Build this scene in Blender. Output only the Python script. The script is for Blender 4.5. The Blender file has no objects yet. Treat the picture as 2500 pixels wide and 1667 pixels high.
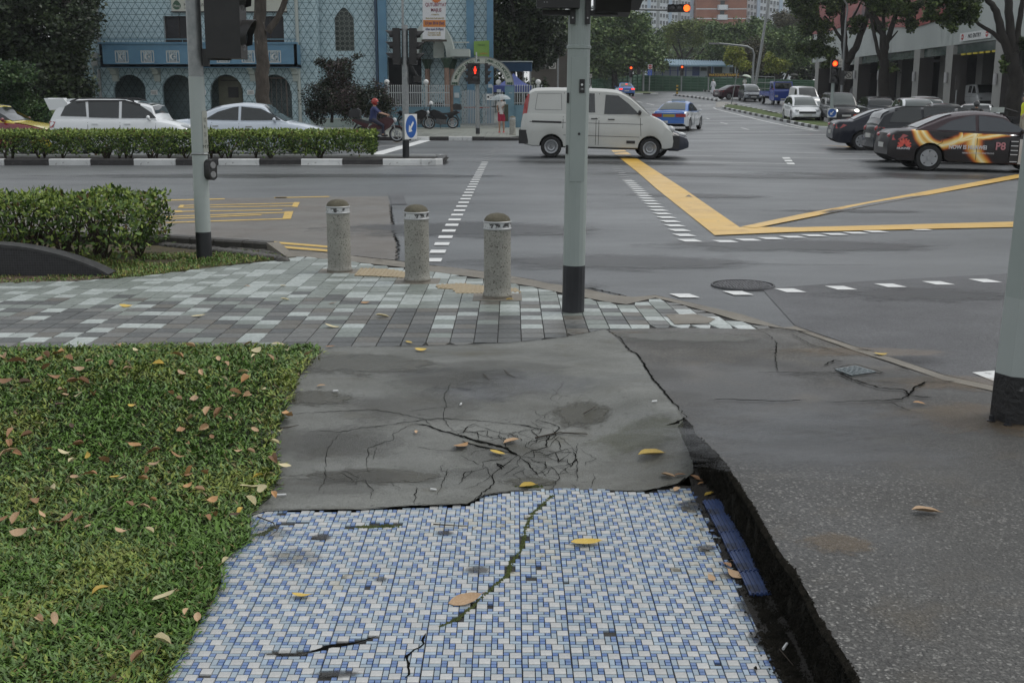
import bpy, bmesh, math, random
import numpy as np
from mathutils import Vector, Matrix, noise
R=math.radians; PI=math.pi
random.seed(7); rng=np.random.default_rng(7)
S=bpy.context.scene; COL=S.collection
# ---------------- camera, light, exposure ----------------
CAMZ=1.57; PITCH=R(11.96); FPX=2778.0
cd=bpy.data.cameras.new('camera'); cam=bpy.data.objects.new('camera',cd); COL.objects.link(cam)
cam.location=(0,0,CAMZ); cam.rotation_euler=(PI/2-PITCH,0,0); cd.sensor_width=36; cd.lens=40
cd.clip_start=.05; cd.clip_end=3000; S.camera=cam
S.render.resolution_x=1024; S.render.resolution_y=682
wd=bpy.data.worlds.new('World'); S.world=wd; wd.use_nodes=True
nt=wd.node_tree; nt.nodes.clear()
wo=nt.nodes.new('ShaderNodeOutputWorld'); bg=nt.nodes.new('ShaderNodeBackground'); sk=nt.nodes.new('ShaderNodeTexSky')
sk.sky_type='NISHITA'; sk.sun_disc=False; sk.sun_elevation=R(58); sk.sun_rotation=R(70); sk.dust_density=1.5; sk.air_density=1
hs=nt.nodes.new('ShaderNodeHueSaturation'); hs.inputs['Saturation'].default_value=.22   # overcast: the blue mostly gone
nt.links.new(sk.outputs[0],hs.inputs['Color']); mx=nt.nodes.new('ShaderNodeMix'); mx.data_type='RGBA'; mx.inputs[0].default_value=.55; mx.inputs[7].default_value=(5.0,5.25,5.45,1)   # even cloud cover over the clear sky
nt.links.new(hs.outputs[0],mx.inputs[6]); nt.links.new(mx.outputs[2],bg.inputs['Color']); nt.links.new(bg.outputs[0],wo.inputs[0])
bg.inputs['Strength'].default_value=.11
sl=bpy.data.lights.new('sun','SUN'); sl.energy=.8; sl.angle=R(25); sl.color=(1,.96,.9)
so=bpy.data.objects.new('sun',sl); COL.objects.link(so); so.rotation_euler=(R(32),0,R(-70+180)); 
S.view_settings.view_transform='Standard'; S.view_settings.look='None'; S.view_settings.gamma=1
S.view_settings.use_curve_mapping=False; S.view_settings.exposure=0.52
# ---------------- helpers ----------------
ZW=dict(A=(0,0,3.92),B=(450,0,3.92),C=(900,0,4.1275),D=(1220,0,3.92),E=(1540,0,4.61),F=(1920,0,3.564),
 K=(0,380,3.1357),L=(600,360,3.1357),M=(1250,340,3.0157),N=(1850,400,2.4123),O=(0,820,1.851),Q=(650,820,2.24),
 T=(400,1180,2.6133),U=(1200,1000,2.351),V=(1700,180,9.046),X=(2000,0,4.704))
def q(k,x,y): a,b,s=ZW[k]; return (a+x/s,b+y/s)
def ss(a,b,x):
    t=min(1,max(0,(x-a)/(b-a))); return t*t*(3-2*t)
def rise(x,y):
    d=min(y,172)-54
    c=-.019*max(0,x-1.5)*ss(11,25,y)*(1-ss(36,52,y)) if 1.5<x<40 else 0   # the junction falls gently to the right
    return c+(0 if d<0 else (.03*d*d/40 if d<20 else .03*(d-10)))
def hp(x,y):   # sunken footpath, ramped up to pavement level
    return -.12+.18*ss(4.75,6.45-1.0*ss(.30,.85,x),y)-.035*ss(.5,2.4,x)*ss(6,8,y)-.03*ss(8.6,11,y)
def hs_(x,y):  # raised slab and pavement
    return .06-.035*ss(.5,2.4,x)*ss(6,8,y)-.03*ss(8.6,11,y)
def rd(x,y): return rise(x,y)
def rayd(px,py):
    X=(px-1250)/FPX; U=(833.5-py)/FPX; c,s=math.cos(PITCH),math.sin(PITCH)
    return Vector((X,c+U*s,-s+U*c))
def G(p,h=rd):
    d=rayd(*p); f=lambda t:CAMZ+d.z*t-h(d.x*t,d.y*t)   # march out to the first crossing, then bisect
    t0=1.5; t1=t0
    while t1<600:
        t1=t0*1.06+.2
        if f(t1)<0: break
        t0=t1
    for _ in range(30):
        m=(t0+t1)/2
        if f(m)<0: t1=m
        else: t0=m
    t=(t0+t1)/2
    return Vector((d.x*t,d.y*t,h(d.x*t,d.y*t)))
def at(px,py,Y):
    d=rayd(px,py); t=Y/d.y; return Vector((d.x*t,Y,CAMZ+d.z*t))
def GQ(k,x,y,h=rd): return G(q(k,x,y),h)
class MB:
    def __init__(s): s.v=[]; s.f=[]; s.m=[]; s.c=0
    def add(s,vs,fs,m=0):
        o=len(s.v); s.v+= [tuple(v) for v in vs]; s.f+=[tuple(i+o for i in f) for f in fs]; s.m+=[m]*len(fs); return s
    def box(s,x0,x1,y0,y1,z0,z1,m=0):
        return s.add([(x0,y0,z0),(x1,y0,z0),(x1,y1,z0),(x0,y1,z0),(x0,y0,z1),(x1,y0,z1),(x1,y1,z1),(x0,y1,z1)],
          [(0,3,2,1),(4,5,6,7),(0,1,5,4),(1,2,6,5),(2,3,7,6),(3,0,4,7)],m)
    def obox(s,c,dx,dy,dz,rz=0,m=0):
        c=Vector(c); a=Vector((math.cos(rz),math.sin(rz),0))*dx/2; b=Vector((-math.sin(rz),math.cos(rz),0))*dy/2; u=Vector((0,0,dz/2))
        vs=[c+i*a+j*b+k*u for k in (-1,1) for i,j in ((-1,-1),(1,-1),(1,1),(-1,1))]
        return s.add(vs,[(0,3,2,1),(4,5,6,7),(0,1,5,4),(1,2,6,5),(2,3,7,6),(3,0,4,7)],m)
    def prism(s,poly,fn0,fn1,m=0):   # poly 2d -> fn(x,y)->3d
        n=len(poly); s.add([fn0(*p) for p in poly]+[fn1(*p) for p in poly],
          [tuple(range(n))[::-1],tuple(range(n,2*n))]+[(i,(i+1)%n,n+(i+1)%n,n+i) for i in range(n)],m); return s
    def slabxz(s,poly,y0,y1,m=0): return s.prism(poly,lambda a,b:(a,y0,b),lambda a,b:(a,y1,b),m)
    def slabxy(s,poly,z0,z1,m=0): return s.prism(poly,lambda a,b:(a,b,z0),lambda a,b:(a,b,z1),m)
    def slabyz(s,poly,x0,x1,m=0): return s.prism(poly,lambda a,b:(x0,a,b),lambda a,b:(x1,a,b),m)
    def tube(s,pts,rs,n=8,m=0,cap=True):
        pts=[Vector(p) for p in pts]
        if not hasattr(rs,'__len__'): rs=[rs]*len(pts)
        vs=[];fs=[]; up=None
        for i,p in enumerate(pts):
            d=(pts[min(i+1,len(pts)-1)]-pts[max(i-1,0)])
            d=d.normalized() if d.length>1e-9 else Vector((0,0,1))
            if up is None: up=Vector((0,0,1)) if abs(d.z)<.9 else Vector((1,0,0))
            a=d.cross(up)
            if a.length<1e-6: a=d.cross(Vector((.3,1,.2)))
            a.normalize(); b=a.cross(d); up=b
            for k in range(n):
                t=2*PI*k/n; vs.append(p+(a*math.cos(t)+b*math.sin(t))*rs[i])
        for i in range(len(pts)-1):
            for k in range(n): fs.append((i*n+k,i*n+(k+1)%n,(i+1)*n+(k+1)%n,(i+1)*n+k))
        if cap: fs.append(tuple(range(n))[::-1]); fs.append(tuple(range((len(pts)-1)*n,len(pts)*n)))
        return s.add(vs,fs,m)
    def lathe(s,prof,n=16,c=(0,0,0),axis='z',m=0):
        vs=[];fs=[]
        for r,z in prof:
            for k in range(n):
                t=2*PI*k/n; a,b=r*math.cos(t),r*math.sin(t)
                v=(a,b,z) if axis=='z' else ((a,z,b) if axis=='y' else (z,a,b))
                vs.append((v[0]+c[0],v[1]+c[1],v[2]+c[2]))
        for i in range(len(prof)-1):
            for k in range(n): fs.append((i*n+k,i*n+(k+1)%n,(i+1)*n+(k+1)%n,(i+1)*n+k))
        return s.add(vs,fs,m)
    def ell(s,c,rx,ry,rz,n=12,m=0):
        vs=[];fs=[]; k=n//2
        for i in range(k+1):
            a=PI*i/k
            for j in range(n):
                t=2*PI*j/n; vs.append((c[0]+rx*math.sin(a)*math.cos(t),c[1]+ry*math.sin(a)*math.sin(t),c[2]+rz*math.cos(a)))
        for i in range(k):
            for j in range(n): fs.append((i*n+j,(i+1)*n+j,(i+1)*n+(j+1)%n,i*n+(j+1)%n))
        return s.add(vs,fs,m)
    def mesh(s,name,mats,smooth=None,weld=False):
        me=bpy.data.meshes.new(name); me.from_pydata(s.v,[],s.f)
        for m in (mats if isinstance(mats,(list,tuple)) else [mats]): me.materials.append(m)
        if any(s.m): me.polygons.foreach_set('material_index',s.m)
        bm=bmesh.new(); bm.from_mesh(me)
        if weld: bmesh.ops.remove_doubles(bm,verts=bm.verts,dist=1e-4)
        bmesh.ops.recalc_face_normals(bm,faces=bm.faces)
        if smooth is not None:
            for f in bm.faces: f.smooth=True
            for e in bm.edges:
                if len(e.link_faces)==2 and e.calc_face_angle(0)>R(smooth): e.smooth=False
        bm.to_mesh(me); bm.free(); me.update(); return me
    def build(s,name,mats,parent=None,smooth=None,weld=False,kind=None,label=None):
        return link(name,s.mesh(name,mats,smooth,weld),parent,kind,label)
def link(name,me,parent=None,kind=None,label=None):
    o=bpy.data.objects.new(name,me); COL.objects.link(o)
    if parent: o.parent=parent
    if kind: o['kind']=kind
    if label: o['label']=label
    return o
def thing(name,label,cat,loc=(0,0,0),rz=0,group=None):
    o=bpy.data.objects.new(name,None); COL.objects.link(o); o.empty_display_size=.2
    o.location=loc; o.rotation_euler=(0,0,rz); o['label']=label; o['category']=cat
    if group: o['group']=group
    return o
def tag(o,label,cat,group=None):
    o['label']=label; o['category']=cat
    if group: o['group']=group
    return o
def struct(name):
    o=bpy.data.objects.new(name,None); COL.objects.link(o); o['kind']='structure'; return o
def copytree(o,parent=None):
    c=o.copy(); COL.objects.link(c); c.parent=parent
    for ch in list(o.children): copytree(ch,c)
    return c
def dup(o,loc,rz=None,label=None,group=None,scale=None):
    c=copytree(o); c.location=loc
    if rz is not None: c.rotation_euler=(0,0,rz)
    if label: c['label']=label
    if group: c['group']=group
    if scale: c.scale=(scale,)*3
    return c
def nmesh(name,V,F,mat,parent=None,kind=None,smooth=False):   # numpy: V (n,3), F (m,4) or (m,3)
    me=bpy.data.meshes.new(name); n,m,k=len(V),len(F),F.shape[1]
    me.vertices.add(n); me.vertices.foreach_set('co',V.astype(np.float32).ravel())
    me.loops.add(m*k); me.loops.foreach_set('vertex_index',F.astype(np.int32).ravel())
    me.polygons.add(m); me.polygons.foreach_set('loop_start',np.arange(m,dtype=np.int32)*k)
    for mt in (mat if isinstance(mat,list) else [mat]): me.materials.append(mt)
    if smooth: me.polygons.foreach_set('use_smooth',np.ones(m,bool))
    me.update(calc_edges=True); return link(name,me,parent,kind)
# ---------------- materials ----------------
def lin(c): return tuple(c)+(1,)
MATS={}
def M(name,c1,c2=None,scale=4,rough=.6,rough2=None,bump=0,bscale=60,metal=0,coat=0,emis=0,spots=None,rand=None,fine=None,trans=0,spec=None,detail=5,stretch=None,alpha=None):
    if name in MATS: return MATS[name]
    m=bpy.data.materials.new(name); MATS[name]=m; m.use_nodes=True; N=m.node_tree.nodes; L=m.node_tree.links; b=N['Principled BSDF']
    b.inputs['Roughness'].default_value=rough; b.inputs['Metallic'].default_value=metal; b.inputs['Coat Weight'].default_value=coat
    if spec is not None: b.inputs['Specular IOR Level'].default_value=spec
    if coat: b.inputs['Coat Roughness'].default_value=.06
    if trans: b.inputs['Transmission Weight'].default_value=trans
    if emis: b.inputs['Emission Color'].default_value=lin(c1); b.inputs['Emission Strength'].default_value=emis
    tc=N.new('ShaderNodeTexCoord'); vec=tc.outputs['Object']
    if stretch:
        mp=N.new('ShaderNodeMapping'); mp.inputs['Scale'].default_value=stretch; L.new(vec,mp.inputs[0]); vec=mp.outputs[0]
    col=None
    def noise_(sc,dt=detail):
        n=N.new('ShaderNodeTexNoise'); n.inputs['Scale'].default_value=sc; n.inputs['Detail'].default_value=dt; n.inputs['Roughness'].default_value=.62; L.new(vec,n.inputs['Vector']); return n.outputs[0]
    def ramp(x,a,b_,ca,cb):
        r=N.new('ShaderNodeValToRGB'); e=r.color_ramp.elements; e[0].position=a; e[0].color=ca; e[1].position=b_; e[1].color=cb; L.new(x,r.inputs[0]); return r.outputs[0]
    def mix(f,a,b_,bt='MIX'):
        x=N.new('ShaderNodeMix'); x.data_type='RGBA'; x.blend_type=bt
        if isinstance(f,float): x.inputs[0].default_value=f
        else: L.new(f,x.inputs[0])
        for i,c in ((6,a),(7,b_)):
            if isinstance(c,tuple): x.inputs[i].default_value=c
            else: L.new(c,x.inputs[i])
        return x.outputs[2]
    if c2:
        nz=noise_(scale); col=ramp(nz,.35,.65,lin(c1),lin(c2))
        if rough2 is not None: L.new(ramp(noise_(scale*.7),.38,.62,(rough,)*3+(1,),(rough2,)*3+(1,)),b.inputs['Roughness'])
    else: col=lin(c1)
    if fine:  # (scale, dark mult, light mult)
        col=mix(1.0,col,ramp(noise_(fine[0],2),.4,.6,(fine[1],)*3+(1,),(fine[2],)*3+(1,)),'MULTIPLY')
    if spots: # list of (colour, scale, lo, hi)
        for c,sc,lo,hi in spots: col=mix(ramp(noise_(sc),lo,hi,(0,0,0,1),(1,1,1,1)),col,lin(c))
    if rand:
        oi=N.new('ShaderNodeObjectInfo'); col=mix(1.0,col,ramp(oi.outputs['Random'],0,1,(rand[0],)*3+(1,),(rand[1],)*3+(1,)),'MULTIPLY')
    if isinstance(col,tuple): b.inputs['Base Color'].default_value=col
    else: L.new(col,b.inputs['Base Color'])
    if bump:
        bp=N.new('ShaderNodeBump'); bp.inputs['Strength'].default_value=bump; bp.inputs['Distance'].default_value=.02
        L.new(noise_(bscale,4),bp.inputs['Height']); L.new(bp.outputs[0],b.inputs['Normal'])
    if alpha is not None: b.inputs['Alpha'].default_value=alpha
    return m
def sheet(name,poly,hf,step,mat,parent=None,kind='structure',extra=0,off=0.0,holes=None):
    bm=bmesh.new(); vs=[bm.verts.new((p[0],p[1],0)) for p in poly]; bm.faces.new(vs)
    xs=[p[0] for p in poly]; ys=[p[1] for p in poly]
    bmesh.ops.triangulate(bm,faces=bm.faces[:])
    def cut(co,no): bmesh.ops.bisect_plane(bm,geom=bm.verts[:]+bm.edges[:]+bm.faces[:],plane_co=co,plane_no=no,dist=1e-5)
    sx=step if not isinstance(step,tuple) else step[0]; sy=step if not isinstance(step,tuple) else step[1]
    y=min(ys)+sy
    while y<max(ys): cut((0,y,0),(0,1,0)); y+=sy
    x=min(xs)+sx
    while x<max(xs): cut((x,0,0),(1,0,0)); x+=sx
    for v in bm.verts: v.co.z=hf(v.co.x,v.co.y)+off
    bmesh.ops.recalc_face_normals(bm,faces=bm.faces)
    if sum(f.normal.z for f in bm.faces)<0: bmesh.ops.reverse_faces(bm,faces=bm.faces)
    for f in bm.faces: f.smooth=True
    me=bpy.data.meshes.new(name); bm.to_mesh(me); bm.free(); me.materials.append(mat)
    return link(name,me,parent,kind if not parent else None)
def inpoly(x,y,P):
    c=False; n=len(P); j=n-1
    for i in range(n):
        xi,yi=P[i][0],P[i][1]; xj,yj=P[j][0],P[j][1]
        if (yi>y)!=(yj>y) and x<(xj-xi)*(y-yi)/(yj-yi)+xi: c=not c
        j=i
    return c
def text(s,size,mat,parent,name='lettering',M4=None,extr=.002,align='CENTER',sx=1,bold=0,label=None):
    cu=bpy.data.curves.new(name,'FONT'); cu.body=s; cu.size=size; cu.extrude=extr; cu.align_x=align; cu.align_y='CENTER'; cu.offset=bold; cu.resolution_u=3
    t=bpy.data.objects.new('tmp',cu); COL.objects.link(t)
    dg=bpy.context.evaluated_depsgraph_get(); me=bpy.data.meshes.new_from_object(t.evaluated_get(dg)); me.materials.clear(); me.materials.append(mat)
    bpy.data.objects.remove(t); bpy.data.curves.remove(cu)
    if sx!=1: me.transform(Matrix.Diagonal((sx,1,1,1)))
    if M4 is not None: me.transform(M4)
    me.name=name; return link(name,me,parent,label=label)
def TM(loc,rx=0,ry=0,rz=0): return Matrix.Translation(loc)@Matrix.Rotation(rz,4,'Z')@Matrix.Rotation(ry,4,'Y')@Matrix.Rotation(rx,4,'X')
def remesh(mb,vox,name,mat,parent,smooth=2):
    me=mb.mesh('tmp',mat); o=bpy.data.objects.new('tmp',me); COL.objects.link(o)
    r=o.modifiers.new('r','REMESH'); r.mode='VOXEL'; r.voxel_size=vox
    if smooth: s_=o.modifiers.new('s','SMOOTH'); s_.iterations=smooth; s_.factor=.5
    dg=bpy.context.evaluated_depsgraph_get(); m2=bpy.data.meshes.new_from_object(o.evaluated_get(dg)); bpy.data.objects.remove(o)
    m2.polygons.foreach_set('use_smooth',np.ones(len(m2.polygons),bool))
    m2.materials.clear(); m2.materials.append(mat); m2.name=name; return link(name,m2,parent)
# ---------------- ground materials ----------------
m_asph=M('asphalt',(.066,.070,.073),(.118,.124,.128),scale=.5,rough=.30,rough2=.46,bump=.25,bscale=170,fine=(130,.62,1.38),spots=[((.05,.052,.053),.8,.58,.72),((.045,.042,.036),3.1,.68,.74)],stretch=(.45,1,1))
m_asphd=M('asphalt_dark',(.055,.056,.06),(.078,.08,.084),scale=1.2,rough=.45,rough2=.6,bump=.35,bscale=150,fine=(120,.55,1.5))
m_bay=M('bay_concrete',(.105,.092,.078),(.135,.120,.103),scale=1.4,rough=.35,rough2=.55,bump=.15,bscale=120,fine=(120,.85,1.15))
m_conc=M('wet_concrete',(.108,.111,.099),(.175,.179,.164),scale=1.6,rough=.32,rough2=.62,bump=.4,bscale=110,fine=(150,.74,1.22),
   spots=[((.062,.060,.048),.9,.54,.74),((.08,.075,.052),2.6,.56,.76),((.05,.05,.045),26,.62,.70),((.20,.20,.19),60,.66,.72)],stretch=(1,1.8,1))
m_kerbc=M('kerb_concrete',(.15,.135,.11),(.21,.19,.155),scale=3,rough=.5,rough2=.7,bump=.3,bscale=80,fine=(150,.8,1.15),spots=[((.07,.062,.045),2.5,.6,.72)])
m_white=M('white_paint',(.62,.63,.62),(.72,.73,.72),scale=6,rough=.5,spots=[((.25,.25,.25),11,.60,.70)])
m_yell=M('yellow_paint',(.60,.36,.055),(.72,.45,.09),scale=1.2,rough=.4,rough2=.3,spots=[((.45,.24,.02),1.6,.58,.68),((.22,.17,.09),9,.64,.70)])
m_yell2=M('worn_yellow_paint',(.50,.32,.06),(.62,.42,.09),scale=5,rough=.5,spots=[((.12,.10,.08),9,.58,.68)])
m_black=M('black_dirt',(.008,.008,.006),(.022,.020,.016),scale=30,rough=.95,bump=.6,bscale=90,spec=.1)
m_soil=M('soil',(.012,.011,.009),(.026,.022,.018),scale=9,rough=.9,bump=.8,bscale=60)
m_grout=M('grout',(.018,.018,.018),(.04,.038,.033),scale=12,rough=.8,bump=.3,bscale=100)
m_crack=M('crack',(.008,.008,.007),rough=1,spec=0)
m_moss=M('moss',(.07,.095,.022),(.13,.155,.045),scale=20,rough=.9,bump=.9,bscale=150)
m_tw=M('tile_white',(.42,.43,.43),(.52,.52,.505),scale=9,rough=.25,rough2=.4,spots=[((.33,.31,.25),5,.62,.74)],rand=(.88,1.05),fine=(140,.95,1.03))
m_tl=M('tile_pale_blue',(.28,.35,.41),(.35,.42,.475),scale=11,rough=.22,rough2=.36,rand=(.86,1.06),spots=[((.24,.26,.25),5,.66,.76)])
m_tb=M('tile_blue',(.125,.205,.40),(.175,.265,.48),scale=17,rough=.2,rough2=.35,rand=(.8,1.1))
m_rib=M('tile_ribbed_blue',(.022,.045,.13),(.042,.075,.19),scale=14,rough=.3,rough2=.5,spots=[((.015,.016,.02),9,.55,.66)])
SL=[M('slate_%s'%n,a,b,scale=11,rough=.3,rough2=.55,bump=.25,bscale=45,rand=(.88,1.12),fine=(38,.84,1.16),stretch=(1,2.2,1)) for n,a,b in
  (('dark',(.060,.064,.062),(.088,.092,.09)),('mid',(.110,.112,.106),(.145,.145,.137)),('brown',(.098,.092,.078),(.13,.122,.105)),
   ('pale',(.32,.36,.34),(.42,.455,.44)),('green',(.17,.195,.175),(.225,.25,.23)),('white',(.40,.435,.43),(.50,.53,.52)))]
m_tac=M('tactile_beige',(.30,.235,.14),(.36,.29,.18),scale=8,rough=.6,bump=.2)
def aggregate():
    m=bpy.data.materials.new('worn_aggregate'); m.use_nodes=True; N=m.node_tree.nodes; L=m.node_tree.links; b=N['Principled BSDF']
    tc=N.new('ShaderNodeTexCoord'); V=tc.outputs['Object']
    def nz(s,d=5):
        n=N.new('ShaderNodeTexNoise'); n.inputs['Scale'].default_value=s; n.inputs['Detail'].default_value=d; L.new(V,n.inputs['Vector']); return n.outputs[0]
    def rp(x,a,c,b_,d):
        r=N.new('ShaderNodeValToRGB'); e=r.color_ramp.elements; e[0].position=a; e[0].color=c; e[1].position=b_; e[1].color=d; L.new(x,r.inputs[0]); return r.outputs[0]
    def mx(f,a,b_):
        x=N.new('ShaderNodeMix'); x.data_type='RGBA'; L.new(f,x.inputs[0]); 
        for i,c in ((6,a),(7,b_)):
            if isinstance(c,tuple): x.inputs[i].default_value=c
            else: L.new(c,x.inputs[i])
        return x.outputs[2]
    vo=N.new('ShaderNodeTexVoronoi'); vo.inputs['Scale'].default_value=70; vo.inputs['Randomness'].default_value=1
    nd=N.new('ShaderNodeVectorMath'); nd.operation='ADD'; n3=N.new('ShaderNodeTexNoise'); n3.inputs['Scale'].default_value=60; L.new(V,n3.inputs['Vector'])
    sc=N.new('ShaderNodeVectorMath'); sc.operation='SCALE'; sc.inputs[3].default_value=.02; L.new(n3.outputs['Color'],sc.inputs[0]); L.new(V,nd.inputs[0]); L.new(sc.outputs[0],nd.inputs[1]); L.new(nd.outputs[0],vo.inputs['Vector'])
    base=mx(rp(nz(90,4),.42,(0,0,0,1),.6,(1,1,1,1)),rp(nz(1.6),.35,(.022,.021,.019,1),.65,(.048,.046,.043,1)),rp(nz(1.1),.35,(.044,.043,.039,1),.65,(.082,.080,.074,1)))
    stone=rp(vo.outputs['Color'],.3,(.045,.045,.042,1),.85,(.23,.225,.21,1))
    smask=rp(vo.outputs['Distance'],.28,(1,1,1,1),.5,(0,0,0,1))
    sep=N.new('ShaderNodeSeparateXYZ'); L.new(V,sep.inputs[0])
    # surface skin worn away nearer the viewer: shape of the wear is in the slab itself
    ad=N.new('ShaderNodeMath'); ad.operation='ADD'; n5=nz(1.1,3); mu=N.new('ShaderNodeMath'); mu.operation='MULTIPLY'; mu.inputs[1].default_value=2.4; L.new(n5,mu.inputs[0]); L.new(mu.outputs[0],ad.inputs[0]); L.new(sep.outputs[1],ad.inputs[1])
    wear=rp(N.new('ShaderNodeMapRange').outputs[0],0,(1,1,1,1),1,(.12,.12,.12,1)); mr=[n for n in N if n.bl_idname=='ShaderNodeMapRange'][0]
    mr.inputs['From Min'].default_value=5.4; mr.inputs['From Max'].default_value=6.1; L.new(ad.outputs[0],mr.inputs['Value'])
    ml=N.new('ShaderNodeMath'); ml.operation='MULTIPLY'; L.new(smask,ml.inputs[0]); L.new(wear,ml.inputs[1])
    c=mx(ml.outputs[0],base,stone)
    # darker gritty patch at the far corner and rusty stains
    c=mx(rp(nz(2.3),.56,(0,0,0,1),.74,(.8,.8,.8,1)),c,(.085,.07,.048,1)); c=mx(rp(nz(.9,6),.5,(0,0,0,1),.7,(.7,.7,.7,1)),c,(.055,.054,.05,1))
    mr2=N.new('ShaderNodeMapRange'); mr2.inputs['From Min'].default_value=6.45; mr2.inputs['From Max'].default_value=6.75
    a2=N.new('ShaderNodeMath'); a2.operation='ADD'; L.new(sep.outputs[1],a2.inputs[0]); L.new(nz(5,4),a2.inputs[1]); a2.inputs[1].default_value=0; 
    s5=N.new('ShaderNodeMath'); s5.operation='SUBTRACT'; s5.inputs[1].default_value=.5; L.new(a2.outputs[0],s5.inputs[0]); L.new(s5.outputs[0],mr2.inputs['Value'])
    gr=mx(rp(nz(70,3),.4,(0,0,0,1),.62,(1,1,1,1)),(.035,.032,.026,1),(.105,.098,.082,1))
    c=mx(mr2.outputs[0],c,gr)
    fg=N.new('ShaderNodeMix'); fg.data_type='RGBA'; fg.blend_type='MULTIPLY'; fg.inputs[0].default_value=1; L.new(c,fg.inputs[6]); L.new(rp(nz(170,3),.36,(.55,.55,.55,1),.64,(1.35,1.35,1.35,1)),fg.inputs[7]); c=fg.outputs[2]
    L.new(c,b.inputs['Base Color'])
    L.new(rp(nz(1.3),.4,(.38,.38,.38,1),.6,(.62,.62,.62,1)),b.inputs['Roughness'])
    bp=N.new('ShaderNodeBump'); bp.inputs['Strength'].default_value=.5; bp.inputs['Distance'].default_value=.006; L.new(ml.outputs[0],bp.inputs['Height'])
    b2=N.new('ShaderNodeBump'); b2.inputs['Strength'].default_value=.25; b2.inputs['Distance'].default_value=.01; L.new(nz(120,3),b2.inputs['Height']); L.new(bp.outputs[0],b2.inputs['Normal']); L.new(b2.outputs[0],b.inputs['Normal'])
    return m
m_slab=aggregate()
def wall_xy(pts,h=hp): return [ (lambda g:(g.x,g.y))(G(p,h)) for p in pts]
# ---------------- terrain and road ----------------
m_earth=M('far_ground',(.03,.04,.018),(.06,.065,.03),scale=.2,rough=.9)
gp=[(-1400,-200),(1400,-200),(1400,2600),(-1400,2600)]
sheet('ground',gp,lambda x,y:rise(x,y)-.45,(200,12.5),m_earth)
kr=[(-300,548),(0,562),(405,574),(520,583),(657,590),(708,612),(791,618),(858,626),(960,637.5),(1050,648.6),(1183.6,664.6),(1300,683.7),(1333,693),(1373,698),(1436,708),(1492,721),(1545,727),(1600,722),(1698,743),(1814,771),(1913,801),(1941,798),(2086,848),(2182,877),(2306,918),(2418,943),(2600,1006)]
KR=[G(p,lambda x,y:0) for p in kr]; KR=[(v.x,v.y) for v in KR]
roadpoly=[(-160,KR[0][1]+.6)]+KR+[(5.2,3.6),(14,-6),(160,-60),(160,262),(-160,262)]
sheet('road',roadpoly,rd,(2.5,2),m_asph)
bay=wall_xy([(-300,497),(395,487),(670,483),(947.6,479.6),(954,510),(960,545),(963.6,564),(968,600),(972,632),(960,636.5),(858,625),(791,617),(708,611),(657,589),(520,582),(405,573),(0,561),(-300,547)],lambda x,y:0)
sheet('bus_bay',bay,lambda x,y:.004,.8,m_bay)
sheet('road_patch',wall_xy([(948,478),(985,477),(993,500),(956,500)],rd),lambda x,y:.008,.5,m_asphd)
sheet('road_patch',wall_xy([(1860,706),(2100,688),(2480,668),(2900,640),(2900,1100),(2600,1004),(2418,941),(2306,916),(2182,875),(2086,846),(1941,796)],rd),lambda x,y:.004,.5,m_asphd)
# ---------------- paved surfaces round the corner ----------------
lawn_pts=[(-700,866),(0,858),(110,855),(319,849),(600,851),(760,849),(788,862),(739,905),(726,949),(695,1016),(677,1057),(672,1124),(684,1160),(659,1222),(614,1257),(608,1325),(580,1348),(553,1371),(541,1398),(541,1433),(526,1467),(499,1505),(461,1578),(427,1635),(400,1690),(330,1800),(200,2100),(-2200,2100)]
LAWN=wall_xy(lawn_pts)
conc_pts=[(745,846),(778,848),(951,849.5),(1104,845),(1241,840),(1316,834),(1376,826),(1479,807.5),(1510,832),(1535,860),(1556,869),(1592,927),(1645,990),(1677,1025),(1655,1045),(1663,1070),(1690,1124),(1693,1157),(1659,1183),(1566,1204),(1370,1200),(1251,1204),(1186,1213),(1141,1235),(1000,1240),(882,1249),(760,1249),(650,1252),(600,1268),(590,1220),(640,1110),(660,1010),(700,930)]
CONC=wall_xy(conc_pts)
sheet('concrete_patch',CONC,hp,.045,m_conc,off=.010)
# slab with its broken, dirty edge
edge_pts=[(1677,1025),(1690,1040),(1702,1064),(1736,1094),(1766,1123),(1804,1183),(1851,1255),(1898,1340),(1944,1404),(1987,1481),(2021,1540),(2068,1612),(2102,1667),(2190,1830),(2330,2100)]
EDGE=[]
ep=wall_xy(edge_pts,hs_)
for i in range(len(ep)-1):
    a,b=ep[i],ep[i+1]; n=max(2,int(math.dist(a,b)/.03))
    for k in range(n):
        t=k/n; x=a[0]+(b[0]-a[0])*t; y=a[1]+(b[1]-a[1])*t
        w=.006*noise.noise((x*5,y*5,0))+.003*noise.noise((x*30,y*30,3)); EDGE.append((x+w,y))
seamp=wall_xy([(1479,807.5),(1510,832),(1535,860),(1556,869),(1592,927),(1645,990),(1677,1025)],hs_)
backp=wall_xy([(1479,807),(1515,804),(1648,801),(1770,802),(1847,803),(1895,801),(1941,806),(2086,856),(2182,885),(2306,926),(2418,951),(2600,1014)],hs_)
EDGE=[p for p in EDGE if p[1]>1.7]
SLAB=backp+[(5.2,3.6),(6.94,1.7),(EDGE[-1][0],1.7)]+EDGE[::-1]+seamp[::-1][1:-1]
sheet('concrete_slab',SLAB,hs_,.3,m_slab,off=.002)
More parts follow.
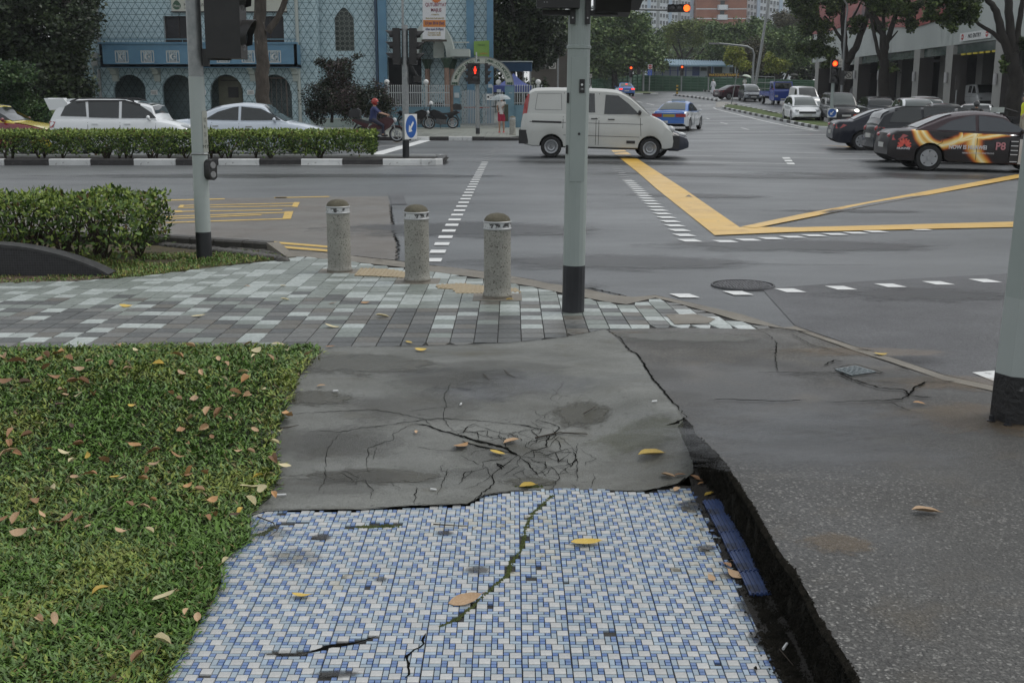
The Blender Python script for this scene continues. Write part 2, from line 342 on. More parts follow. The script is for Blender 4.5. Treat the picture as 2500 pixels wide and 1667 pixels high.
# flush kerb band along the corner
inner=[(708,626),(756,629.5),(861.5,640.6),(989,655),(1050,663),(1180,682),(1300,701),(1376,718),(1479,738),(1530,744),(1600,728),(1690,752),(1795,782),(1895,801),(1941,806),(2086,858),(2182,889),(2306,930),(2418,955),(2600,1018)]
outer=kr[5:]
kb=wall_xy(outer,hs_)+wall_xy(inner[::-1],hs_)
sheet('kerb_band',kb,lambda x,y:hs_(x,y)+.006*noise.noise((x*3,y*3,0)),.4,m_kerbc,off=.006)
kf=MB()
ko=wall_xy(outer,hs_)
for a,b in zip(ko[:-1],ko[1:]): kf.add([(a[0],a[1],-.1),(b[0],b[1],-.1),(b[0],b[1],hs_(*b)+.006),(a[0],a[1],hs_(*a)+.006)],[(0,1,2,3)])
kf.build('kerb_band_face',m_kerbc,kind='structure')
# edge face + fringe of black growth
face=MB(); n=len(EDGE); rows=6
for j in range(rows+1):
    t=j/rows
    for i,(x,y) in enumerate(EDGE):
        zt=hs_(x,y)+.003; zb=min(hp(x,y),-.1*0+hp(x,y))-.02; z=zt+(zb-zt)*t
        w=(.018*noise.noise((x*14,y*14,z*20))+.01*noise.noise((x*60,y*60,z*60)))-.012*math.sin(PI*t)*0-.055*t*ss(1,0,t)*0
        face.v.append((x+w*min(1,t*4)-.02*t,y,z))
for j in range(rows):
    for i in range(n-1): a=j*n+i; face.f.append((a,a+1,a+n+1,a+n)); face.m.append(0)
sf=face.build('slab_edge',m_black,smooth=60,kind='structure')
# black growth creeping over the lip and gutter dirt (uncountable crumbs)
def crumbs(name,pts,mat,kind='stuff',s0=.003,s1=.01):
    k=len(pts); base=np.array([[1,0,0],[-.5,.87,0],[-.5,-.87,0],[0,0,1.0]]); Fb=np.array([[0,1,3],[1,2,3],[2,0,3]])
    P=np.array(pts); sc=rng.uniform(s0,s1,(k,1,1)); th=rng.uniform(0,2*PI,k); c,s=np.cos(th),np.sin(th)
    Rz=np.zeros((k,3,3)); Rz[:,0,0]=c; Rz[:,0,1]=-s; Rz[:,1,0]=s; Rz[:,1,1]=c; Rz[:,2,2]=1
    V=np.einsum('kij,vj->kvi',Rz,base)*sc*rng.uniform(.6,1.4,(k,1,3))+P[:,None,:]
    F=(np.arange(k)[:,None,None]*4+Fb[None]).reshape(-1,3); o=nmesh(name,V.reshape(-1,3),F,mat); o['kind']=kind; return o
pts=[]
for _ in range(26000):
    x,y=random.choice(EDGE); d=abs(random.gauss(0,.005*(1+1.2*noise.noise((0,y*7,0)))))*(1.0 if y<5 else .5)
    pts.append((x+d-.012,y+random.uniform(-.02,.02),hs_(x,y)+.001-max(0,(.012-d))*1.0))
for _ in range(14000):
    x,y=random.choice(EDGE); t=random.random(); z=hs_(x,y)*(1-t)+(hp(x,y)-.01)*t; pts.append((x-.022*t-.004,y+random.uniform(-.02,.02),z))
crumbs('black_moss',pts,m_black,s0=.002,s1=.0065)['kind']='stuff'
# soil gutter between mosaic and slab
gut=[(x+.02,y) for x,y in EDGE if y<5.0]; gutter=[(.80,gut[0][1])]+gut+[(.80,gut[-1][1])]
sheet('gutter_soil',gutter,lambda x,y:hp(x,y)+.004+.012*ss(.82,.9,x)+.01*noise.noise((x*12,y*12,0)),.05,m_soil)
pts=[]
for _ in range(15000):
    y=random.uniform(2.3,4.6); x=.885-abs(random.gauss(0,.038))+.02*noise.noise((0,y*6,0))
    if y>3.4: x+=.03
    pts.append((x,y,hp(x,y)+.008))
crumbs('gutter_dirt',pts,m_black,s0=.002,s1=.009)
# ---------------- mosaic path ----------------
top_pts=[(588,1256),(650,1249),(760,1250),(882,1249),(1000,1240),(1141,1235),(1155,1228),(1186,1213),(1200,1209),(1251,1204),(1370,1200),(1566,1204),(1659,1183),(1689,1184)]
mt=wall_xy(top_pts); left=wall_xy([(560,1272),(556,1320),(560,1345),(540,1371),(520,1398),(522,1433),(505,1467),(478,1505),(440,1578),(400,1635),(375,1690),(300,1800),(170,2100)])
MOS=mt+[(.812,4.6),(.812,4.3),(.815,3.4),(.822,3.0),(.822,1.9)]+left[::-1]
def hm(x,y): return hp(x,y)+.006*noise.noise((x*1.7,y*1.7,5))+.012*math.exp(-((x+.05-.25*(y-3.6))/.25)**2)*ss(3,4,y)
mp=sheet('mosaic_path',MOS,hm,.06,m_grout,off=-.002)
U_=.0189
PAT=["LLbVbWWV","WWV.b...","...WWLLb","LLb..bWW","bbLLbV..","VWWLL.Vb","...bWW.b","bLLb..LL"]
PAT=[list(r) for r in PAT]
cells=[]   # (row,col,w,h,type)
occ=set()
for r in range(8):
    c=0
    while c<8:
        if (r,c) in occ: c+=1; continue
        ch=PAT[r][c]
        if ch=='.': c+=1; continue
        w,h=dict(L=(2,1),b=(1,1),V=(1,2),W=(2,2))[ch]
        for i in range(h):
            for j in range(w): occ.add((r+i,c+j))
        cells.append((r,c,w,h,ch)); c+=w
def src_of(x,y,z):
    c,s=math.cos(PITCH),math.sin(PITCH); dz=z-CAMZ; f=y*c-dz*s; u=y*s+dz*c; return (1250+FPX*x/f,833.5-FPX*u/f,f)
# crack lines where tiles are missing or shifted (source pixels)
def cr(pts): return [(lambda g:(g.x,g.y))(G(p,hp)) for p in pts]
mosscr=cr([q('U',350,515),q('U',300,560),q('U',235,620),q('U',195,700),q('U',185,770),q('U',165,830),q('U',110,900),q('U',95,965),q('U',30,1015),q('T',1960,810),q('T',1870,880),q('T',1760,930)])
crk2=cr([q('T',1665,965),q('T',1650,1030),q('T',1560,1110),q('T',1550,1250)])
crk3=cr([q('T',660,1095),q('T',800,1100),q('T',890,1095),q('T',1000,1060),q('T',1080,1045),q('T',1240,1015),q('T',1360,985)])
crk4=cr([q('T',740,275),q('T',960,255)]); crk5=cr([q('T',1200,285),q('T',1490,265)])
crk6=cr([q('T',1000,1262),q('T',1050,1230),q('T',1160,1215)]); crk7=cr([q('T',560,345),q('T',640,330),q('T',700,290)])
holes=[(cr([q('T',1010,355)])[0],.03),(cr([q('T',1790,325)])[0],.022),(cr([q('T',1015,350)])[0],.03),(cr([q('U',720,662)])[0],.012),(cr([q('T',1090,460)])[0],.012),(cr([q('T',1385,625)])[0],.012),(cr([q('T',1775,612)])[0],.01),(cr([q('T',740,1095)])[0],.028),(cr([q('T',1340,270)])[0],.025)]
def dseg(p,L_):
    best=9
    for a,b in zip(L_[:-1],L_[1:]):
        ax,ay=b[0]-a[0],b[1]-a[1]; t=((p[0]-a[0])*ax+(p[1]-a[1])*ay)/(ax*ax+ay*ay+1e-9); t=min(1,max(0,t))
        best=min(best,math.hypot(p[0]-a[0]-ax*t,p[1]-a[1]-ay*t))
    return best
tiles=[]
P8=8*U_+.0012
y0m=4.85
for I in range(-9,7):
    for J in range(0,21):
        jx=random.uniform(-.0008,.0008); jy=random.uniform(-.0008,.0008)
        for r,c,w,h,ch in cells:
            x0=I*P8+c*U_+.0315+jx; y1=y0m-J*P8-r*U_+jy; x1=x0+w*U_; yb=y1-h*U_
            cx,cy=(x0+x1)/2,(y1+yb)/2
            if cy<1.95 or not inpoly(cx,cy,MOS): continue
            if not (inpoly(x0+.004,y1-.004,MOS) and inpoly(x1-.004,y1-.004,MOS)) and random.random()<.5: continue
            p=(cx,cy)
            if (dseg(p,mosscr)<.0075 and noise.noise((cx*14,cy*14,3))>-.25) or dseg(p,crk3)<.009 or dseg(p,crk4)<.012 or dseg(p,crk5)<.013 or dseg(p,crk6)<.009 or dseg(p,crk7)<.008: continue
            if any(math.hypot(cx-hx,cy-hy)<rr*random.uniform(.6,1) for (hx,hy),rr in holes): continue
            if random.random()<.003: continue
            if cx>.79 and random.random()<(cx-.77)*5*(1 if cy<3.4 else .3): continue
            s=src_of(cx,cy,-.12); tiles.append((s[1],cx,cy,w,h,ch,s[0],s[2]))
vis=[t for t in tiles if t[0]<1665 and -20<t[6]<2100]
vis.sort(key=lambda t:-(t[3]*t[4])/(t[7]**3)); big=set(id(t) for t in vis[:298])
TG=.0009; TH=.004
tm={}
for ch,(w,h) in dict(L=(2,1),b=(1,1),V=(1,2),W=(2,2)).items():
    mb=MB(); a,b=w*U_/2-TG,h*U_/2-TG; e=.0009
    mb.add([(-a,-b,-.002),(a,-b,-.002),(a,b,-.002),(-a,b,-.002),(-a+e,-b+e,TH),(a-e,-b+e,TH),(a-e,b-e,TH),(-a+e,b-e,TH)],[(4,5,6,7),(0,1,5,4),(1,2,6,5),(2,3,7,6),(3,0,4,7)])
    tm[ch]=(mb,mb.mesh('tile',dict(L=m_tl,V=m_tl,b=m_tb,W=m_tw)[ch]))
st=MB()
m_tw2=M('tile_white_dirty',(.36,.355,.31),(.47,.46,.42),scale=9,rough=.3,rough2=.5,spots=[((.12,.11,.08),12,.55,.66)])
m_tl2=M('tile_pale_blue_alt',(.27,.35,.43),(.36,.44,.51),scale=11,rough=.25)
m_tb2=M('tile_blue_alt',(.09,.16,.36),(.14,.22,.43),scale=17,rough=.25)
for t in tiles:
    _,cx,cy,w,h,ch,_,_=t; z=hm(cx,cy); tl=(random.gauss(0,.008),random.gauss(0,.008))
    if id(t) in big:
        o=link('tile',tm[ch][1],mp); o.location=(cx,cy,z); o.rotation_euler=(tl[0],tl[1],random.gauss(0,.006))
    else:
        mi=dict(W=0,L=1,V=1,b=2)[ch]
        if cx>.60+random.uniform(-.05,.1) and ch=='W': mi=3
        elif ch=='W' and noise.noise((cx*4,cy*4,7))+random.gauss(0,.15)>.38: mi=3
        elif random.random()<.22: mi={0:0,1:4,2:5}[mi]
        st.add([(x+cx,y+cy,zz+z+tl[0]*x+tl[1]*y) for x,y,zz in tm[ch][0].v],tm[ch][0].f,mi)
st.build('tiles',[m_tw,m_tl,m_tb,m_tw2,m_tl2,m_tb2],mp,kind='stuff')
# ribbed blue nosing tiles lying by the slab
for i in range(5):
    ya=4.62-i*.19; yb=ya-.185
    mb=MB(); mb.box(0,.115,-.0925,.0925,-.004,.006)
    for k in range(7): mb.box(.006+k*.0155,.015+k*.0155,-.0915,.0915,.006,.0105)
    o=mb.build('ribbed_tile',m_rib); tag(o,'blue ribbed tile by the black slab edge, '+['topmost, under dead leaves','second from top','middle of its strip','second from bottom','lowest, beside the curled leaf'][i],'tile','blue ribbed tiles beside the slab')
    o.location=(.818+i*.002,(ya+yb)/2,hm(.8,ya)+.012); o.rotation_euler=(0,R(-4),random.gauss(0,.02))
# ---------------- slate pavement ----------------
pav_pts=[(-900,700),(0,691),(178.6,686),(265,680),(351,675),(430.5,664),(542,649.5),(638,639),(708,626),(756,629.5),(861.5,640.6),(989,655),(1050,663),(1180,682),(1300,701),(1376,718),(1479,738),(1530,744),(1600,728),(1690,752),(1795,782),(1895,801),(1847,804),(1770,803),(1648,802),(1515,805),(1479,808.5),(1376,827),(1316,835),(1241,841),(1104,846),(951,850.5),(778,850),(600,852),(319,850),(110,856),(0,859),(-900,875)]
PAV=wall_xy(pav_pts,hs_)
def hpv(x,y): return hs_(x,y)+.007*noise.noise((x*.9,y*.9,9))
pv=sheet('slate_pavement',PAV,hpv,.3,m_grout,off=-.001)
sp=[]
TS=.152
def warp(x,y):   # grid turns with the corner
    a=.16*ss(.2,2.6,x); return x-(y-7)*math.tan(a)*.9, y+.10*ss(1.0,1.9,x)-.12*ss(1.9,3,x)
for i in range(-48,20):
    for j in range(-1,34):
        x=i*TS+.06; y=6.62+j*TS
        wx,wy=warp(x+TS/2,y+TS/2)
        if not inpoly(wx,wy,PAV): continue
        s=src_of(wx,wy,.05)
        if s[0]<-420: continue
        # fit the whole tile
        cs=[warp(x+a,y+b) for a,b in ((.002,.002),(TS-.002,.002),(TS-.002,TS-.002),(.002,TS-.002))]
        ins=[inpoly(c[0],c[1],PAV) for c in cs]
        if sum(ins)<4:
            cs2=[]
            for (px,py),ok in zip(cs,ins):
                t=0
                while not ok and t<.98: t+=.07; ok=inpoly(px+(wx-px)*t,py+(wy-py)*t,PAV)
                cs2.append((px+(wx-px)*t,py+(wy-py)*t))
            cs=cs2
        rr=random.random(); depth=(wy-7)
        pm=.22+.78*ss(.55,2.3,depth+.5*noise.noise((wx*.8,wy*.8,1))); 
        if wx>1.15: ch=random.choices([5,1,3],[.62,.25,.13])[0]
        elif rr<pm: ch=3 if random.random()<(.75 if depth<1 else .35) else 4
        else: ch=random.choices([0,1,2],[.42,.4,.18])[0]
        A=(max(c[0] for c in cs)-min(c[0] for c in cs))*(max(c[1] for c in cs)-min(c[1] for c in cs))
        if A<.001: continue
        sp.append((A/s[2]**3 if -10<s[0]<2500 else 0,cs,(wx,wy),ch))
sp.sort(key=lambda t:-t[0]); st=MB()
for k,(a,cs,(wx,wy),ch) in enumerate(sp):
    jz=random.uniform(0,.0015); ci=.0018
    ins=[(c[0]+(wx-c[0])*.02,c[1]+(wy-c[1])*.02) for c in cs]
    if k<299:
        mb=MB(); mb.add([(x-wx,y-wy,hpv(x,y)-.004) for x,y in cs]+[(x-wx,y-wy,hpv(x,y)+.0045+jz) for x,y in ins],[(4,5,6,7),(0,1,5,4),(1,2,6,5),(2,3,7,6),(3,0,4,7)])
        o=mb.build('tile',SL[ch],pv); o.location=(wx,wy,0)
    else: st.add([(x,y,hpv(x,y)-.004) for x,y in cs]+[(x,y,hpv(x,y)+.0045+jz) for x,y in ins],[(4,5,6,7),(0,1,5,4),(1,2,6,5),(2,3,7,6),(3,0,4,7)],ch)
st.build('tiles',SL,pv,kind='stuff')
def tactile(pts,label):
    P=wall_xy(pts,hs_); xs=[p[0] for p in P]; ys=[p[1] for p in P]; mb=MB()
    x=min(xs)
    mb2=MB(); mb2.slabxy(P,0,.004)
    while x<max(xs)-.01:
        for k in range(12):
            ya=min(ys)+(max(ys)-min(ys))*k/12; yb=min(ys)+(max(ys)-min(ys))*(k+1)/12
            if inpoly(x+.012,(ya+yb)/2,P): mb2.box(x,x+.02,ya,yb,.004,.0075)
        x+=.038
    o=mb2.build('tactile_paving',m_tac); o.location=(0,0,hpv((xs[0]),ys[0])+.008); tag(o,label,'paving','beige ribbed paving between the bollards')
tactile([q('L',830,990),q('L',890,940),q('L',1080,945),q('L',1225,965),q('L',1225,1005),q('L',960,992)],'beige ribbed paving strip between the left and middle bollards')
tactile([q('L',1460,1062),q('L',1650,1052),q('L',2080,1088),q('L',2110,1118),q('L',1610,1122),q('L',1590,1092),q('L',1470,1085)],'beige ribbed paving strip beside the right bollard')
# concrete mend in the pavement
mend=wall_xy([q('M',1130,1300),q('M',1340,1293),q('M',1500,1330),q('M',1440,1362),q('M',1200,1372)],hs_)
sheet('pavement_mend',mend,lambda x,y:hpv(x,y)+.009+.004*noise.noise((x*15,y*15,0)),.05,m_kerbc)
# ---------------- cracks ----------------
def crack(pts,w,h,off,jit=.012,parent=None,name='crack',mat=None):
    P=[G(p,h) for p in pts]; L_=[]
    for a,b in zip(P[:-1],P[1:]):
        n=max(2,int((b-a).length/.022))
        for k in range(n):
            v=a.lerp(b,k/n); L_.append(v)
    L_.append(P[-1]); vs=[];fs=[]; n=len(L_)
    J=[(random.uniform(-1,1),random.uniform(-1,1)) for _ in L_]
    for i,v in enumerate(L_):
        d=(L_[min(i+1,n-1)]-L_[max(i-1,0)]).normalized(); s=Vector((-d.y,d.x,0)); t=i/(n-1)
        ww=w*(.25+.75*math.sin(PI*min(1,max(0,t)))**.5)*random.uniform(.45,1.35)
        c=v+s*J[i][0]*jit*.5+d*J[i][1]*jit*.3
        for sg in (-1,1):
            p=c+s*sg*ww/2; vs.append((p.x,p.y,h(p.x,p.y)+off))
    for i in range(n-1): fs.append((2*i,2*i+1,2*i+3,2*i+2))
    mb=MB(); mb.add(vs,fs); return mb.build(name,mat or m_crack,parent)
cc=struct('concrete_cracks')
def Q_(*a): return [q('Q',x,y) for x,y in a]
CR=[(Q_((110,440),(250,432),(420,422),(580,415),(680,428),(860,465),(905,500)),.006),
 (Q_((205,535),(330,530),(400,540),(520,515),(700,495),(870,470),(965,462),(1200,480),(1350,495),(1480,518),(1510,540)),.006),
 (Q_((400,545),(350,610),(325,680),(320,800),(285,870)),.004),
 (Q_((810,490),(700,545),(695,580),(560,625),(550,700),(560,760)),.004),(Q_((810,490),(880,500),(960,530),(1060,560),(1120,580)),.013),
 (Q_((1060,555),(1130,580),(1230,605),(1310,630),(1370,665)),.026),(Q_((1075,590),(1180,620),(1280,640),(1380,668)),.018),
 (Q_((1010,265),(975,340),(980,400),(965,462),(1000,510),(1060,560)),.004),
 (Q_((1050,530),(1150,500),(1290,545),(1400,580)),.004),(Q_((1060,510),(1180,560),(1300,575),(1350,600)),.004),
 (Q_((1470,575),(1560,555),(1640,545),(1757,555)),.005),(Q_((1470,468),(1560,490),(1610,515),(1570,550),(1530,585),(1535,620),(1460,640),(1400,665)),.009),
 (Q_((1570,560),(1600,590),(1610,640),(1560,660)),.005),(Q_((1375,665),(1330,700),(1290,735),(1240,770),(1235,800),(1245,825),(1180,870),(1120,935)),.007),
 (Q_((1300,735),(1260,710),(1290,745)),.014),(Q_((1375,665),(1440,720),(1480,770),(1505,795)),.007),(Q_((1380,668),(1460,690),(1560,730),(1605,780),(1560,860)),.004),
 (Q_((1350,495),(1430,505),(1500,520),(1500,545),(1465,550)),.008),(Q_((1235,790),(1210,740),(1130,700),(1060,665)),.004),(Q_((820,620),(940,640),(1040,640)),.004),
 (Q_((990,740),(965,820),(940,880)),.004),(Q_((1130,745),(1070,800)),.004),(Q_((600,620),(590,690)),.003),(Q_((820,840),(815,900),(805,935)),.005),(Q_((545,800),(580,860),(575,905)),.004),
 (Q_((1390,740),(1420,790),(1500,800)),.003),(Q_((1410,615),(1460,640),(1470,680),(1390,670)),.004),(Q_((1180,590),(1300,570),(1320,600)),.004),(Q_((760,430),(860,415),(1010,400)),.003),
 (Q_((1020,560),(1080,540),(1100,505),(1150,490)),.007),(Q_((1240,770),(1150,830),(1080,855)),.003)]
for p,w in CR: crack(p,w*.8,hp,.0135,parent=cc)
for i in range(34):   # fine web round the broken middle
    a=random.uniform(0,2*PI); r0=random.uniform(20,150); r1=r0+random.uniform(60,170); x0,y0=1400+r0*1.7*math.cos(a),655+r0*.75*math.sin(a); p_=[]
    for k in range(5): f=k/4; b_=a+random.uniform(-.25,.25)*k*.5; r_=r0+(r1-r0)*f; p_.append((min(1700,1400+r_*1.7*math.cos(b_)),min(845,655+r_*.75*math.sin(b_))))
    crack(Q_(*p_),random.uniform(.0022,.0045),hp,.0136,parent=cc)
for i in range(12):
    x0,y0=random.uniform(300,1900),random.uniform(250,820); p_=[(x0,y0)]
    for k in range(4): x0+=random.uniform(-60,60); y0+=random.uniform(5,35); p_.append((x0,min(850,y0)))
    crack(Q_(*p_),.0022,hp,.0136,parent=cc)
sc_=struct('slab_cracks')
def N_(*a): return [q('N',x,y) for x,y in a]
for p,w in [(N_((-290,1400),(-180,1395),(0,1405),(170,1408),(290,1400)),.008),(N_((400,1413),(600,1408),(760,1404),(850,1395),(890,1370),(860,1340),(720,1330),(560,1280),(470,1240),(0,1238)),.009),
   (N_((890,1370),(920,1330),(980,1295),(1160,1290)),.009),(N_((895,1375),(1030,1388)),.012),(N_((780,1415),(890,1465)),.005),(N_((440,1215),(570,1190),(735,1238),(550,1258),(440,1215)),.006),
   (N_((390,1195),(450,1165),(500,1175)),.008),(N_((0,985),(70,1020),(110,1060),(105,1150),(115,1230)),.004),(N_((200,1010),(330,1080),(560,1140)),.004),(N_((110,985),(200,990),(320,998)),.01),(N_((580,1098),(690,1108)),.01),(N_((810,1200),(890,1225)),.008),(N_((700,1290),(830,1300)),.004)]:
    crack(p,w*1.6,hs_,.011,parent=sc_)
crack([q('U',1010,105),q('U',1060,90),q('U',1110,60)],.02,hs_,.014,parent=sc_); 
crack([q('M',690,1410),q('M',800,1480),q('M',860,1567),(1556,869),(1592,927),(1645,990),(1677,1025)],.012,hs_,.014,parent=sc_)
crack([q('Q',2100,860),q('Q',2250,830),q('Q',2300,790)],.02,hp,.0145,parent=cc)
crack([(595,1263),(650,1250),(882,1250),(1000,1241),(1141,1236),(1186,1214),(1251,1205),(1370,1201),(1566,1205),(1659,1184)],.006,hp,.0145,parent=cc)
crack([(760,851),(951,851),(1104,847),(1241,842),(1376,828),(1479,808)],.008,hp,.0145,parent=cc)
rc=struct('road_cracks')
crack([q('M',540,912),q('M',1000,915),q('M',1400,918),q('M',2100,926),q('M',2700,930)],.012,rd,.006,jit=.02,parent=rc)
crack([q('L',1105,440),q('L',1120,540),q('L',1130,640),q('L',1165,740),q('L',1160,870)],.028,rd,.006,jit=.05,parent=rc)
crack([q('M',0,1018),q('M',250,1064),q('M',370,1078),q('M',600,1105),q('M',760,1140),q('M',850,1165)],.03,rd,.006,jit=.03,parent=rc)
crack([q('L',340,786),q('L',620,806),q('L',810,832),q('L',1130,866),q('L',1400,903),q('L',1830,952)],.03,rd,.0045,jit=.02,parent=rc)
crack([q('K',0,178),q('K',700,176),q('K',2190,172)],.02,rd,.006,jit=.02,parent=rc)
mcr=struct('mosaic_cracks')
for L_,w in ((crk2,.010),(crk3,.016)):
    pts=[]
    for a in L_: s=src_of(a[0],a[1],-.12); pts.append((s[0],s[1]))
    crack(pts,w,hm,.0052,parent=mcr)
# moss growing in the mosaic crack
pts=[]
for L_,w,nn in ((mosscr,.0055,1500),(crk5[1:]+crk5[:1],.008,0),(crk7,.01,500)):
    for _ in range(nn):
        i=random.randrange(len(L_)-1); t=random.random(); x=L_[i][0]*(1-t)+L_[i+1][0]*t; y=L_[i][1]*(1-t)+L_[i+1][1]*t
        pts.append((x+random.gauss(0,w*.6),y+random.gauss(0,w*.4),hm(x,y)+.001))
for (x,y) in (cr([q('T',1430,280)])[0],cr([q('T',1300,285)])[0],cr([q('Q',1440,835)])[0]):
    for _ in range(350): pts.append((x+random.gauss(0,.02),y+random.gauss(0,.006),hm(x,y)+.001))
for p in cr([q('Q',420,800),q('Q',600,780),q('Q',700,765)]): pass
crumbs('moss',pts,m_moss,s0=.003,s1=.008)
# soft edged stains that lie in the concrete, and painted wet sheen
def stainmat(name,c1,c2,rough,amax,soft=2.2):
    m=M(name,c1,c2,scale=5,rough=rough,bump=.2,bscale=40); N=m.node_tree.nodes;L=m.node_tree.links; b=N['Principled BSDF']
    tc=N.new('ShaderNodeTexCoord'); ln=N.new('ShaderNodeVectorMath'); ln.operation='LENGTH'; mp=N.new('ShaderNodeVectorMath'); mp.operation='MULTIPLY'; mp.inputs[1].default_value=(1,1,0); L.new(tc.outputs['Object'],mp.inputs[0]); L.new(mp.outputs[0],ln.inputs[0])
    nz=N.new('ShaderNodeTexNoise'); nz.inputs['Scale'].default_value=2.6; nz.inputs['Detail'].default_value=7; nz.inputs['Roughness'].default_value=.7; L.new(tc.outputs['Object'],nz.inputs['Vector'])
    def mt(op,x,y):
        n=N.new('ShaderNodeMath'); n.operation=op
        for i,v in enumerate((x,y)):
            if isinstance(v,(int,float)): n.inputs[i].default_value=v
            else: L.new(v,n.inputs[i])
        return n
    v=mt('SUBTRACT',mt('MULTIPLY',nz.outputs[0],2.1).outputs[0],mt('MULTIPLY',ln.outputs['Value'],1.25).outputs[0]); k=mt('MULTIPLY',v.outputs[0],soft); k.use_clamp=True
    L.new(mt('MULTIPLY',k.outputs[0],amax).outputs[0],b.inputs['Alpha']); return m
m_st1=stainmat('damp_algae',(.040,.038,.024),(.06,.056,.038),.25,.92); m_st2=stainmat('grime',(.06,.059,.052),(.08,.078,.07),.4,.26); m_st3=stainmat('rust_stain',(.14,.10,.06),(.19,.14,.085),.5,.42); m_st4=stainmat('painted_wet_sheen',(.12,.125,.13),(.15,.155,.16),.12,.5,1.2)  # wet patches: their sheen is partly a pale painted tint
m_st5=stainmat('oil_stain',(.03,.03,.03),(.045,.045,.046),.3,.65); m_st6=stainmat('moss_tint',(.085,.09,.05),(.11,.115,.06),.5,.32)
nst=[0]
def blotch(p,a,b,mat,h,off,name='stain'):
    g=G(p,h); mb=MB(); vs=[(0,0,off)]; R_=12;K_=28; nst[0]+=1; off+=nst[0]*.00004
    for i in range(1,R_+1):
        for k in range(K_): u,v=i/R_*1.0*math.cos(2*PI*k/K_),i/R_*math.sin(2*PI*k/K_); vs.append((u,v,h(g.x+u*a,g.y+v*b)-g.z+off))
    vs[0]=(0,0,off); fs=[(0,1+k,1+(k+1)%K_) for k in range(K_)]+[(1+(i-1)*K_+k,1+i*K_+k,1+i*K_+(k+1)%K_,1+(i-1)*K_+(k+1)%K_) for i in range(1,R_) for k in range(K_)]
    mb.add(vs,fs); o=mb.build(name,mat,kind='structure'); o.location=g; o.scale=(a,b,1); return o
for c_,a,b,mt in ((q('Q',500,160),.62,.34,m_st1),(q('Q',590,780),.42,.13,m_st1),(q('Q',250,350),.30,.14,m_st1),(q('Q',480,780),.3,.14,m_st2),(q('Q',230,600),.5,.25,m_st2),(q('Q',1150,270),.55,.3,m_st2),(q('Q',950,230),.5,.25,m_st2),(q('Q',1250,180),.6,.25,m_st2),(q('Q',1720,440),.2,.22,m_st1),(q('Q',200,840),.5,.16,m_st2),(q('Q',430,600),.4,.3,m_st2),
   (q('Q',2050,560),.30,.22,m_st6),(q('Q',1480,270),.45,.3,m_st4),(q('Q',1150,330),.3,.2,m_st4),(q('Q',1300,650),.35,.2,m_st2),(q('Q',1250,760),.3,.12,m_st2),(q('Q',1450,810),.16,.08,m_st1),(q('Q',800,400),.5,.3,m_st2)): blotch(c_,a,b,mt,hp,.0125)
for c_,a,b,mt in ((q('M',900,1440),.55,.12,m_st3),(q('N',620,1110),.7,.22,m_st3),(q('N',1150,1290),.55,.25,m_st3),(q('N',1350,1500),.6,.4,m_st3),(q('U',1990,770),.16,.14,m_st3),(q('N',700,1250),.5,.3,m_st2),(q('N',250,1500),.9,.5,m_st4),(q('U',1500,150),.8,.3,m_st4),(q('U',1900,260),.9,.35,m_st4),(q('M',1350,1500),.9,.4,m_st2),(q('M',1250,1460),.7,.25,m_st1)): blotch(c_,a,b,mt,hs_,.0035)
for c_,a,b in (((1300,700),.8,.5),((1700,478),1.6,.7),((2080,516),1.4,.4),((1500,640),1.8,.8),((1150,560),2.2,1.2),((600,430),5,1.0),((1500,398),4,1.2),((2200,430),4,1.5),((1950,600),2,.8),((1800,430),4,1.0),((900,430),4,.9),((2250,720),1.0,.5)): blotch(c_,a,b,m_st5,rd,.0055)
for c_,a,b in ((q('T',1010,350),.05,.05),(q('T',1790,325),.05,.035),(q('T',1385,620),.03,.03),(q('T',770,1095),.12,.03),(q('T',1110,1225),.09,.03),(q('T',2000,560),.06,.05),(q('U',1230,800),.05,.04),(q('U',1500,1150),.07,.12),(q('U',1560,1330),.06,.12),(q('U',1400,960),.08,.05),(q('T',830,480),.15,.12),(q('U',1150,560),.08,.1),(q('T',600,320),.2,.12)): blotch(c_,a,b,m_st5 if a<.1 else m_st2,hm,.0062)
# inspection covers
m_iron=M('cast_iron',(.045,.045,.048),(.085,.085,.09),scale=30,rough=.45,rough2=.65,bump=.3,metal=.3)
g=G(q('M',1700,1080),rd); mb=MB(); mb.lathe([(.0,.006),(.245,.006),(.245,.0)],48)
mb.lathe([(.255,0),(.255,.012),(.27,.012),(.275,0)],48)
cv=mb.build('manhole_cover',m_iron); cv.location=(g.x,g.y,.004); tag(cv,'round cast iron manhole cover in the road beside the dashed line','manhole cover')
mb=MB()
for i in range(-9,10):
    for j in range(-9,10):
        x,y=i*.026+random.uniform(-.005,.005),j*.026+random.uniform(-.005,.005)
        if math.hypot(x,y)<.23: mb.obox((x,y,.009),.019,.009,.008,random.choice((.6,-.6,1.9)))
mb.build('studs',M('iron_stud',(.16,.16,.165),(.24,.24,.245),scale=30,rough=.5,metal=.2),cv)
g4=[G(q('N',*p),hs_) for p in ((450,1218),(575,1196),(700,1232),(550,1255))]
mb=MB(); c=sum(g4,Vector())/4; mb.add([(p-c)*.96+Vector((0,0,.011)) for p in g4],[(0,1,2,3)])
mb.add([(p-c)*.96+Vector((0,0,-.005)) for p in g4]+[(p-c)*.96+Vector((0,0,.011)) for p in g4],[(0,1,5,4),(1,2,6,5),(2,3,7,6),(3,0,4,7)])
for i in range(1,8):
    for j in range(1,8):
        p=(g4[0]-c).lerp(g4[1]-c,i/8).lerp((g4[3]-c).lerp(g4[2]-c,i/8),j/8)*.96; mb.obox((p.x,p.y,p.z+.013),.02,.008,.004,.7 if (i+j)%2 else -.7)
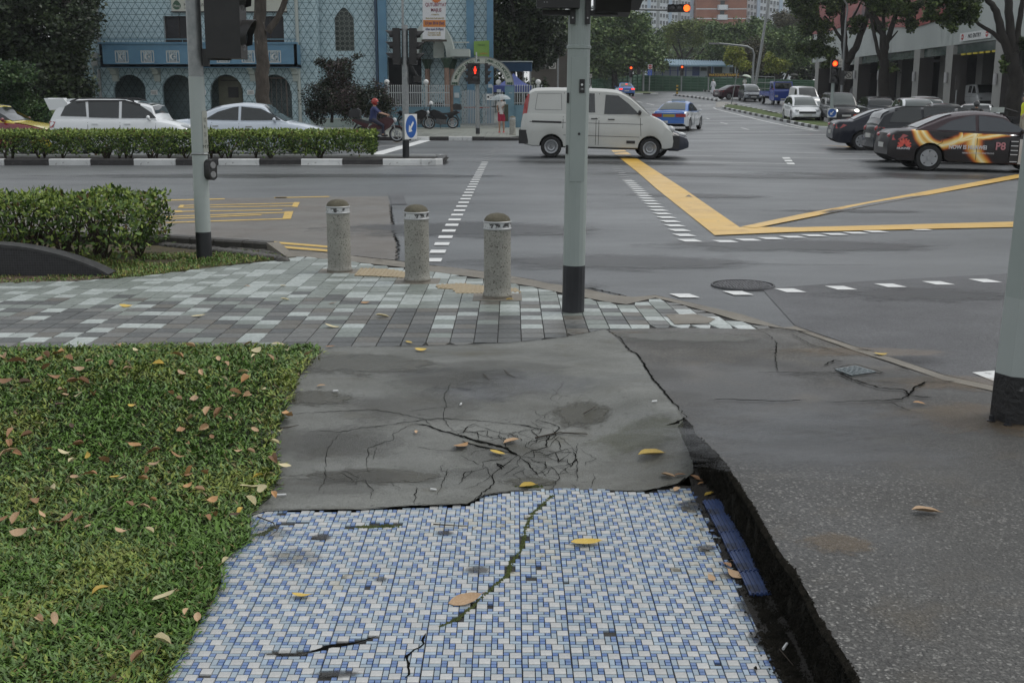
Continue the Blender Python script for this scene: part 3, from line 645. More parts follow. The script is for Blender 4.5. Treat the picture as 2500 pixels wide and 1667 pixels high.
o=mb.build('access_cover',M('galvanised_cover',(.16,.19,.20),(.24,.27,.28),scale=25,rough=.4,metal=.5)); o.location=c; tag(o,'small square grey chequer plate cover set in cracked kerbside concrete','access cover')
# ---------------- road markings ----------------
rm=struct('road_markings')
def quad(pts,mat,name='line',z=.008,h=rd):
    P=[G(p,h) for p in pts]; n=len(P); mb=MB(); mb.add([(v.x,v.y,h(v.x,v.y)+z) for v in P],[tuple(range(n))]); return mb.build(name,mat,rm)
def strip(p0,p1,w,mat,name='line',z=.008,n=12):    # straight line of constant width between two ground points
    a,b=G(p0),G(p1); d=(b-a); d.z=0; d.normalize(); s=Vector((-d.y,d.x,0))*w/2; mb=MB(); vs=[]
    for i in range(n+1):
        c=a.lerp(b,i/n)
        for k in (-1,1): p=c+s*k; vs.append((p.x,p.y,rd(p.x,p.y)+z))
    mb.add(vs,[(2*i,2*i+1,2*i+3,2*i+2) for i in range(n)]); return mb.build(name,mat,rm)
def dashes(p0,p1,n,dx,dy,mat,name='dash',skewx=0,z=.008):   # n parallelogram dashes between two ground points
    a,b=G(p0),G(p1); me=None
    for i in range(n):
        c=a.lerp(b,i/(n-1)); mb=MB(); zz=rd(c.x,c.y)+z
        if me is None:
            mb.add([(-dx/2-skewx,-dy/2,0),(dx/2-skewx,-dy/2,0),(dx/2+skewx,dy/2,0),(-dx/2+skewx,dy/2,0)],[(0,1,2,3)]); me=mb.mesh(name,mat)
        o=link(name,me,rm); o.location=(c.x,c.y,zz)
# crossing edge dashes, left and right lines
dashes(q('L',1437,866),q('L',1830,116),29,.165,.25,m_white)
dashes(q('L',1840,100),q('L',1915,8),9,.165,.25,M('faded_white_paint',(.25,.255,.26),(.32,.32,.32),scale=6,rough=.5))
dashes(q('M',1308,749),q('M',860,309),20,.20,.24,m_white,skewx=-.03)
dashes(q('M',845,300),q('M',765,210),7,.20,.24,MATS['faded_white_paint'])
dashes(q('M',1570,755),q('M',2680,684),8,.215,.19,m_white,skewx=-.03)
dashes(q('M',3000,668),q('M',3500,640),3,.215,.19,m_white,skewx=-.03)
dashes(q('M',1270,1157),(2405,687),7,.165,.19,m_white,skewx=-.03)
quad([q('N',1262,1235),q('N',1420,1222),q('N',1450,1310),q('N',1400,1290)],m_white)
# yellow box junction
quad([q('M',750,105),q('M',850,98),q('M',1100,262),q('M',1280,378),q('M',1680,655),q('M',1495,713),q('M',1060,365),q('M',930,250)],m_yell)
quad([q('M',730,82),q('M',830,82),q('M',845,92),q('M',745,96)],m_yell,z=.006)
quad([q('M',1520,690),q('M',1690,652),q('M',2111,655),(2470,543.5),(2700,540),(2700,552.5),(2470,556.5),q('M',2111,688),q('M',1495,713)],m_yell,z=.012)
quad([q('M',1690,652),q('M',2111,563),(2480,428),(2900,377),(2900,383),(2500,434),(2000,528),q('M',1790,662)],m_yell,z=.016)
quad([q('F',300,1266),q('F',600,1282),q('F',750,1289),q('F',750,1292),q('F',600,1286)],m_yell,z=.01)
# white lane and stop lines out on the junction
for a,b,w in (((1530,q('M',0,80)[1]),q('M',1540,94),.10),(q('M',880,122),q('M',1475,126),.10),(q('M',1020,163),q('M',2050,185),.12),(q('M',2000,98),q('F',900,1350),.10),(q('M',1990,137),q('F',1020,1396),.12),
   (q('F',0,1250),q('F',400,1262),.1),(q('K',-600,70),q('L',1395,140),.12)):
    strip(a,b,w,m_white)
for x,y in ((2015,141),(2030,161),(2047,182)): quad([q('M',x-28,y-6),q('M',x+28,y-6),q('M',x+38,y+6),q('M',x-18,y+6)],m_white)
strip(q('L',275,238),q('L',1600,232),.06,MATS['faded_white_paint'])
strip(q('C',65,1560),q('C',610,1408),.45,m_white)
strip(q('C',130,1472),q('C',340,1472),.1,m_white); strip(q('C',235,1436),q('C',340,1436),.08,m_yell)
strip(q('A',-100,1455),q('A',560,1455),.12,m_white); strip(q('C',-400,1475),q('C',130,1478),.1,m_white)
strip(q('A',-100,1415),q('A',530,1412),.10,m_white)
quad([q('K',1240,343),q('K',1720,331),q('K',1720,338),q('K',1240,350)],m_yell2); quad([q('L',220,386),q('L',640,377),q('L',640,383),q('L',220,392)],m_yell2); quad([q('K',2100,322),q('K',2195,320),q('K',2195,327),q('K',2110,329)],m_yell2)
quad([q('L',190,722),q('L',250,727),q('L',625,758),q('L',625,772),q('L',280,745),q('L',215,737)],m_yell2); quad([q('L',260,758),q('L',330,762),q('L',625,787),q('L',625,803),q('L',320,778)],m_yell2)
for a,b in ((q('K',1400,386),q('L',405,430)),(q('K',1395,402),q('L',395,452)),(q('K',1350,432),q('L',280,482)),(q('K',1300,470),q('L',350,500)),(q('K',1300,487),q('L',120,520)),(q('K',1270,517),q('L',335,549))): strip(a,b,.12,m_yell2)
for P4 in (((1380,382),(1410,382),(1400,405),(1360,405)),((1335,425),(1390,424),(1400,438),(1340,440)),((1275,468),(1310,466),(1310,492),(1270,494))): quad([q('K',*p) for p in P4],m_yell2,z=.0095)
for P4 in (((370,424),(415,424),(395,462),(350,458)),((300,495),(365,492),(345,552),(280,552))): quad([q('L',*p) for p in P4],m_yell2,z=.0095)
# far carriageway markings
dashes(q('E',345,1500) if 0 else q('E',660,1528),q('E',1900,1524),12,1.0,.14,m_white); dashes(q('E',700,1492),q('E',1950,1478),10,1.2,.12,m_white)
for a,b in ((( 60,1140),(130,1157)),((175,1166),(265,1188)),((850,1333),(885,1345)),((1010,1380),(1090,1400)),((1240,1442),(1330,1462))): strip(q('E',*a),q('E',*b),.13,m_white,n=2)
strip(q('E',960,1232),q('E',2110,1478),.14,m_white)
strip(q('E',970,1236),q('E',930,1215),.14,m_white); strip(q('E',820,1195),q('E',850,1200),.14,m_white); strip(q('E',750,1185),q('E',790,1192),.14,m_white)
quad([q('E',840,1180),q('E',900,1180),q('E',930,1190),q('E',870,1196)],MATS['faded_white_paint'])
for a,b in (((885,650),(1190,700)),((1060,735),(1110,750)),((1200,762),(1260,775)),((1300,780),(1380,800)),((1420,805),(1500,825)),((1560,830),(1640,850)),((1700,850),(1780,875))): strip(q('V',*a),q('V',*b),.16,m_white,n=2)
for i in range(6): strip(q('E',300+i*60,1070+i*5),q('E',335+i*60,1073+i*5),.1,MATS['faded_white_paint'],n=2)
strip(q('F',0,1138),q('F',400,1141),.12,m_white); dashes(q('F',10,1172),q('F',380,1176),5,1.0,.14,m_white)
strip(q('F',0,1075),q('F',240,1128),.14,m_white); strip(q('F',0,1330),q('F',850,1352),.06,MATS['faded_white_paint'])
# ---------------- grass and foliage ----------------
def leafmat(name,c1,c2,**k):
    m=M(name,c1,c2,scale=k.get('scale',3),rough=k.get('rough',.5),fine=(k.get('fs',25),.65,1.35),spec=.3)
    b=m.node_tree.nodes['Principled BSDF']; b.inputs['Subsurface Weight'].default_value=0
    return m
g_mats=[leafmat('grass_a',(.080,.160,.026),(.120,.215,.042),scale=1.5),leafmat('grass_b',(.115,.195,.062),(.165,.25,.09),scale=1.5),leafmat('grass_c',(.17,.22,.04),(.24,.28,.07),scale=1.5),leafmat('grass_dry',(.16,.13,.05),(.22,.18,.08))]
def setmi(o,k,w,rep=1):
    n=len(o.data.polygons); mi=rng.choice(k,size=n//rep,p=w).repeat(rep); mi=np.resize(mi,n); o.data.polygons.foreach_set('material_index',mi.astype(np.int32))
def blades(name,poly,hf,n,L0,L1,w,flat,mats,wts,kind='stuff',margin=0,parent=None,cond=None):
    xs=[p[0] for p in poly]; ys=[p[1] for p in poly]; P=[]
    while len(P)<n:
        x=random.uniform(min(xs),max(xs)); y=random.uniform(min(ys),max(ys))
        if inpoly(x,y,poly) and (cond is None or cond(x,y)): P.append((x+random.gauss(0,.012),y+random.gauss(0,.012),hf(x,y)))
    P=np.array(P); k=len(P); th=rng.uniform(0,2*PI,k); ln=rng.uniform(L0,L1,k); el=rng.uniform(flat[0],flat[1],k)
    dx,dy=np.cos(th),np.sin(th); D=np.stack([dx*np.cos(el),dy*np.cos(el),np.sin(el)],1)*ln[:,None]
    Sd=np.stack([-dy,dx,rng.uniform(-.5,.5,k)],1)*w*rng.uniform(.6,1.2,(k,1))
    mid=P+D*.5+np.array([0,0,1])*ln[:,None]*.12
    V=np.stack([P,mid-Sd/2,P+D,mid+Sd/2],1).reshape(-1,3); F=np.arange(4*k).reshape(-1,4)
    o=nmesh(name,V,F,mats,parent,kind); nzv=np.array([noise.noise((p[0]*2.2,p[1]*2.2,2)) for p in P])+rng.normal(0,.28,k); mi=np.digitize(nzv,[-.05,.27]); mi[rng.random(k)<wts[3]]=3; o.data.polygons.foreach_set('material_index',mi.astype(np.int32)); return o
m_lawn=M('lawn_soil',(.018,.028,.010),(.03,.042,.015),scale=8,rough=.95,bump=.8,bscale=50)
LW=[(x,max(1.9,y)) for x,y in LAWN]; LW=LAWN[:24]+[(LAWN[24][0],2.2),(-5.5,2.2)]
def hl(x,y): return hp(x,y)+.012+.012*noise.noise((x*2,y*2,4))
sheet('lawn',LW,hl,.25,m_lawn)
clip=lambda a,b: (lambda x,y: a<y<b and abs(x)<y*.47+.8 and noise.noise((x*3,y*3,8))>-.9)
blades('grass',LW,hl,46000,.022,.048,.0085,(.1,.85),g_mats,[.46,.38,.13,.045],cond=clip(2.4,4.2))
blades('grass',LW,hl,49000,.025,.055,.010,(.1,.85),g_mats,[.44,.38,.15,.045],cond=clip(4.2,7.2))
# verge under the pole, brown strip, low curved wall
ver=wall_xy([q('K',-700,900),q('K',0,860),q('K',560,800),q('K',900,700),q('K',1220,640),q('K',1500,680),q('K',1900,745),q('K',2120,800),q('K',2000,815),q('K',1700,848),q('K',1350,893),q('K',1100,928),q('K',830,943),q('K',560,962),q('K',0,978),q('K',-700,1000)],hs_)
VER=[(-12,13.4),(-6.9,13.3)]+wall_xy([q('K',1270,612),q('K',1630,640),q('K',2060,662),q('K',2190,795)],hs_)+wall_xy([q('K',2000,815),q('K',1700,848),q('K',1350,893),q('K',1100,928),q('K',830,943),q('K',560,962),q('K',0,978),q('K',-900,1005)],hs_)+[(-12,10)]
sheet('verge',VER,lambda x,y:.035,.5,M('verge_soil',(.05,.04,.022),(.09,.075,.035),scale=3,rough=.95,bump=.6,bscale=40))
blades('grass',VER,lambda x,y:.036,26000,.02,.05,.010,(.2,1.2),[g_mats[0],g_mats[1],g_mats[2],leafmat('grass_straw',(.22,.17,.07),(.30,.24,.11))],[.25,.25,.3,.2],
   cond=lambda x,y:x>-6 and noise.noise((x*2.5,y*2.5,1))>-.28 and y<11.6+.25*noise.noise((x*3,y,2)))
bs=wall_xy([q('K',-900,945),q('K',0,928),q('K',840,928),q('K',700,955),q('K',560,963),q('K',0,980),q('K',-900,1005)],hs_)
sheet('brown_gravel_strip',bs,lambda x,y:.052,.3,M('brown_gravel',(.075,.05,.033),(.11,.078,.052),scale=20,rough=.8,bump=.5,bscale=80,fine=(90,.7,1.3)))
# cobble stones set in the verge by the kerb
m_cob=M('cobble',(.045,.042,.036),(.085,.08,.068),scale=9,rough=.5,bump=.4,bscale=40,rand=(.7,1.25))
cs=struct('cobble_strip'); cmesh=[]
for _ in range(3):
    mb=MB(); n=7; ring=[(math.cos(2*PI*i/n)*random.uniform(.8,1.1)*.075,math.sin(2*PI*i/n)*random.uniform(.8,1.1)*.05) for i in range(n)]
    mb.add([(x,y,-.02) for x,y in ring]+[(x*.95,y*.95,.018) for x,y in ring]+[(x*.6,y*.6,.035) for x,y in ring]+[(0,0,.037)],
      [(i,(i+1)%n,n+(i+1)%n,n+i) for i in range(n)]+[(n+i,n+(i+1)%n,2*n+(i+1)%n,2*n+i) for i in range(n)]+[(2*n+i,2*n+(i+1)%n,3*n) for i in range(n)])
    cmesh.append(mb.mesh('stone',m_cob,smooth=50))
for u in range(24):
    for v in range(6):
        t=u/23; x0,y0=1240+880*t,(648+42*t**1.0+30*t*t); p=G(q('K',x0,y0+v*(9+8*t)),lambda x,y:.035)
        o=link('stone',cmesh[(u+v)%3],cs); o.location=(p.x+(.06 if v%2 else 0)+random.uniform(-.015,.015),p.y+random.uniform(-.012,.012),.036); o.rotation_euler=(random.gauss(0,.1),random.gauss(0,.1),random.uniform(-.4,.2))
# raised black kerb by the bus bay
m_dk=M('dark_kerb',(.028,.026,.023),(.06,.056,.048),scale=4,rough=.6,bump=.3,bscale=50,spots=[((.11,.095,.07),7,.6,.7)])
kk=struct('kerb'); pts=[(-300,552)]+[q('K',600,596),q('K',1270,606),q('K',1450,618),q('K',1630,632),q('K',1850,645),q('K',2040,658)]
KP=[G(p,lambda x,y:.15) for p in pts]
def kerbline(par,P,mats,w=.13,z0=-.02,z1=.13,step=None,name='kerb_block',h=None):
    for i,(a,b) in enumerate(zip(P[:-1],P[1:])):
        a=Vector(a);b=Vector(b); d=(b-a); d.z=0; ln=d.length; d.normalize(); s=Vector((-d.y,d.x,0)); g=.006 if ln>.3 else .002
        ha=0 if h is None else h(a.x,a.y); hb=0 if h is None else h(b.x,b.y)
        A=[a+d*g,b-d*g]; vs=[]
        for p,hh in ((A[0],ha),(A[1],hb)):
            for t,z in ((0,z0),(0,z1-.02),(.02,z1),(w,z1),(w,z0)): c=p+s*t; vs.append((c.x-a.x,c.y-a.y,hh+z))
        mb=MB(); mb.add(vs,[(0,1,6,5),(1,2,7,6),(2,3,8,7),(3,4,9,8),(0,4,3,2,1),(5,6,7,8,9)]); o=mb.build(name,mats[i%len(mats)],par); o.location=(a.x,a.y,0)
KP2=[]
for a,b in zip(KP[:-1],KP[1:]):
    n=max(1,round((b-a).length/.6)); KP2+=[a.lerp(b,k/n) for k in range(n)]
KP2.append(KP[-1]); kerbline(kk,KP2,[m_dk],z1=.14)
e=KP[-1]; f=G(q('K',2195,775),lambda x,y:.05); mb=MB(); d=(f-e); d.z=0; s=Vector((-d.y,d.x,0)).normalized()
mb.add([(e.x,e.y,0),(e.x,e.y,.14),(f.x,f.y,0),(f.x,f.y,.05),(e.x+s.x*.13,e.y+s.y*.13,0),(e.x+s.x*.13,e.y+s.y*.13,.14),(f.x+s.x*.1,f.y+s.y*.1,0),(f.x+s.x*.1,f.y+s.y*.1,.05)],[(0,2,3,1),(1,3,7,5),(4,5,7,6),(2,6,7,3),(0,1,5,4)])
mb.build('kerb_block',m_kerbc,kk)
# low arched wall of dark mosaic
def gridmat():
    m=M('dark_mosaic',(.012,.012,.014),(.022,.022,.024),scale=3,rough=.35,rough2=.6); N=m.node_tree.nodes;L=m.node_tree.links; b=N['Principled BSDF']
    br=N.new('ShaderNodeTexBrick'); br.offset=0; br.inputs['Scale'].default_value=1; br.inputs['Brick Width'].default_value=.022; br.inputs['Row Height'].default_value=.022; br.inputs['Mortar Size'].default_value=.0012
    mp=N.new('ShaderNodeMapping'); mp.inputs['Rotation'].default_value=(R(90),0,0); tc=N.new('ShaderNodeTexCoord'); L.new(tc.outputs['Object'],mp.inputs[0]); L.new(mp.outputs[0],br.inputs['Vector'])
    br.inputs['Color1'].default_value=(.014,.014,.016,1); br.inputs['Color2'].default_value=(.024,.024,.027,1); br.inputs['Mortar'].default_value=(.055,.055,.055,1); L.new(br.outputs[0],b.inputs['Base Color']); return m
wa=G(q('K',835,928),hs_); pk=-.26-wa.x
w0=-4.92; prof=[]
cx_,hw=(wa.x-1.10),1.10
for i in range(25):
    t=-1+2*i/24; prof.append((cx_+t*hw,.052+.27*(1-t*t)**.9))
mb=MB(); mb.slabxz([(cx_-hw,.03)]+prof+[(cx_+hw,.03)],wa.y,wa.y+.17)
cap=MB()
for i in range(24):
    (xa,za),(xb,zb)=prof[i],prof[i+1]; cap.add([(xa,wa.y-.012,za-.012),(xb,wa.y-.012,zb-.012),(xb,wa.y-.012,zb+.014),(xa,wa.y-.012,za+.014),(xa,wa.y+.182,za-.012),(xb,wa.y+.182,zb-.012),(xb,wa.y+.182,zb+.014),(xa,wa.y+.182,za+.014)],[(0,1,2,3),(3,2,6,7),(7,6,5,4),(0,4,5,1)])
t=thing('low_wall','low arched wall clad in black mosaic in front of the clipped bush','wall'); mb.build('wall_body',gridmat(),t); cap.build('coping',M('black_coping',(.02,.02,.021),(.05,.05,.05),scale=12,rough=.5,bump=.3,bscale=70),t,smooth=30)
# ---------------- leaf clusters ----------------
def leafcloud(name,pos,size,mats,wts,parent=None,kind=None,asp=.5,up=.5,nrm=None):
    k=len(pos); P=np.asarray(pos,float); th=rng.uniform(0,2*PI,k); ph=rng.normal(up,.5,k)
    D=np.stack([np.cos(th)*np.cos(ph),np.sin(th)*np.cos(ph),np.sin(ph)],1); Sd=np.cross(D,rng.normal(0,1,(k,3))); Sd/=np.linalg.norm(Sd,axis=1)[:,None]+1e-9
    sz=rng.uniform(size*.6,size*1.3,k)[:,None]; N_=np.cross(D,Sd)
    V=np.stack([P,P+D*sz*.5-Sd*sz*asp/2+N_*sz*.08,P+D*sz,P+D*sz*.5+Sd*sz*asp/2+N_*sz*.08],1).reshape(-1,3); F=np.arange(4*k).reshape(-1,4)
    o=nmesh(name,V,F,mats,parent,kind); setmi(o,len(mats),wts); return o
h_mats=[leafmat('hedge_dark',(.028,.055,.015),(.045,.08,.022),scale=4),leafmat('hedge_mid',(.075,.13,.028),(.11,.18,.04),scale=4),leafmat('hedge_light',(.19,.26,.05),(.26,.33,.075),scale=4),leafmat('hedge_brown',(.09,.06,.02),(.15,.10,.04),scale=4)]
m_twig=M('twig',(.03,.022,.016),(.055,.042,.03),scale=12,rough=.9)
hb=thing('clipped_bush','leafy clipped green bush behind the low black arched wall','bush')
HX0,HX1,HY0,HY1=-8.6,-3.5,10.55,11.75
def hedgepts(n,X0,X1,Y0,Y1,z0,z1,shell=.1,lump=.05,fr=2.2,rag=.12):
    P=[]
    while len(P)<n:
        x=random.uniform(X0,X1); y=random.uniform(Y0,Y1); z=random.uniform(z0,z1)
        d=min(x-X0,X1-x,y-Y0,Y1-y,z1-z); d+=lump*noise.noise((x*fr,y*fr,z*fr))
        if random.random()<math.exp(-max(0,d)/shell) and not (z<z0+rag and random.random()<(1-(z-z0)/rag)*.9):
            k=noise.noise((x*fr*2,y*fr*2,z*fr*2))
            if k>-.45: P.append((x+lump*.6*k,y-lump*.5*k,z+lump*noise.noise((x*fr*1.7,y*fr,0))))
    return P
pp=hedgepts(16500,HX0,HX1,HY0,HY1,.10,.67,shell=.13,lump=.07,fr=1.8,rag=.22)
fr_=sorted([p for p in pp if p[1]<HY0+.25 and p[0]>-5.0],key=lambda p:random.random())[:290]; ids=set(fr_)
def wts_for(P): return None
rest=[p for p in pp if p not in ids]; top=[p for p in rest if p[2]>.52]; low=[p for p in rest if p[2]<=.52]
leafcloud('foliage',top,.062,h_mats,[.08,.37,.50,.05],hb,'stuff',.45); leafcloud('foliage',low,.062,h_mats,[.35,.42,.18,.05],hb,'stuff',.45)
lms=[]
for mt in h_mats[:3]:
    mb=MB(); mb.add([(0,0,0),(.014,-.013,.004),(.035,-.015,.004),(.062,0,-.004),(.035,.015,.004),(.014,.013,.004),(.03,0,-.002)],[(0,1,6),(1,2,6),(2,3,6),(3,4,6),(4,5,6),(5,0,6)]); lms.append(mb.mesh('leaf',mt,smooth=60))
for p in fr_:
    o=link('leaf',random.choices(lms,[.2,.4,.4])[0],hb); o.location=p; o.rotation_euler=(random.gauss(0,.7),random.gauss(-.4,.6),random.uniform(0,6.28))
def stems(parent,X0,X1,Y0,Y1,z0,z1,n,r=.016,spread=.3,br=4):
    for _ in range(n):
        mb=MB()
        x=random.uniform(X0+.2,X1-.2); y=random.uniform(Y0+.15,Y1-.15)
        for k in range(br):
            a=random.uniform(0,6.28); dx,dy=math.cos(a)*spread*random.uniform(.3,1),math.sin(a)*spread*random.uniform(.3,1); h=z0+(z1-z0)*random.uniform(.6,.95)
            x2=min(X1-.05,max(X0+.05,x+dx)); y2=min(Y1-.05,max(Y0+.05,y+dy))
            mb.tube([(x,y,z0),(x+(x2-x)*.3+random.gauss(0,.02),y+(y2-y)*.3,z0+(h-z0)*.4),(x2,y2,h)],[r,r*.7,r*.3],5)
        mb.build('stem',m_twig,parent)
stems(hb,HX0,HX1,HY0,HY1,.02,.62,34,r=.017,br=8,spread=.35)
# ---------------- median with hedge ----------------
med=struct('median'); MY=28.35
sheet('median_soil',[(-60,MY+.15),(-2.0,MY+.15),(-1.65,MY+.6),(-1.65,MY+2.0),(-2.0,MY+2.4),(-60,MY+2.4)],lambda x,y:.10,(6,1),m_soil)
xs_=[-60.0]+[(v-1250)/FPX*1.0*(MY*math.cos(PITCH)+CAMZ*.2) for v in (10.2-101.8*4,10.2-101.8*3,10.2-101.8*2,10.2-101.8,10.2,118.6,220.7,326,428.6,532.9,633,734.4,835.7,934,1028)]
kw=M('kerb_white',(.50,.51,.50),(.60,.61,.60),scale=2.5,rough=.6,spots=[((.22,.21,.2),9,.6,.7)]); kbk=M('kerb_black',(.016,.015,.015),(.03,.028,.027),scale=4,rough=.5,spots=[((.06,.055,.05),8,.62,.72)])
P=[Vector((x,MY,0)) for x in xs_]; kerbline(med,P,[kbk,kw] if len(xs_)%2 else [kw,kbk],w=.16,z1=.155)
P=[Vector((xs_[-1],MY,0)),Vector((xs_[-1]+.35,MY+.05,0)),Vector((xs_[-1]+.52,MY+.25,0)),Vector((xs_[-1]+.52,MY+2.2,0)),Vector((xs_[-1]+.3,MY+2.5,0)),Vector((-60,MY+2.55,0))]; kerbline(med,P,[kw,kw,kbk,kw,kw],w=.16,z1=.155)
mh=thing('median_hedge','long low clipped hedge on the median behind the black and white kerb','hedge')
for nn,ml,ws in ((0,0,0),):
    pp=hedgepts(42000,-21.5,-3.5,MY+.55,MY+1.75,.20,.80,shell=.10,lump=.06,fr=1.5,rag=.14)
    pp=[p for p in pp if p[0]>-16]+[p for p in pp if p[0]<=-16][::3]
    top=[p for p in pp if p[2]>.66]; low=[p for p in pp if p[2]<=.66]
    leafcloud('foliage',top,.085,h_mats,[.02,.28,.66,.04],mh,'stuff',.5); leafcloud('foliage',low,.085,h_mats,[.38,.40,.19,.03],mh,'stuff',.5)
stems(mh,-17,-3.5,MY+.6,MY+1.7,.1,.6,46,r=.02,br=5,spread=.3)
# ---------------- poles, signals and bollards ----------------
m_pole=M('pole_paint',(.27,.31,.295),(.32,.36,.34),scale=1.5,rough=.42,rough2=.5,spots=[((.30,.32,.31),22,.70,.76),((.12,.13,.12),5,.68,.8)],stretch=(1,1,.5))
m_pole2=M('pole_paint_new',(.33,.365,.35),(.36,.395,.38),scale=1.5,rough=.45)
m_pb=M('pole_black',(.012,.013,.016),(.022,.023,.027),scale=5,rough=.4,spots=[((.14,.14,.14),13,.70,.76)],bump=.15)
m_hous=M('signal_black',(.010,.010,.010),(.018,.017,.017),scale=8,rough=.45)
m_galv=M('galvanised',(.22,.235,.235),(.30,.31,.31),scale=12,rough=.45,metal=.6)
m_bolt=M('bolt',(.4,.4,.4),rough=.4,metal=.8)
m_red=M('lit_red',(.9,.035,.012),emis=1.1); m_redl=M('lit_red_core',(1,.14,.018),emis=1.5); m_lens=M('dark_lens',(.03,.028,.03),rough=.2)
def octa(mb,r0,r1,z0,z1,n=8,m=0): mb.lathe([(0.001,z0),(r0,z0),(r1,z1),(.001,z1)],n,m=m)
def lens3(par,c,ax,r=.1,hood=.16,mat=None,lit=False):   # lens disc + visor along axis ax (unit vec in xy)
    a=math.atan2(ax[1],ax[0]); T=Matrix.Translation(c)@Matrix.Rotation(a,4,'Z')
    mb=MB(); mb.lathe([(.001,.012),(r*.6,.010),(r,.0)],18,axis='x'); 
    me=mb.mesh('lens',mat or m_lens,smooth=60); me.transform(T); link('lens',me,par)
    mb=MB(); vs=[];n=14
    for i in range(n+1):
        t=R(-35)+(PI+R(70))*i/n; L_=hood*(.45+.55*math.sin(min(PI,max(0,t))))
        for rr in (r*1.08,r*1.13):
            vs+= [(0,rr*math.cos(t),rr*math.sin(t)),(L_,rr*math.cos(t)*.96,rr*math.sin(t)*.96+.01)]
    fs=[]
    for i in range(n): a0=4*i; fs+=[(a0,a0+1,a0+5,a0+4),(a0+2,a0+6,a0+7,a0+3),(a0+1,a0+3,a0+7,a0+5)]
    mb.add(vs,fs); me=mb.mesh('visor',m_hous,smooth=60); me.transform(T); link('visor',me,par)
def head(par,c,ax,n=3,sp=.27,r=.1,w=.26,d=.16,hood=.17,lit=None,name='signal_head',litmat=None,boxmat=None):  # c = centre of the back of the box
    a=math.atan2(ax[1],ax[0]); H_=sp*n+.06; mb=MB(); mb.box(0,d,-w/2,w/2,-H_/2,H_/2); mb.box(-.012,0,-w/2-.0,w/2,-H_/2+.01,H_/2-.01)
    me=mb.mesh(name,boxmat or m_hous); T=Matrix.Translation(c)@Matrix.Rotation(a,4,'Z'); me.transform(T); b=link(name,me,par)
    for i in range(n):
        z=(n-1)/2*sp-i*sp; p=T@Vector((d,0,z)); lens3(b,p,ax,r,hood,mat=(litmat or m_redl) if lit==i else None)
        if lit==i:
            mb=MB(); mb.lathe([(r*.72,.016),(r,.004)],18,axis='x'); me=mb.mesh('glow_ring',m_red); me.transform(T@Matrix.Translation((d,0,z))); link('glow_ring',me,b)
    return b
def toLoc(t): return t.location
# pole 1
g=G(q('K',1565,792),hs_); t=thing('signal_pole','grey signal pole with black foot standing in the grass verge left of the bollards','signal pole',(g.x,g.y,g.z)); t.rotation_euler=(0,R(.65),0)
mb=MB(); octa(mb,.074,.074,.27,1.76,24); mb.build('shaft',m_pole2,t,smooth=40); mb=MB(); octa(mb,.070,.068,1.76,6,24); mb.build('upper_shaft',m_galv,t,smooth=40)
mb=MB(); octa(mb,.076,.0755,-.02,.272,24); mb.build('painted_foot',m_pb,t,smooth=40)
mb=MB(); mb.lathe([(.0755,1.02),(.084,1.03),(.0755,1.04)],20); mb.build('clip',m_galv,t)
mb=MB(); mb.box(-.2,.22,-.19,.13,-.012,-.002); mb.build('base_pad',m_kerbc,t)
mb=MB(); mb.box(.075,.13,-.03,.03,1.86,2.02); mb.box(.08,.34,-.025,.025,1.915,1.95); mb.build('bracket',m_hous,t)
b=head(t,(.15,.0,2.32),(1,0),n=2,sp=.36,r=.135,w=.28,d=.32,hood=.12)
bx=MB()
for k in range(10):
    a=PI*k/9; bx.v.append((0,.06*math.cos(a)*1,.04*math.sin(a)+.06))
mb=MB(); pr=[(math.cos(2*PI*i/20)*.05,max(-.1,min(.1,math.sin(2*PI*i/20)*.05+(.05 if i<10 else -.05)))) for i in range(20)]
mb.slabyz(pr,.0,.085); me=mb.mesh('push_button_box',m_hous,smooth=40); me.transform(TM((.07,-.01,.88),rz=R(-35))); o=link('push_button_box',me,t)
for dz in (.045,-.045):
    mb=MB(); mb.lathe([(.001,.09),(.03,.09),(.034,.084)],14,axis='x'); me=mb.mesh('button',M('button_metal',(.25,.25,.25),rough=.3,metal=.5)); me.transform(TM((.07,-.01,.88+dz),rz=R(-35))); link('button',me,o)
mb=MB(); mb.box(.055,.10,-.056,-.05,1.05,1.44); pl=mb.build('notice_plate',M('cream_plate',(.42,.42,.37),(.48,.48,.43),scale=9,rough=.6),t)
for k,z in enumerate((1.36,1.29,1.22,1.15,1.10)): text('一二三八口'[k] if False else ['|¦','I:','¦|',':I','MT'][k],.045,MATS['signal_black'],pl,M4=TM((.078,-.0575,z),rx=R(90)),extr=.0005)
# pole 2
g=G((1399,762),hs_); t=thing('signal_pole','tall grey traffic light pole with black foot at the pavement corner, nearest the kerb ramp','signal pole',(g.x,g.y,g.z)); t.rotation_euler=(0,R(.62),0)
mb=MB(); octa(mb,.0795,.079,.345,1.86,16); mb.lathe([(.079,1.855),(.086,1.86),(.086,1.878),(.076,1.885)],16); mb.build('shaft',m_pole,t,smooth=15)
mb=MB()
for k in range(40):
    a=2*PI*k/40; 
rr=[(.076+(.0018 if k%2 else 0)) for k in range(48)]
vs=[];n=48
for z in (1.88,6.0):
    for k in range(n): vs.append((rr[k]*math.cos(2*PI*k/n),rr[k]*math.sin(2*PI*k/n),z))
mb.add(vs,[(k,(k+1)%n,n+(k+1)%n,n+k) for k in range(n)]); mb.build('upper_shaft',m_pole,t)
mb=MB(); octa(mb,.082,.0805,-.02,.347,16); mb.lathe([(.13,-.012),(.12,.004),(.082,.006)],12); mb.build('painted_foot',m_pb,t,smooth=15)
mb=MB(); mb.box(-.05,.05,-.0815,-.078,.95,1.8); mb.build('access_door',m_pole,t)
mb=MB(); mb.box(-.078,-.066,-.05,-.02,1.49,1.56); mb.box(-.078,-.066,-.05,-.02,1.14,1.2); mb.build('hinge',m_hous,t)
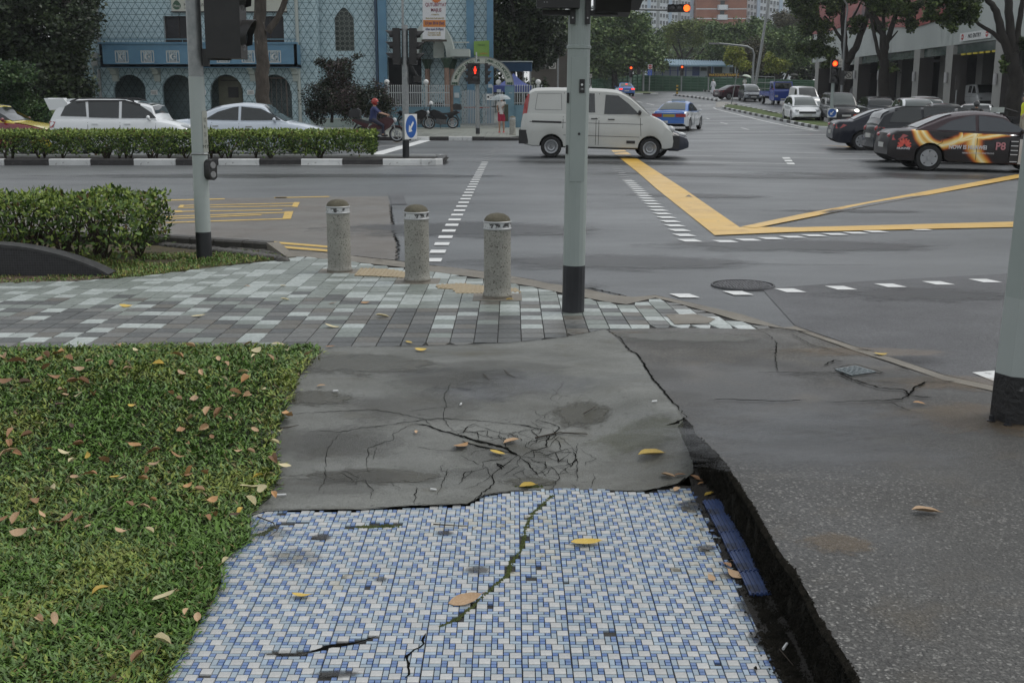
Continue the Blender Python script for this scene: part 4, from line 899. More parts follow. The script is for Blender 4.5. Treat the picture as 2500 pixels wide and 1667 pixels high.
mb=MB(); mb.box(.004,.041,-.089,-.082,1.56,1.652); pl=mb.build('number_plate',m_hous,t); mb=MB(); mb.lathe([(.001,-.0905),(.008,-.0905),(.008,-.089)],12,axis='y'); me=mb.mesh('print',m_white); me.transform(TM((.022,0,1.615))); link('print',me,pl); text('14',.02,m_white,pl,M4=TM((.022,-.0895,1.585),rx=R(90)),extr=.0003)
mb=MB(); mb.lathe([(.001,-.086),(.009,-.086),(.009,-.08)],12,axis='y'); me=mb.mesh('lock',m_hous); me.transform(TM((.01,0,1.28))); link('lock',me,t)
mb=MB(); mb.box(-.07,-.035,-.092,-.06,2.02,2.18); mb.box(.035,.066,-.092,-.06,2.02,2.22); mb.box(-.26,-.04,-.05,.0,2.08,2.115); mb.box(.04,.26,-.05,.0,2.08,2.115); mb.build('bracket',m_hous,t)
for x in (-.052,.05): mb=MB(); mb.lathe([(.001,-.098),(.006,-.098),(.006,-.09)],8,axis='y'); me=mb.mesh('bolt',m_bolt); me.transform(TM((x,0,2.06))); link('bolt',me,t)
b=head(t,(-.155,-.06,2.60),(0,-1),n=3,sp=.30,r=.118,w=.29,d=.12,hood=.0)
mb=MB()
for k in range(90):
    r_=.095*math.sqrt(k/90); a=k*2.4; mb.obox((-.155+r_*math.cos(a),-.194,2.30+r_*math.sin(a)),.004,.002,.004)
mb.build('led_dots',M('led',(.35,.25,.25),rough=.3),b); text('c  :::',.016,m_white,b,M4=TM((-.24,-.182,2.155),rx=R(90)),extr=.0003)
mb=MB(); mb.slabyz([(-.16,2.18),(.12,2.13),(.12,3.1),(-.16,3.1)],.10,.42); mb.slabyz([(-.1,2.10),(.05,2.08),(.12,2.13),(-.16,2.18)],.10,.34); b2=mb.build('signal_head',m_hous,t)
for i in range(3): lens3(b2,(.42,-.02,2.95-i*.3),(1,0),.115,.02)
# pole 3
g=G((2482,1022),hs_); t=thing('signal_pole','thick octagonal grey pole at the right edge with chipped black foot','signal pole',(g.x,g.y,g.z)); t.rotation_euler=(0,R(.8),R(0))
mb=MB(); octa(mb,.126,.118,.225,.60,8); mb.build('painted_band',m_pole2,t); mb=MB(); octa(mb,.1175,.07,.60,4.5,8); mb.build('shaft',m_pole,t); mb=MB(); octa(mb,.131,.1275,-.03,.23,8); mb.build('painted_foot',M('pole_black_chipped',(.012,.012,.013),(.02,.02,.02),scale=5,rough=.5,spots=[((.16,.16,.16),11,.63,.70)],bump=.4,bscale=30),t)
mb=MB()
for a in (200,232): mb.lathe([(.02,0),(.022,.006),(.012,.010),(.012,.03),(.001,.031)],8,c=(.155*math.cos(R(a)),.155*math.sin(R(a)),.0))
mb.build('bolt',m_pb,t)
# bollards
def bag(name='exposed_stone'):
    return M(name,(.27,.265,.235),(.35,.345,.305),scale=7,rough=.75,bump=.7,bscale=120,spots=[((.07,.062,.045),75,.56,.63),((.42,.41,.37),90,.6,.68),((.10,.09,.06),2.6,.6,.78)])
def bollard(loc,label,scale=1):
    t=thing('bollard',label,'bollard',loc,random.uniform(0,6),'stone bollards along the pavement edge')
    mb=MB(); mb.lathe([(.112,.0),(.114,.03),(.110,.045),(.106,.05),(.105,.10),(.104,.545)],28); 
    mb.build('post',bag(),t,smooth=50)
    mb=MB(); mb.lathe([(.1145,-.01),(.1155,.028),(.113,.03)],28); mb.build('foot_ring',m_kerbc,t,smooth=40)
    mb=MB(); mb.lathe([(.104,.598),(.100,.615),(.085,.638),(.055,.655),(.02,.662),(.001,.663)],28); mb.build('dome',M('dark_stone_dome',(.10,.09,.06),(.17,.155,.11),scale=8,rough=.9,bump=1,bscale=110,spots=[((.30,.28,.22),80,.6,.66)]),t,smooth=60)
    mb=MB(); mb.lathe([(.1045,.545),(.1045,.599)],28); mb.build('reflective_band',M('worn_white_band',(.45,.46,.46),(.55,.56,.56),scale=8,rough=.4,spots=[((.05,.05,.05),26,.53,.57)]),t,smooth=60)
    for z in (.545,.597):
        mb=MB(); mb.lathe([(.105,z-.007),(.111,z-.003),(.111,z+.003),(.105,z+.007)],28); mb.build('ring',M('steel_ring',(.42,.43,.43),rough=.5,metal=.5),t,smooth=80)
    return t
b0=bollard(G(q('L',720,955),hs_),'stone bollard left of the other two, farthest from the tall pole')
for p,l in ((q('L',1314,1030),'middle stone bollard of the three on the slate pavement'),(q('L',1927,1152),'stone bollard nearest the tall corner pole, mossy at its foot')): dup(b0,G(p,hs_),random.uniform(0,6),l)
for p in (q('L',720,955),q('L',1314,1030),q('L',1927,1152)):
    g=G(p,hs_); mb=MB(); mb.box(-.19,.19,-.16,.16,.004,.0085); o=mb.build('bollard_footing',m_kerbc,kind='structure'); o.location=g
# signals on the median
g=G(q('L',1226,62),lambda x,y:.155); t=thing('signal_pole','grey signal pole with two black three-lamp heads on the median end','signal pole',(g.x,g.y,.1)); t.rotation_euler=(0,R(.5),0)
mb=MB(); octa(mb,.085,.08,.45,3.35,12); mb.build('shaft',m_galv,t,smooth=30); mb=MB(); octa(mb,.09,.088,0,.45,12); mb.build('painted_foot',m_pb,t,smooth=30)
mb=MB(); octa(mb,.03,.03,1.2,6.5,8); me=mb.mesh('slim_mast',m_galv); me.transform(TM((-.06,.15,0))); link('slim_mast',me,t)
mb=MB(); mb.box(-.32,.32,-.03,.03,3.22,3.26); mb.box(-.32,.32,-.03,.03,2.38,2.42); mb.slabxz([(.1,2.38),(.16,2.38),(.36,2.05),(.30,2.05)],-.03,.03); mb.box(.22,.42,-.08,.08,1.93,2.08); mb.build('bracket',m_hous,t)
head(t,(-.13,0,2.82),(-1,0),3,.28,.1,.28,.17,.2); head(t,(.13,0,2.82),(1,0),3,.28,.1,.28,.18,.2)
m_blue=M('sign_blue',(.02,.10,.36),rough=.4)
def keepleft(par,c,rz,s=1.0,arrow=1):
    T=Matrix.Translation(c)@Matrix.Rotation(rz,4,'Z')@Matrix.Diagonal((s,s,s,1))
    mb=MB(); mb.box(-.32,.32,-.01,.01,-.32,.32); me=mb.mesh('sign_plate',m_white); me.transform(T); b=link('sign_plate',me,par)
    mb=MB(); mb.lathe([(.001,-.014),(.29,-.014),(.29,-.0105)],28,axis='y'); me=mb.mesh('disc',m_blue); me.transform(T); link('disc',me,b)
    mb=MB(); a=R(-135); pts=[(-.16,-.035),(.05,-.035),(.05,-.12),(.20,0),(.05,.12),(.05,.035),(-.16,.035)]; c_,s_=math.cos(a),math.sin(a)
    mb.slabxz([(x*c_-y*s_,x*s_+y*c_) for x,y in pts],-.018,-.0145); me=mb.mesh('arrow',m_white); me.transform(T); link('arrow',me,b)
keepleft(t,(.14,-.06,.80),R(66))
# ---------------- foliage builder for trees ----------------
def vnoise(P,f,o=0): return np.array([noise.noise((p[0]*f+o,p[1]*f,p[2]*f)) for p in P])
def crown(parent,blobs,n,size,mats,wts,name='crown',hole=.05,fr=.5,asp=.6,shell=.55,label=None):
    vol=np.array([b[3]*b[4]*b[5] for b in blobs])**.72; cnt=(vol/vol.sum()*n).astype(int)+1; A=[]
    for b,k in zip(blobs,cnt):
        d=rng.normal(0,1,(k,3)); d/=np.linalg.norm(d,axis=1)[:,None]; r=rng.uniform(shell**3,1,(k,1))**(1/3)*rng.uniform(.85,1.12,(k,1)); sd=rng.uniform(0,50); r=r*(1+.55*vnoise(d,1.6,sd)[:,None]+.3*vnoise(d,4,sd)[:,None]); A.append(np.array(b[:3])+d*r*np.array(b[3:6]))
    P=np.concatenate(A); c=np.floor(P/ (size*6)); 
    key=(c*np.array([73856093,19349663,83492791])).sum(1)
    nz=vnoise(P,fr); P=P[nz>-hole-.12]
    # leaves gather in clumps
    P=P+(np.stack([vnoise(P[:],1.0/size*.12,5),vnoise(P,1.0/size*.12,50),vnoise(P,1.0/size*.12,90)],1))*size*2.2
    o=leafcloud(name,P,size,mats,wts,parent,None,asp,.1)
    cl=vnoise(P,fr*1.6,20)+.25*rng.normal(0,1,len(P)); q_=np.digitize(cl,[-.12,.22]); tb=[]
    mi=np.where(rng.random(len(P))<.75,q_,rng.integers(0,3,len(P))).clip(0,len(mats)-1); o.data.polygons.foreach_set('material_index',mi.astype(np.int32)); return o
def tmats(nm,a,b,c): return [leafmat(nm+'_a',a,tuple(x*1.4 for x in a),scale=.8,fs=3),leafmat(nm+'_b',b,tuple(x*1.35 for x in b),scale=.8,fs=3),leafmat(nm+'_c',c,tuple(x*1.3 for x in c),scale=.8,fs=3)]
TD=tmats('leaf_dark',(.013,.022,.010),(.024,.038,.017),(.042,.06,.025))
TG_=tmats('leaf_green',(.06,.10,.042),(.105,.155,.062),(.16,.215,.085))
TL=tmats('leaf_olive',(.09,.13,.045),(.14,.18,.058),(.19,.23,.075))
TY=tmats('leaf_lime',(.12,.15,.03),(.19,.22,.04),(.26,.27,.05))
m_bark=M('bark',(.035,.028,.022),(.075,.062,.050),scale=6,rough=.9,bump=.9,bscale=22,spots=[((.20,.18,.16),9,.64,.72)],stretch=(1,1,.4))
m_barkd=M('bark_dark',(.014,.012,.010),(.032,.028,.023),scale=5,rough=.95,bump=.8,bscale=20,stretch=(1,1,.4))
def trunk(parent,branches,mat,n=9):
    mb=MB()
    for pts,r0,r1 in branches:
        P=[Vector(p) for p in pts]; Q=[]
        for i in range(len(P)-1):
            for k in range(4):
                t=k/4; v=P[i].lerp(P[i+1],t); Q.append(v+Vector((random.gauss(0,1),random.gauss(0,1),0))*r0*.12)
        Q.append(P[-1]); mb.tube(Q,[r0+(r1-r0)*i/(len(Q)-1) for i in range(len(Q))],n)
    return mb.build('trunk',mat,parent,smooth=60)
def ptree(label,Y,tr,blobs,n,size,mats,mat=None,group=None,hole=.05,cat='tree',fr=.5,name='tree',depth=1.0,wts=None,shell=.55):
    # tr: [(list of src px pts [with dy], r0, r1)], blobs: (px,py,rx_px,ry_px[,dy])
    s=FPX/(Y*math.cos(PITCH)); base=at(tr[0][0][0][0],tr[0][0][0][1],Y); t=thing(name,label,cat,base,0,group); n=int(n*1.5); size=size*.72
    B=[]
    for pts,r0,r1 in tr:
        B.append(([tuple(at(p[0],p[1],Y+(p[2] if len(p)>2 else 0))-base) for p in pts],r0,r1))
    if B: trunk(t,B,mat or m_barkd)
    bl=[]
    for b in blobs:
        dy=b[4] if len(b)>4 else 0; c=at(b[0],b[1],Y+dy)-base; bl.append((c.x,c.y,c.z,b[2]/s,min(b[2],b[3])/s*depth,b[3]/s))
    if bl: crown(t,bl,n,size,mats,wts,hole=hole,fr=fr,shell=shell)
    return t
# ---------------- far footpath ----------------
def fz(x,y): return rise(x,y)+.12
m_fp=M('far_paving',(.19,.20,.175),(.25,.26,.23),scale=1.2,rough=.4,rough2=.6,fine=(8,.9,1.1))
FY=45.9; X1_=G((1262,340)).x
fpoly=[(-70,FY+.15),(X1_-.4,FY+.15),(X1_+.5,FY+3),(X1_+2.2,60),(X1_+4,90),(X1_+4,112),(-70,112)]
fpv=sheet('far_pavement',fpoly,fz,(8,2),m_fp,off=0)
tm_=[]
for k,mt in enumerate((m_fp,M('far_paving_dark',(.12,.125,.11),(.16,.165,.145),scale=2,rough=.5))):
    mb=MB(); mb.box(-.29,.29,-.29,.29,0,.012); tm_.append(mb.mesh('paver',mt))
xa=at(1010,320,52).x; n_=0
for j in range(14):
    for i in range(20):
        x=xa+i*.6+(.3 if j%2 else 0); y=47.2+j*.6*1.0
        if inpoly(x,y,fpoly) and n_<290: o=link('paver',tm_[0 if random.random()<.85 else 1],fpv); o.location=(x,y,fz(x,y)+.002); n_+=1
kf_=struct('kerb'); xk=[G(p).x for p in ((-400,340),(-250,340),(-100,340),(50,340),(200,340),(350,340),(500,340),(650,340),(800,340),(910,340),q('C',475,1400),q('C',650,1400),q('C',835,1400),q('C',967,1400),q('C',1062,1400),q('C',1182,1400))]
kerbline(kf_,[Vector((x,FY,0)) for x in xk],[kw,kbk,kw,kbk,kw,kbk,kw,kbk,kw,kbk,kw,kbk,kw,kw,kbk],w=.18,z1=.15)
kerbline(kf_,[Vector((xk[-1],FY,0)),Vector((xk[-1]+1.0,FY-.15,-.1)),Vector((X1_+.3,FY+.1,-.1)),Vector((X1_+1,FY+3,0)),Vector((X1_+2.6,60,0))],[kbk,kbk,m_kerbc,m_kerbc],w=.18,z1=.13,h=None)
# ---------------- the mosque ----------------
def trimat(name,c1,c2,line,r=.318,w=.405,lw=.05):
    m=M(name,c1,c2,scale=.7,rough=.35,rough2=.5,fine=(6,.93,1.05)); N=m.node_tree.nodes;L=m.node_tree.links; b=N['Principled BSDF']; col=b.inputs['Base Color'].links[0].from_socket
    tc=N.new('ShaderNodeTexCoord'); sp=N.new('ShaderNodeSeparateXYZ'); L.new(tc.outputs['Object'],sp.inputs[0])
    def mth(op,a,b_=None):
        x=N.new('ShaderNodeMath'); x.operation=op
        for i,v in enumerate((a,b_)):
            if v is None: continue
            if isinstance(v,(int,float)): x.inputs[i].default_value=v
            else: L.new(v,x.inputs[i])
        return x.outputs[0]
    X=mth('ADD',sp.outputs[0],sp.outputs[1]) if name!='x' else sp.outputs[0]; Z=sp.outputs[2]
    def line_(v,t): f=mth('FRACT',v); d=mth('ABSOLUTE',mth('SUBTRACT',f,.5)); return mth('GREATER_THAN',d,.5-t)
    u=mth('DIVIDE',Z,r); v=mth('DIVIDE',X,w)
    a=line_(u,lw*.7); b2=line_(mth('ADD',v,mth('MULTIPLY',u,.5)),lw); c=line_(mth('SUBTRACT',v,mth('MULTIPLY',u,.5)),lw)
    f=mth('MAXIMUM',mth('MAXIMUM',a,b2),c); x=N.new('ShaderNodeMix'); x.data_type='RGBA'; L.new(f,x.inputs[0]); L.new(col,x.inputs[6]); x.inputs[7].default_value=lin(line); L.new(x.outputs[2],b.inputs['Base Color']); return m
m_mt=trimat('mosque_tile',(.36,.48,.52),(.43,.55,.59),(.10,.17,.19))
m_mtg=trimat('mosque_tile_shade',(.10,.15,.155),(.13,.18,.19),(.045,.075,.08))  # darker copy of the tile; arcade shade painted into its colour
m_mb=M('mosque_blue',(.085,.19,.29),(.11,.235,.34),scale=1.2,rough=.55,spots=[((.10,.20,.26),1.5,.55,.75)])
m_cream=M('cream_paint',(.36,.40,.37),(.42,.45,.42),scale=1.5,rough=.6)
m_dark=M('interior_dark',(.012,.012,.014),(.02,.02,.024),scale=1,rough=.6)
MYF=66.0; s66=FPX/(MYF*math.cos(PITCH))
base=at(214,240,MYF); base.z=rise(0,MYF)+.1
mq=thing('mosque','pale blue tiled mosque with triangle patterned walls and a blue balcony','mosque',base)
def L66(px,py,Y=MYF): v=at(px,py,Y)-base; return v.x,v.z
def Xp(px,py=200,Y=MYF): return L66(px,py,Y)[0]
HT=9.6
def wallgrid(x0,x1,y,z1,openings,mat,par,parts=None,ret=None,z0=0):
    # backing wall cut in strips around the openings, tiles proud of it
    st=.06; n=int((x1-x0)/st)+1; mb=MB(); cur=None
    def ivs(x):
        iv=[(z0,z1)]
        for f in openings:
            r=f(x)
            if r:
                out=[]
                for a,b in iv:
                    if r[0]>a: out.append((a,min(b,r[0])))
                    if r[1]<b: out.append((max(a,r[1]),b))
                iv=[(a,b) for a,b in out if b-a>.01]
        return tuple((round(a,2),round(b,2)) for a,b in iv)
    i=0
    while i<n:
        v=ivs(x0+(i+.5)*st); j=i
        while j<n and ivs(x0+(j+.5)*st)==v: j+=1
        for a,b in v: mb.box(x0+i*st,min(x1,x0+j*st),y,y+.25,a,b)
        i=j
    mb.build('wall',mat,par)
    tw,th_=.81,.318; k=0; k0=int(z0/th_)
    for r in range(k0,int(z1/th_)+1):
        c=0
        while True:
            xx=x0+c*tw-(tw/2 if r%2 else 0); c+=1
            if xx>x1: break
            a=max(x0,xx)+.012; b=min(x1,xx+tw)-.012; za=r*th_+.012; zb=min(z1,(r+1)*th_)-.012
            if b-a<.08 or zb-za<.08: continue
            bad=False
            for f in openings:
                for xx_ in (a,(a+b)/2,b):
                    rr_=f(xx_)
                    if rr_ and rr_[0]<zb and rr_[1]>za: bad=True
            if bad: continue
            parts.append((a,b,za,zb,y,mat))
TP=[]
def arch(cx,hw,zs,zb=0):   # semicircle on springing
    return lambda x: (zb,zs+math.sqrt(max(0,hw*hw-(x-cx)**2))) if abs(x-cx)<hw else None
def rect(a,b,z0,z1): return lambda x:(z0,z1) if a<x<b else None
def ogive(cx,hw,z0,zs,zt): return lambda x:(z0,zs+(zt-zs)*(1-(abs(x-cx)/hw)**1.5)) if abs(x-cx)<hw else None
ztop=L66(0,182.6)[1]; hw=39.2/s66; ac=[Xp(c,235) for c in (317.6,435.6,553.7,671.7)]
wz0,wz1=L66(0,104)[1],L66(0,40)[1]; ops=[arch(c,hw,ztop-hw) for c in ac]+[rect(Xp(401,70),Xp(470,70),wz0,wz1),rect(Xp(623,70),Xp(692.5,70),wz0,wz1)]
xL=0; xM=Xp(769,200); wallgrid(xL,xM,0,HT,ops,m_mt,mq,TP)
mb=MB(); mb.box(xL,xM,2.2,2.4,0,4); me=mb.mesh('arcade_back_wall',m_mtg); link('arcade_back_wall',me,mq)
mb=MB(); mb.box(xL,xM,.25,2.4,3.9,4.1); mb.build('arcade_ceiling',m_cream,mq)
mb=MB(); mb.box(-.1,.0,0,14,0,HT); mb.build('side_wall',m_mt,mq)
for a,b in ((401,470),(623,692.5)):
    mb=MB(); mb.box(Xp(a,70),Xp(b,70),.2,.24,wz0,wz1); f=mb.build('window',m_dark,mq); mb=MB(); xm=(Xp(a,70)+Xp(b,70))/2; 
    for x in (Xp(a,70)+.03,xm,Xp(b,70)-.03): mb.box(x-.025,x+.025,.14,.2,wz0,wz1)
    mb.build('window_frame',M('frame_brown',(.03,.022,.02),rough=.5),f)
# arcade details: notice board in third arch, gate in the fourth, plaques between
mb=MB(); mb.box(ac[2]-.75,ac[2]+.6,1.2,1.25,.6,2.7); nb=mb.build('notice_board',M('board_khaki',(.10,.10,.07),(.14,.14,.10),scale=3,rough=.6),mq)
mb=MB(); mb.box(ac[2]-.2,ac[2]+.4,1.18,1.2,1.5,2.1); mb.box(ac[2]-.6,ac[2]+.45,1.18,1.2,2.45,2.5); mb.build('print',m_dark,nb)
mb=MB(); mb.box(ac[3]-.9,ac[3]+.5,.6,.66,2.55,2.65); mb.box(ac[3]+.5,ac[3]+.58,.6,.66,0,2.6)
for k in range(5): mb.box(ac[3]-.9+k*.28,ac[3]-.87+k*.28,.61,.65,0,2.6)
mb.build('gate_frame',M('brown_gate',(.10,.08,.07),(.14,.12,.10),scale=3,rough=.5),mq)
for px in (376.5,495,612): mb=MB(); x,z=L66(px,226); mb.box(x-.19,x+.19,-.04,0,z-.13,z+.13); p=mb.build('plaque',m_white,mq); mb=MB(); [mb.box(x-.14,x+.14,-.045,-.04,z-.08+k*.06,z-.06+k*.06) for k in range(3)]; mb.build('print',MATS['frame_brown'],p)
# balcony
bz0,bz1=L66(0,164.5,64.8)[1],L66(0,108,64.8)[1]; bx0,bx1=L66(243,130,64.8)[0],L66(724,130,64.8)[0]
pan=[L66(c,139,64.8)[0] for c in (297,359.7,421.8,484,544.5,605.7,669.6)]; pz=L66(0,138.8,64.8)[1]
mb=MB(); pw,ph=.37,.33; xs=[bx0]
for c in pan: xs+= [c-pw,c+pw]
xs.append(bx1)
for i in range(0,len(xs),2): mb.box(xs[i],xs[i+1],-1.2,-1.05,bz0,bz1)
for c in pan: mb.box(c-pw,c+pw,-1.2,-1.05,bz0,pz-ph); mb.box(c-pw,c+pw,-1.2,-1.05,pz+ph,bz1)
mb.box(bx0,bx1,-1.2,0,bz0-.02,bz0+.16); mb.box(bx0-.08,bx1+.08,-1.27,-1.0,bz1,bz1+.09); mb.box(bx0,bx0+.15,-1.2,0,bz0,bz1); mb.box(bx1-.15,bx1,-1.2,0,bz0,bz1)
bal=mb.build('balcony',m_mb,mq)
def tube_sq(mb,x,z,y,w,h,t=.035):
    mb.box(x-w,x+w,y,y+.06,z+h-t,z+h); mb.box(x-w,x+w,y,y+.06,z-h,z-h+t); mb.box(x-w,x-w+t,y,y+.06,z-h,z+h); mb.box(x+w-t,x+w,y,y+.06,z-h,z+h)
lm=MB(); tube_sq(lm,0,0,0,pw,ph,.05)
for sx in (-1,1): lm.box(sx*.2-.018,sx*.2+.018,0,.05,-ph,ph)
lm.box(-.2,.2,0,.05,.22,.25); lm.box(-.2,.2,0,.05,-.25,-.22)
arc=[(math.cos(R(a))*.17,math.sin(R(a))*.17) for a in range(40,325,15)]; inn=[(.05+math.cos(R(a))*.125,math.sin(R(a))*.125) for a in range(310,49,-15)]; lm.slabxz(arc+inn,.0,.05)
stp=[]
for k in range(10): r_=.09 if k%2==0 else .04; a=R(90+36*k); stp.append((.09+r_*math.cos(a),r_*math.sin(a)))
lm.slabxz(stp,0,.05)
for sx in (-1,1): lm.slabxz([(sx*.27-.035,-.24),(sx*.27+.035,-.24),(sx*.27+.035,.16),(sx*.27,.24),(sx*.27-.035,.16)],.01,.04,1)
lme=lm.mesh('lattice_panel',[M('panel_white',(.52,.54,.53),rough=.5),m_mb])
for c in pan: o=link('lattice_panel',lme,bal); o.location=(c,-1.19,pz)
rz=L66(0,96,64.8)[1]; mb=MB(); mb.box(bx0,bx1,-1.15,-1.11,rz-.03,rz+.02); [mb.box(x-.02,x+.02,-1.15,-1.11,bz1,rz) for x in np.arange(bx0+.6,bx1,2.0)]; mb.build('rail',M('rail_blue',(.12,.22,.28),rough=.5),bal)
cb=MB(); cb.slabyz([(-1.0,0),(0,0),(0,-.75),(-.25,-.75),(-.3,-.4),(-.55,-.35),(-.6,-.15),(-1.0,-.12)],-.16,.16); cbm=cb.mesh('corbel',m_cream)
for px in (265,369,470,607,713): o=link('corbel',cbm,mq); o.location=(L66(px,170,64.8)[0],0,bz0)
def pipe(par,pts,r,mat,name='pipe'): mb=MB(); mb.tube(pts,r,8); return mb.build(name,mat,par,smooth=60)
pipe(mq,[(Xp(245,200),-.12,0),(Xp(245,200),-.12,bz0-.1)],.09,m_galv); pipe(mq,[(Xp(240,50),-.1,bz1),(Xp(240,50),-.1,HT)],.09,m_galv); pipe(mq,[(Xp(231,200),-.08,0),(Xp(231,200),-.08,3.6)],.04,m_cream); pipe(mq,[(Xp(236,60),-.08,4.6),(Xp(236,60),-.08,HT)],.03,m_cream)
pipe(mq,[(Xp(731,200),-.12,0),(Xp(731,200),-.12,HT)],.10,m_cream)
for py in (136,154.5): mb=MB(); x,z=L66(233,py); mb.box(x-.17,x+.17,-.2,0,z-.15,z+.15); mb.build('meter_box',M('box_grey',(.36,.37,.35),rough=.5),mq)
# name board
x0b,z0b=L66(420,28.5,65.9); x1b=L66(700,28.5,65.9)[0]; mb=MB(); mb.box(x0b,x1b,-.18,-.08,z0b,z0b+1.5); nbd=mb.build('name_board',M('board_cream',(.42,.43,.37),(.47,.48,.42),scale=2,rough=.5),mq)
mb=MB(); mb.box(x0b-.04,x1b+.04,-.2,-.19+.08,z0b-.06,z0b); mb.build('board_frame',m_dark,nbd)
m_dgr=M('print_green',(.03,.08,.045),rough=.5)
mb=MB(); ring=[];
lx,lz=x0b+.30,z0b+.30
for a in range(0,361,20): ring.append((lx+.23*math.cos(R(a))*(1),lz+.21*math.sin(R(a))+(.08*max(0,math.sin(R(a)))**6)))
mb.slabxz(ring,-.195,-.181); mb.build('emblem',m_dgr,nbd); text('Mmj',.2,MATS['board_cream'],nbd,M4=TM((lx,-.2,lz-.02),rx=R(90)),extr=.003)
text('MALABAR MUSLIM JAMA-ATH',.22,m_dark,nbd,M4=TM((x0b+.7,-.19,z0b+.34),rx=R(90)),extr=.004,align='LEFT',sx=.75); text('MALABAR MUSLIM',.08,m_dark,nbd,M4=TM((x0b+.7,-.19,z0b+.16),rx=R(90)),extr=.004,align='LEFT')
# middle wall with pointed lattice window
ya=.5; xR=Xp(1204,200,66.5)
xP1,xP2=Xp(926,200,66.5),Xp(946,200,66.5)
owx=(Xp(817.5,80,66.5)+Xp(864.5,80,66.5))/2; owh=(Xp(864.5,80,66.5)-Xp(817.5,80,66.5))/2; oz0,ozs,ozt=[L66(0,p,66.5)[1] for p in (125,45,19)]
dz1=L66(0,140,66.5)[1]
o2=[ogive(owx,owh,oz0,ozs,ozt),rect(Xp(948,200,66.5),Xp(1030,200,66.5),0,dz1),ogive((Xp(1158,80,66.5)+Xp(1167,80,66.5))/2,.16,L66(0,98,66.5)[1],L66(0,55,66.5)[1],L66(0,40,66.5)[1])]
wallgrid(xM,xR,ya,HT,o2,m_mt,mq,TP)
TP.sort(key=lambda t:random.random()); tmesh={}; stt=[MB()]
vis_=[t for t in TP if t[2]<7.2 and t[3]>1.0]; fv=set(id(t) for t in sorted(vis_,key=lambda t:-(t[1]-t[0])*(t[3]-t[2]))[:296])
for t in TP:
    a,b,za,zb,y,mt=t; j=random.uniform(0,.006)
    V_=[(a,y+.0,za),(b,y,za),(b,y,zb),(a,y,zb),(a+.004,y-.014-j,za+.004),(b-.004,y-.014-j,za+.004),(b-.004,y-.014-j,zb-.004),(a+.004,y-.014-j,zb-.004)]; F_=[(4,5,6,7),(0,1,5,4),(1,2,6,5),(2,3,7,6),(3,0,4,7)]
    if id(t) in fv: mb=MB(); mb.add(V_,F_); link('tile',mb.mesh('tile',mt),mq)
    else: stt[0].add(V_,F_)
stt[0].build('tiles',m_mt,mq,kind='stuff')
mb=MB(); mb.lathe([(.32,0),(.32,HT)],20,c=(xM,.25,0)); mb.build('corner_shaft',m_mt,mq,smooth=60)
def lattice(cx,hw_,z0,zt,f,y,n,nr):
    mb=MB(); mb.box(cx-hw_,cx+hw_,y+.08,y+.1,z0,zt,1); st_=2*hw_/n; r_=st_*.5
    for i in range(n):
        for j in range(nr):
            x=cx-hw_+st_*(i+.5); z=z0+st_*(j+.5); rr_=f(x)
            if not rr_ or z+r_*.6>rr_[1]: continue
            vs=[];k=12
            for a in range(k):
                for rad in (r_*1.12,r_*.86): vs.append((x+rad*math.cos(2*PI*a/k),y,z+rad*math.sin(2*PI*a/k)))
            mb.add(vs,[(2*a,2*a+1,(2*a+3)%(2*k),(2*a+2)%(2*k)) for a in range(k)])
            mb.slabxz([(x-st_*.5,z-st_*.5-.02),(x-st_*.5+.02,z-st_*.5),(x-st_*.5,z-st_*.5+.02),(x-st_*.5-.02,z-st_*.5)],y-.01,y+.02)
    return mb.build('lattice_window',[M('lattice_stone',(.16,.18,.16),rough=.6),M('glass_green_dark',(.02,.035,.03),rough=.15)],mq)
lattice(owx,owh,oz0,ozt,o2[0],ya+.06,4,12); lattice((Xp(1158,80,66.5)+Xp(1167,80,66.5))/2,.16,L66(0,98,66.5)[1],L66(0,40,66.5)[1],o2[2],ya+.06,1,9)
mb=MB(); mb.box(Xp(950,200),Xp(1030,200),ya+2.5,ya+2.6,0,dz1); mb.box(xM,xR,3.2,3.4,0,HT); mb.build('porch_interior',m_dark,mq)
for a,b in ((926,946),(1140,1158),(1189,1204.5)):
    mb=MB(); mb.box(Xp(a,200,66.2),Xp(b,200,66.2),ya-.4,ya,0,HT); mb.build('pilaster',m_mb,mq)
mb=MB(); mb.box(Xp(918,200,66.2),Xp(924,200,66.2),ya-.35,ya,.0,HT); mb.build('pipe_recess',M('navy',(.03,.06,.10),rough=.6),mq)
# porch: arch ring, columns with green capitals, canopy
def ringarch(cx,cz,r0,r1,y0,y1,a0,a1,n,mat,name,par,sz=1):
    mb=MB(); vs=[]
    for i in range(n+1):
        a=R(a0+(a1-a0)*i/n)
        for r_,y in ((r0,y0),(r1,y0),(r1,y1),(r0,y1)): vs.append((cx+r_*math.cos(a),y,cz+r_*math.sin(a)*sz))
    fs=[]
    for i in range(n):
        for k in range(4): fs.append((4*i+k,4*i+(k+1)%4,4*i+4+(k+1)%4,4*i+4+k))
    fs+=[(0,1,2,3),(4*n,4*n+1,4*n+2,4*n+3)]; mb.add(vs,fs); return mb.build(name,mat,par)
cx_=Xp(1055,140,64); cz_=L66(0,141,64)[1]; ringarch(cx_,cz_,.78,1.2,-2.0,.4,0,180,20,m_cream,'porch_arch',mq,sz=1.65); 
mb=MB(); mb.box(cx_+.0,cx_+.6,-1.0,-.9,cz_,cz_+1.0); mb.build('porch_panel',m_cream,mq)
m_col=M('pink_granite',(.20,.125,.09),(.27,.17,.125),scale=5,rough=.4); m_cap=M('green_capital',(.02,.045,.03),(.04,.07,.045),scale=8,rough=.6)
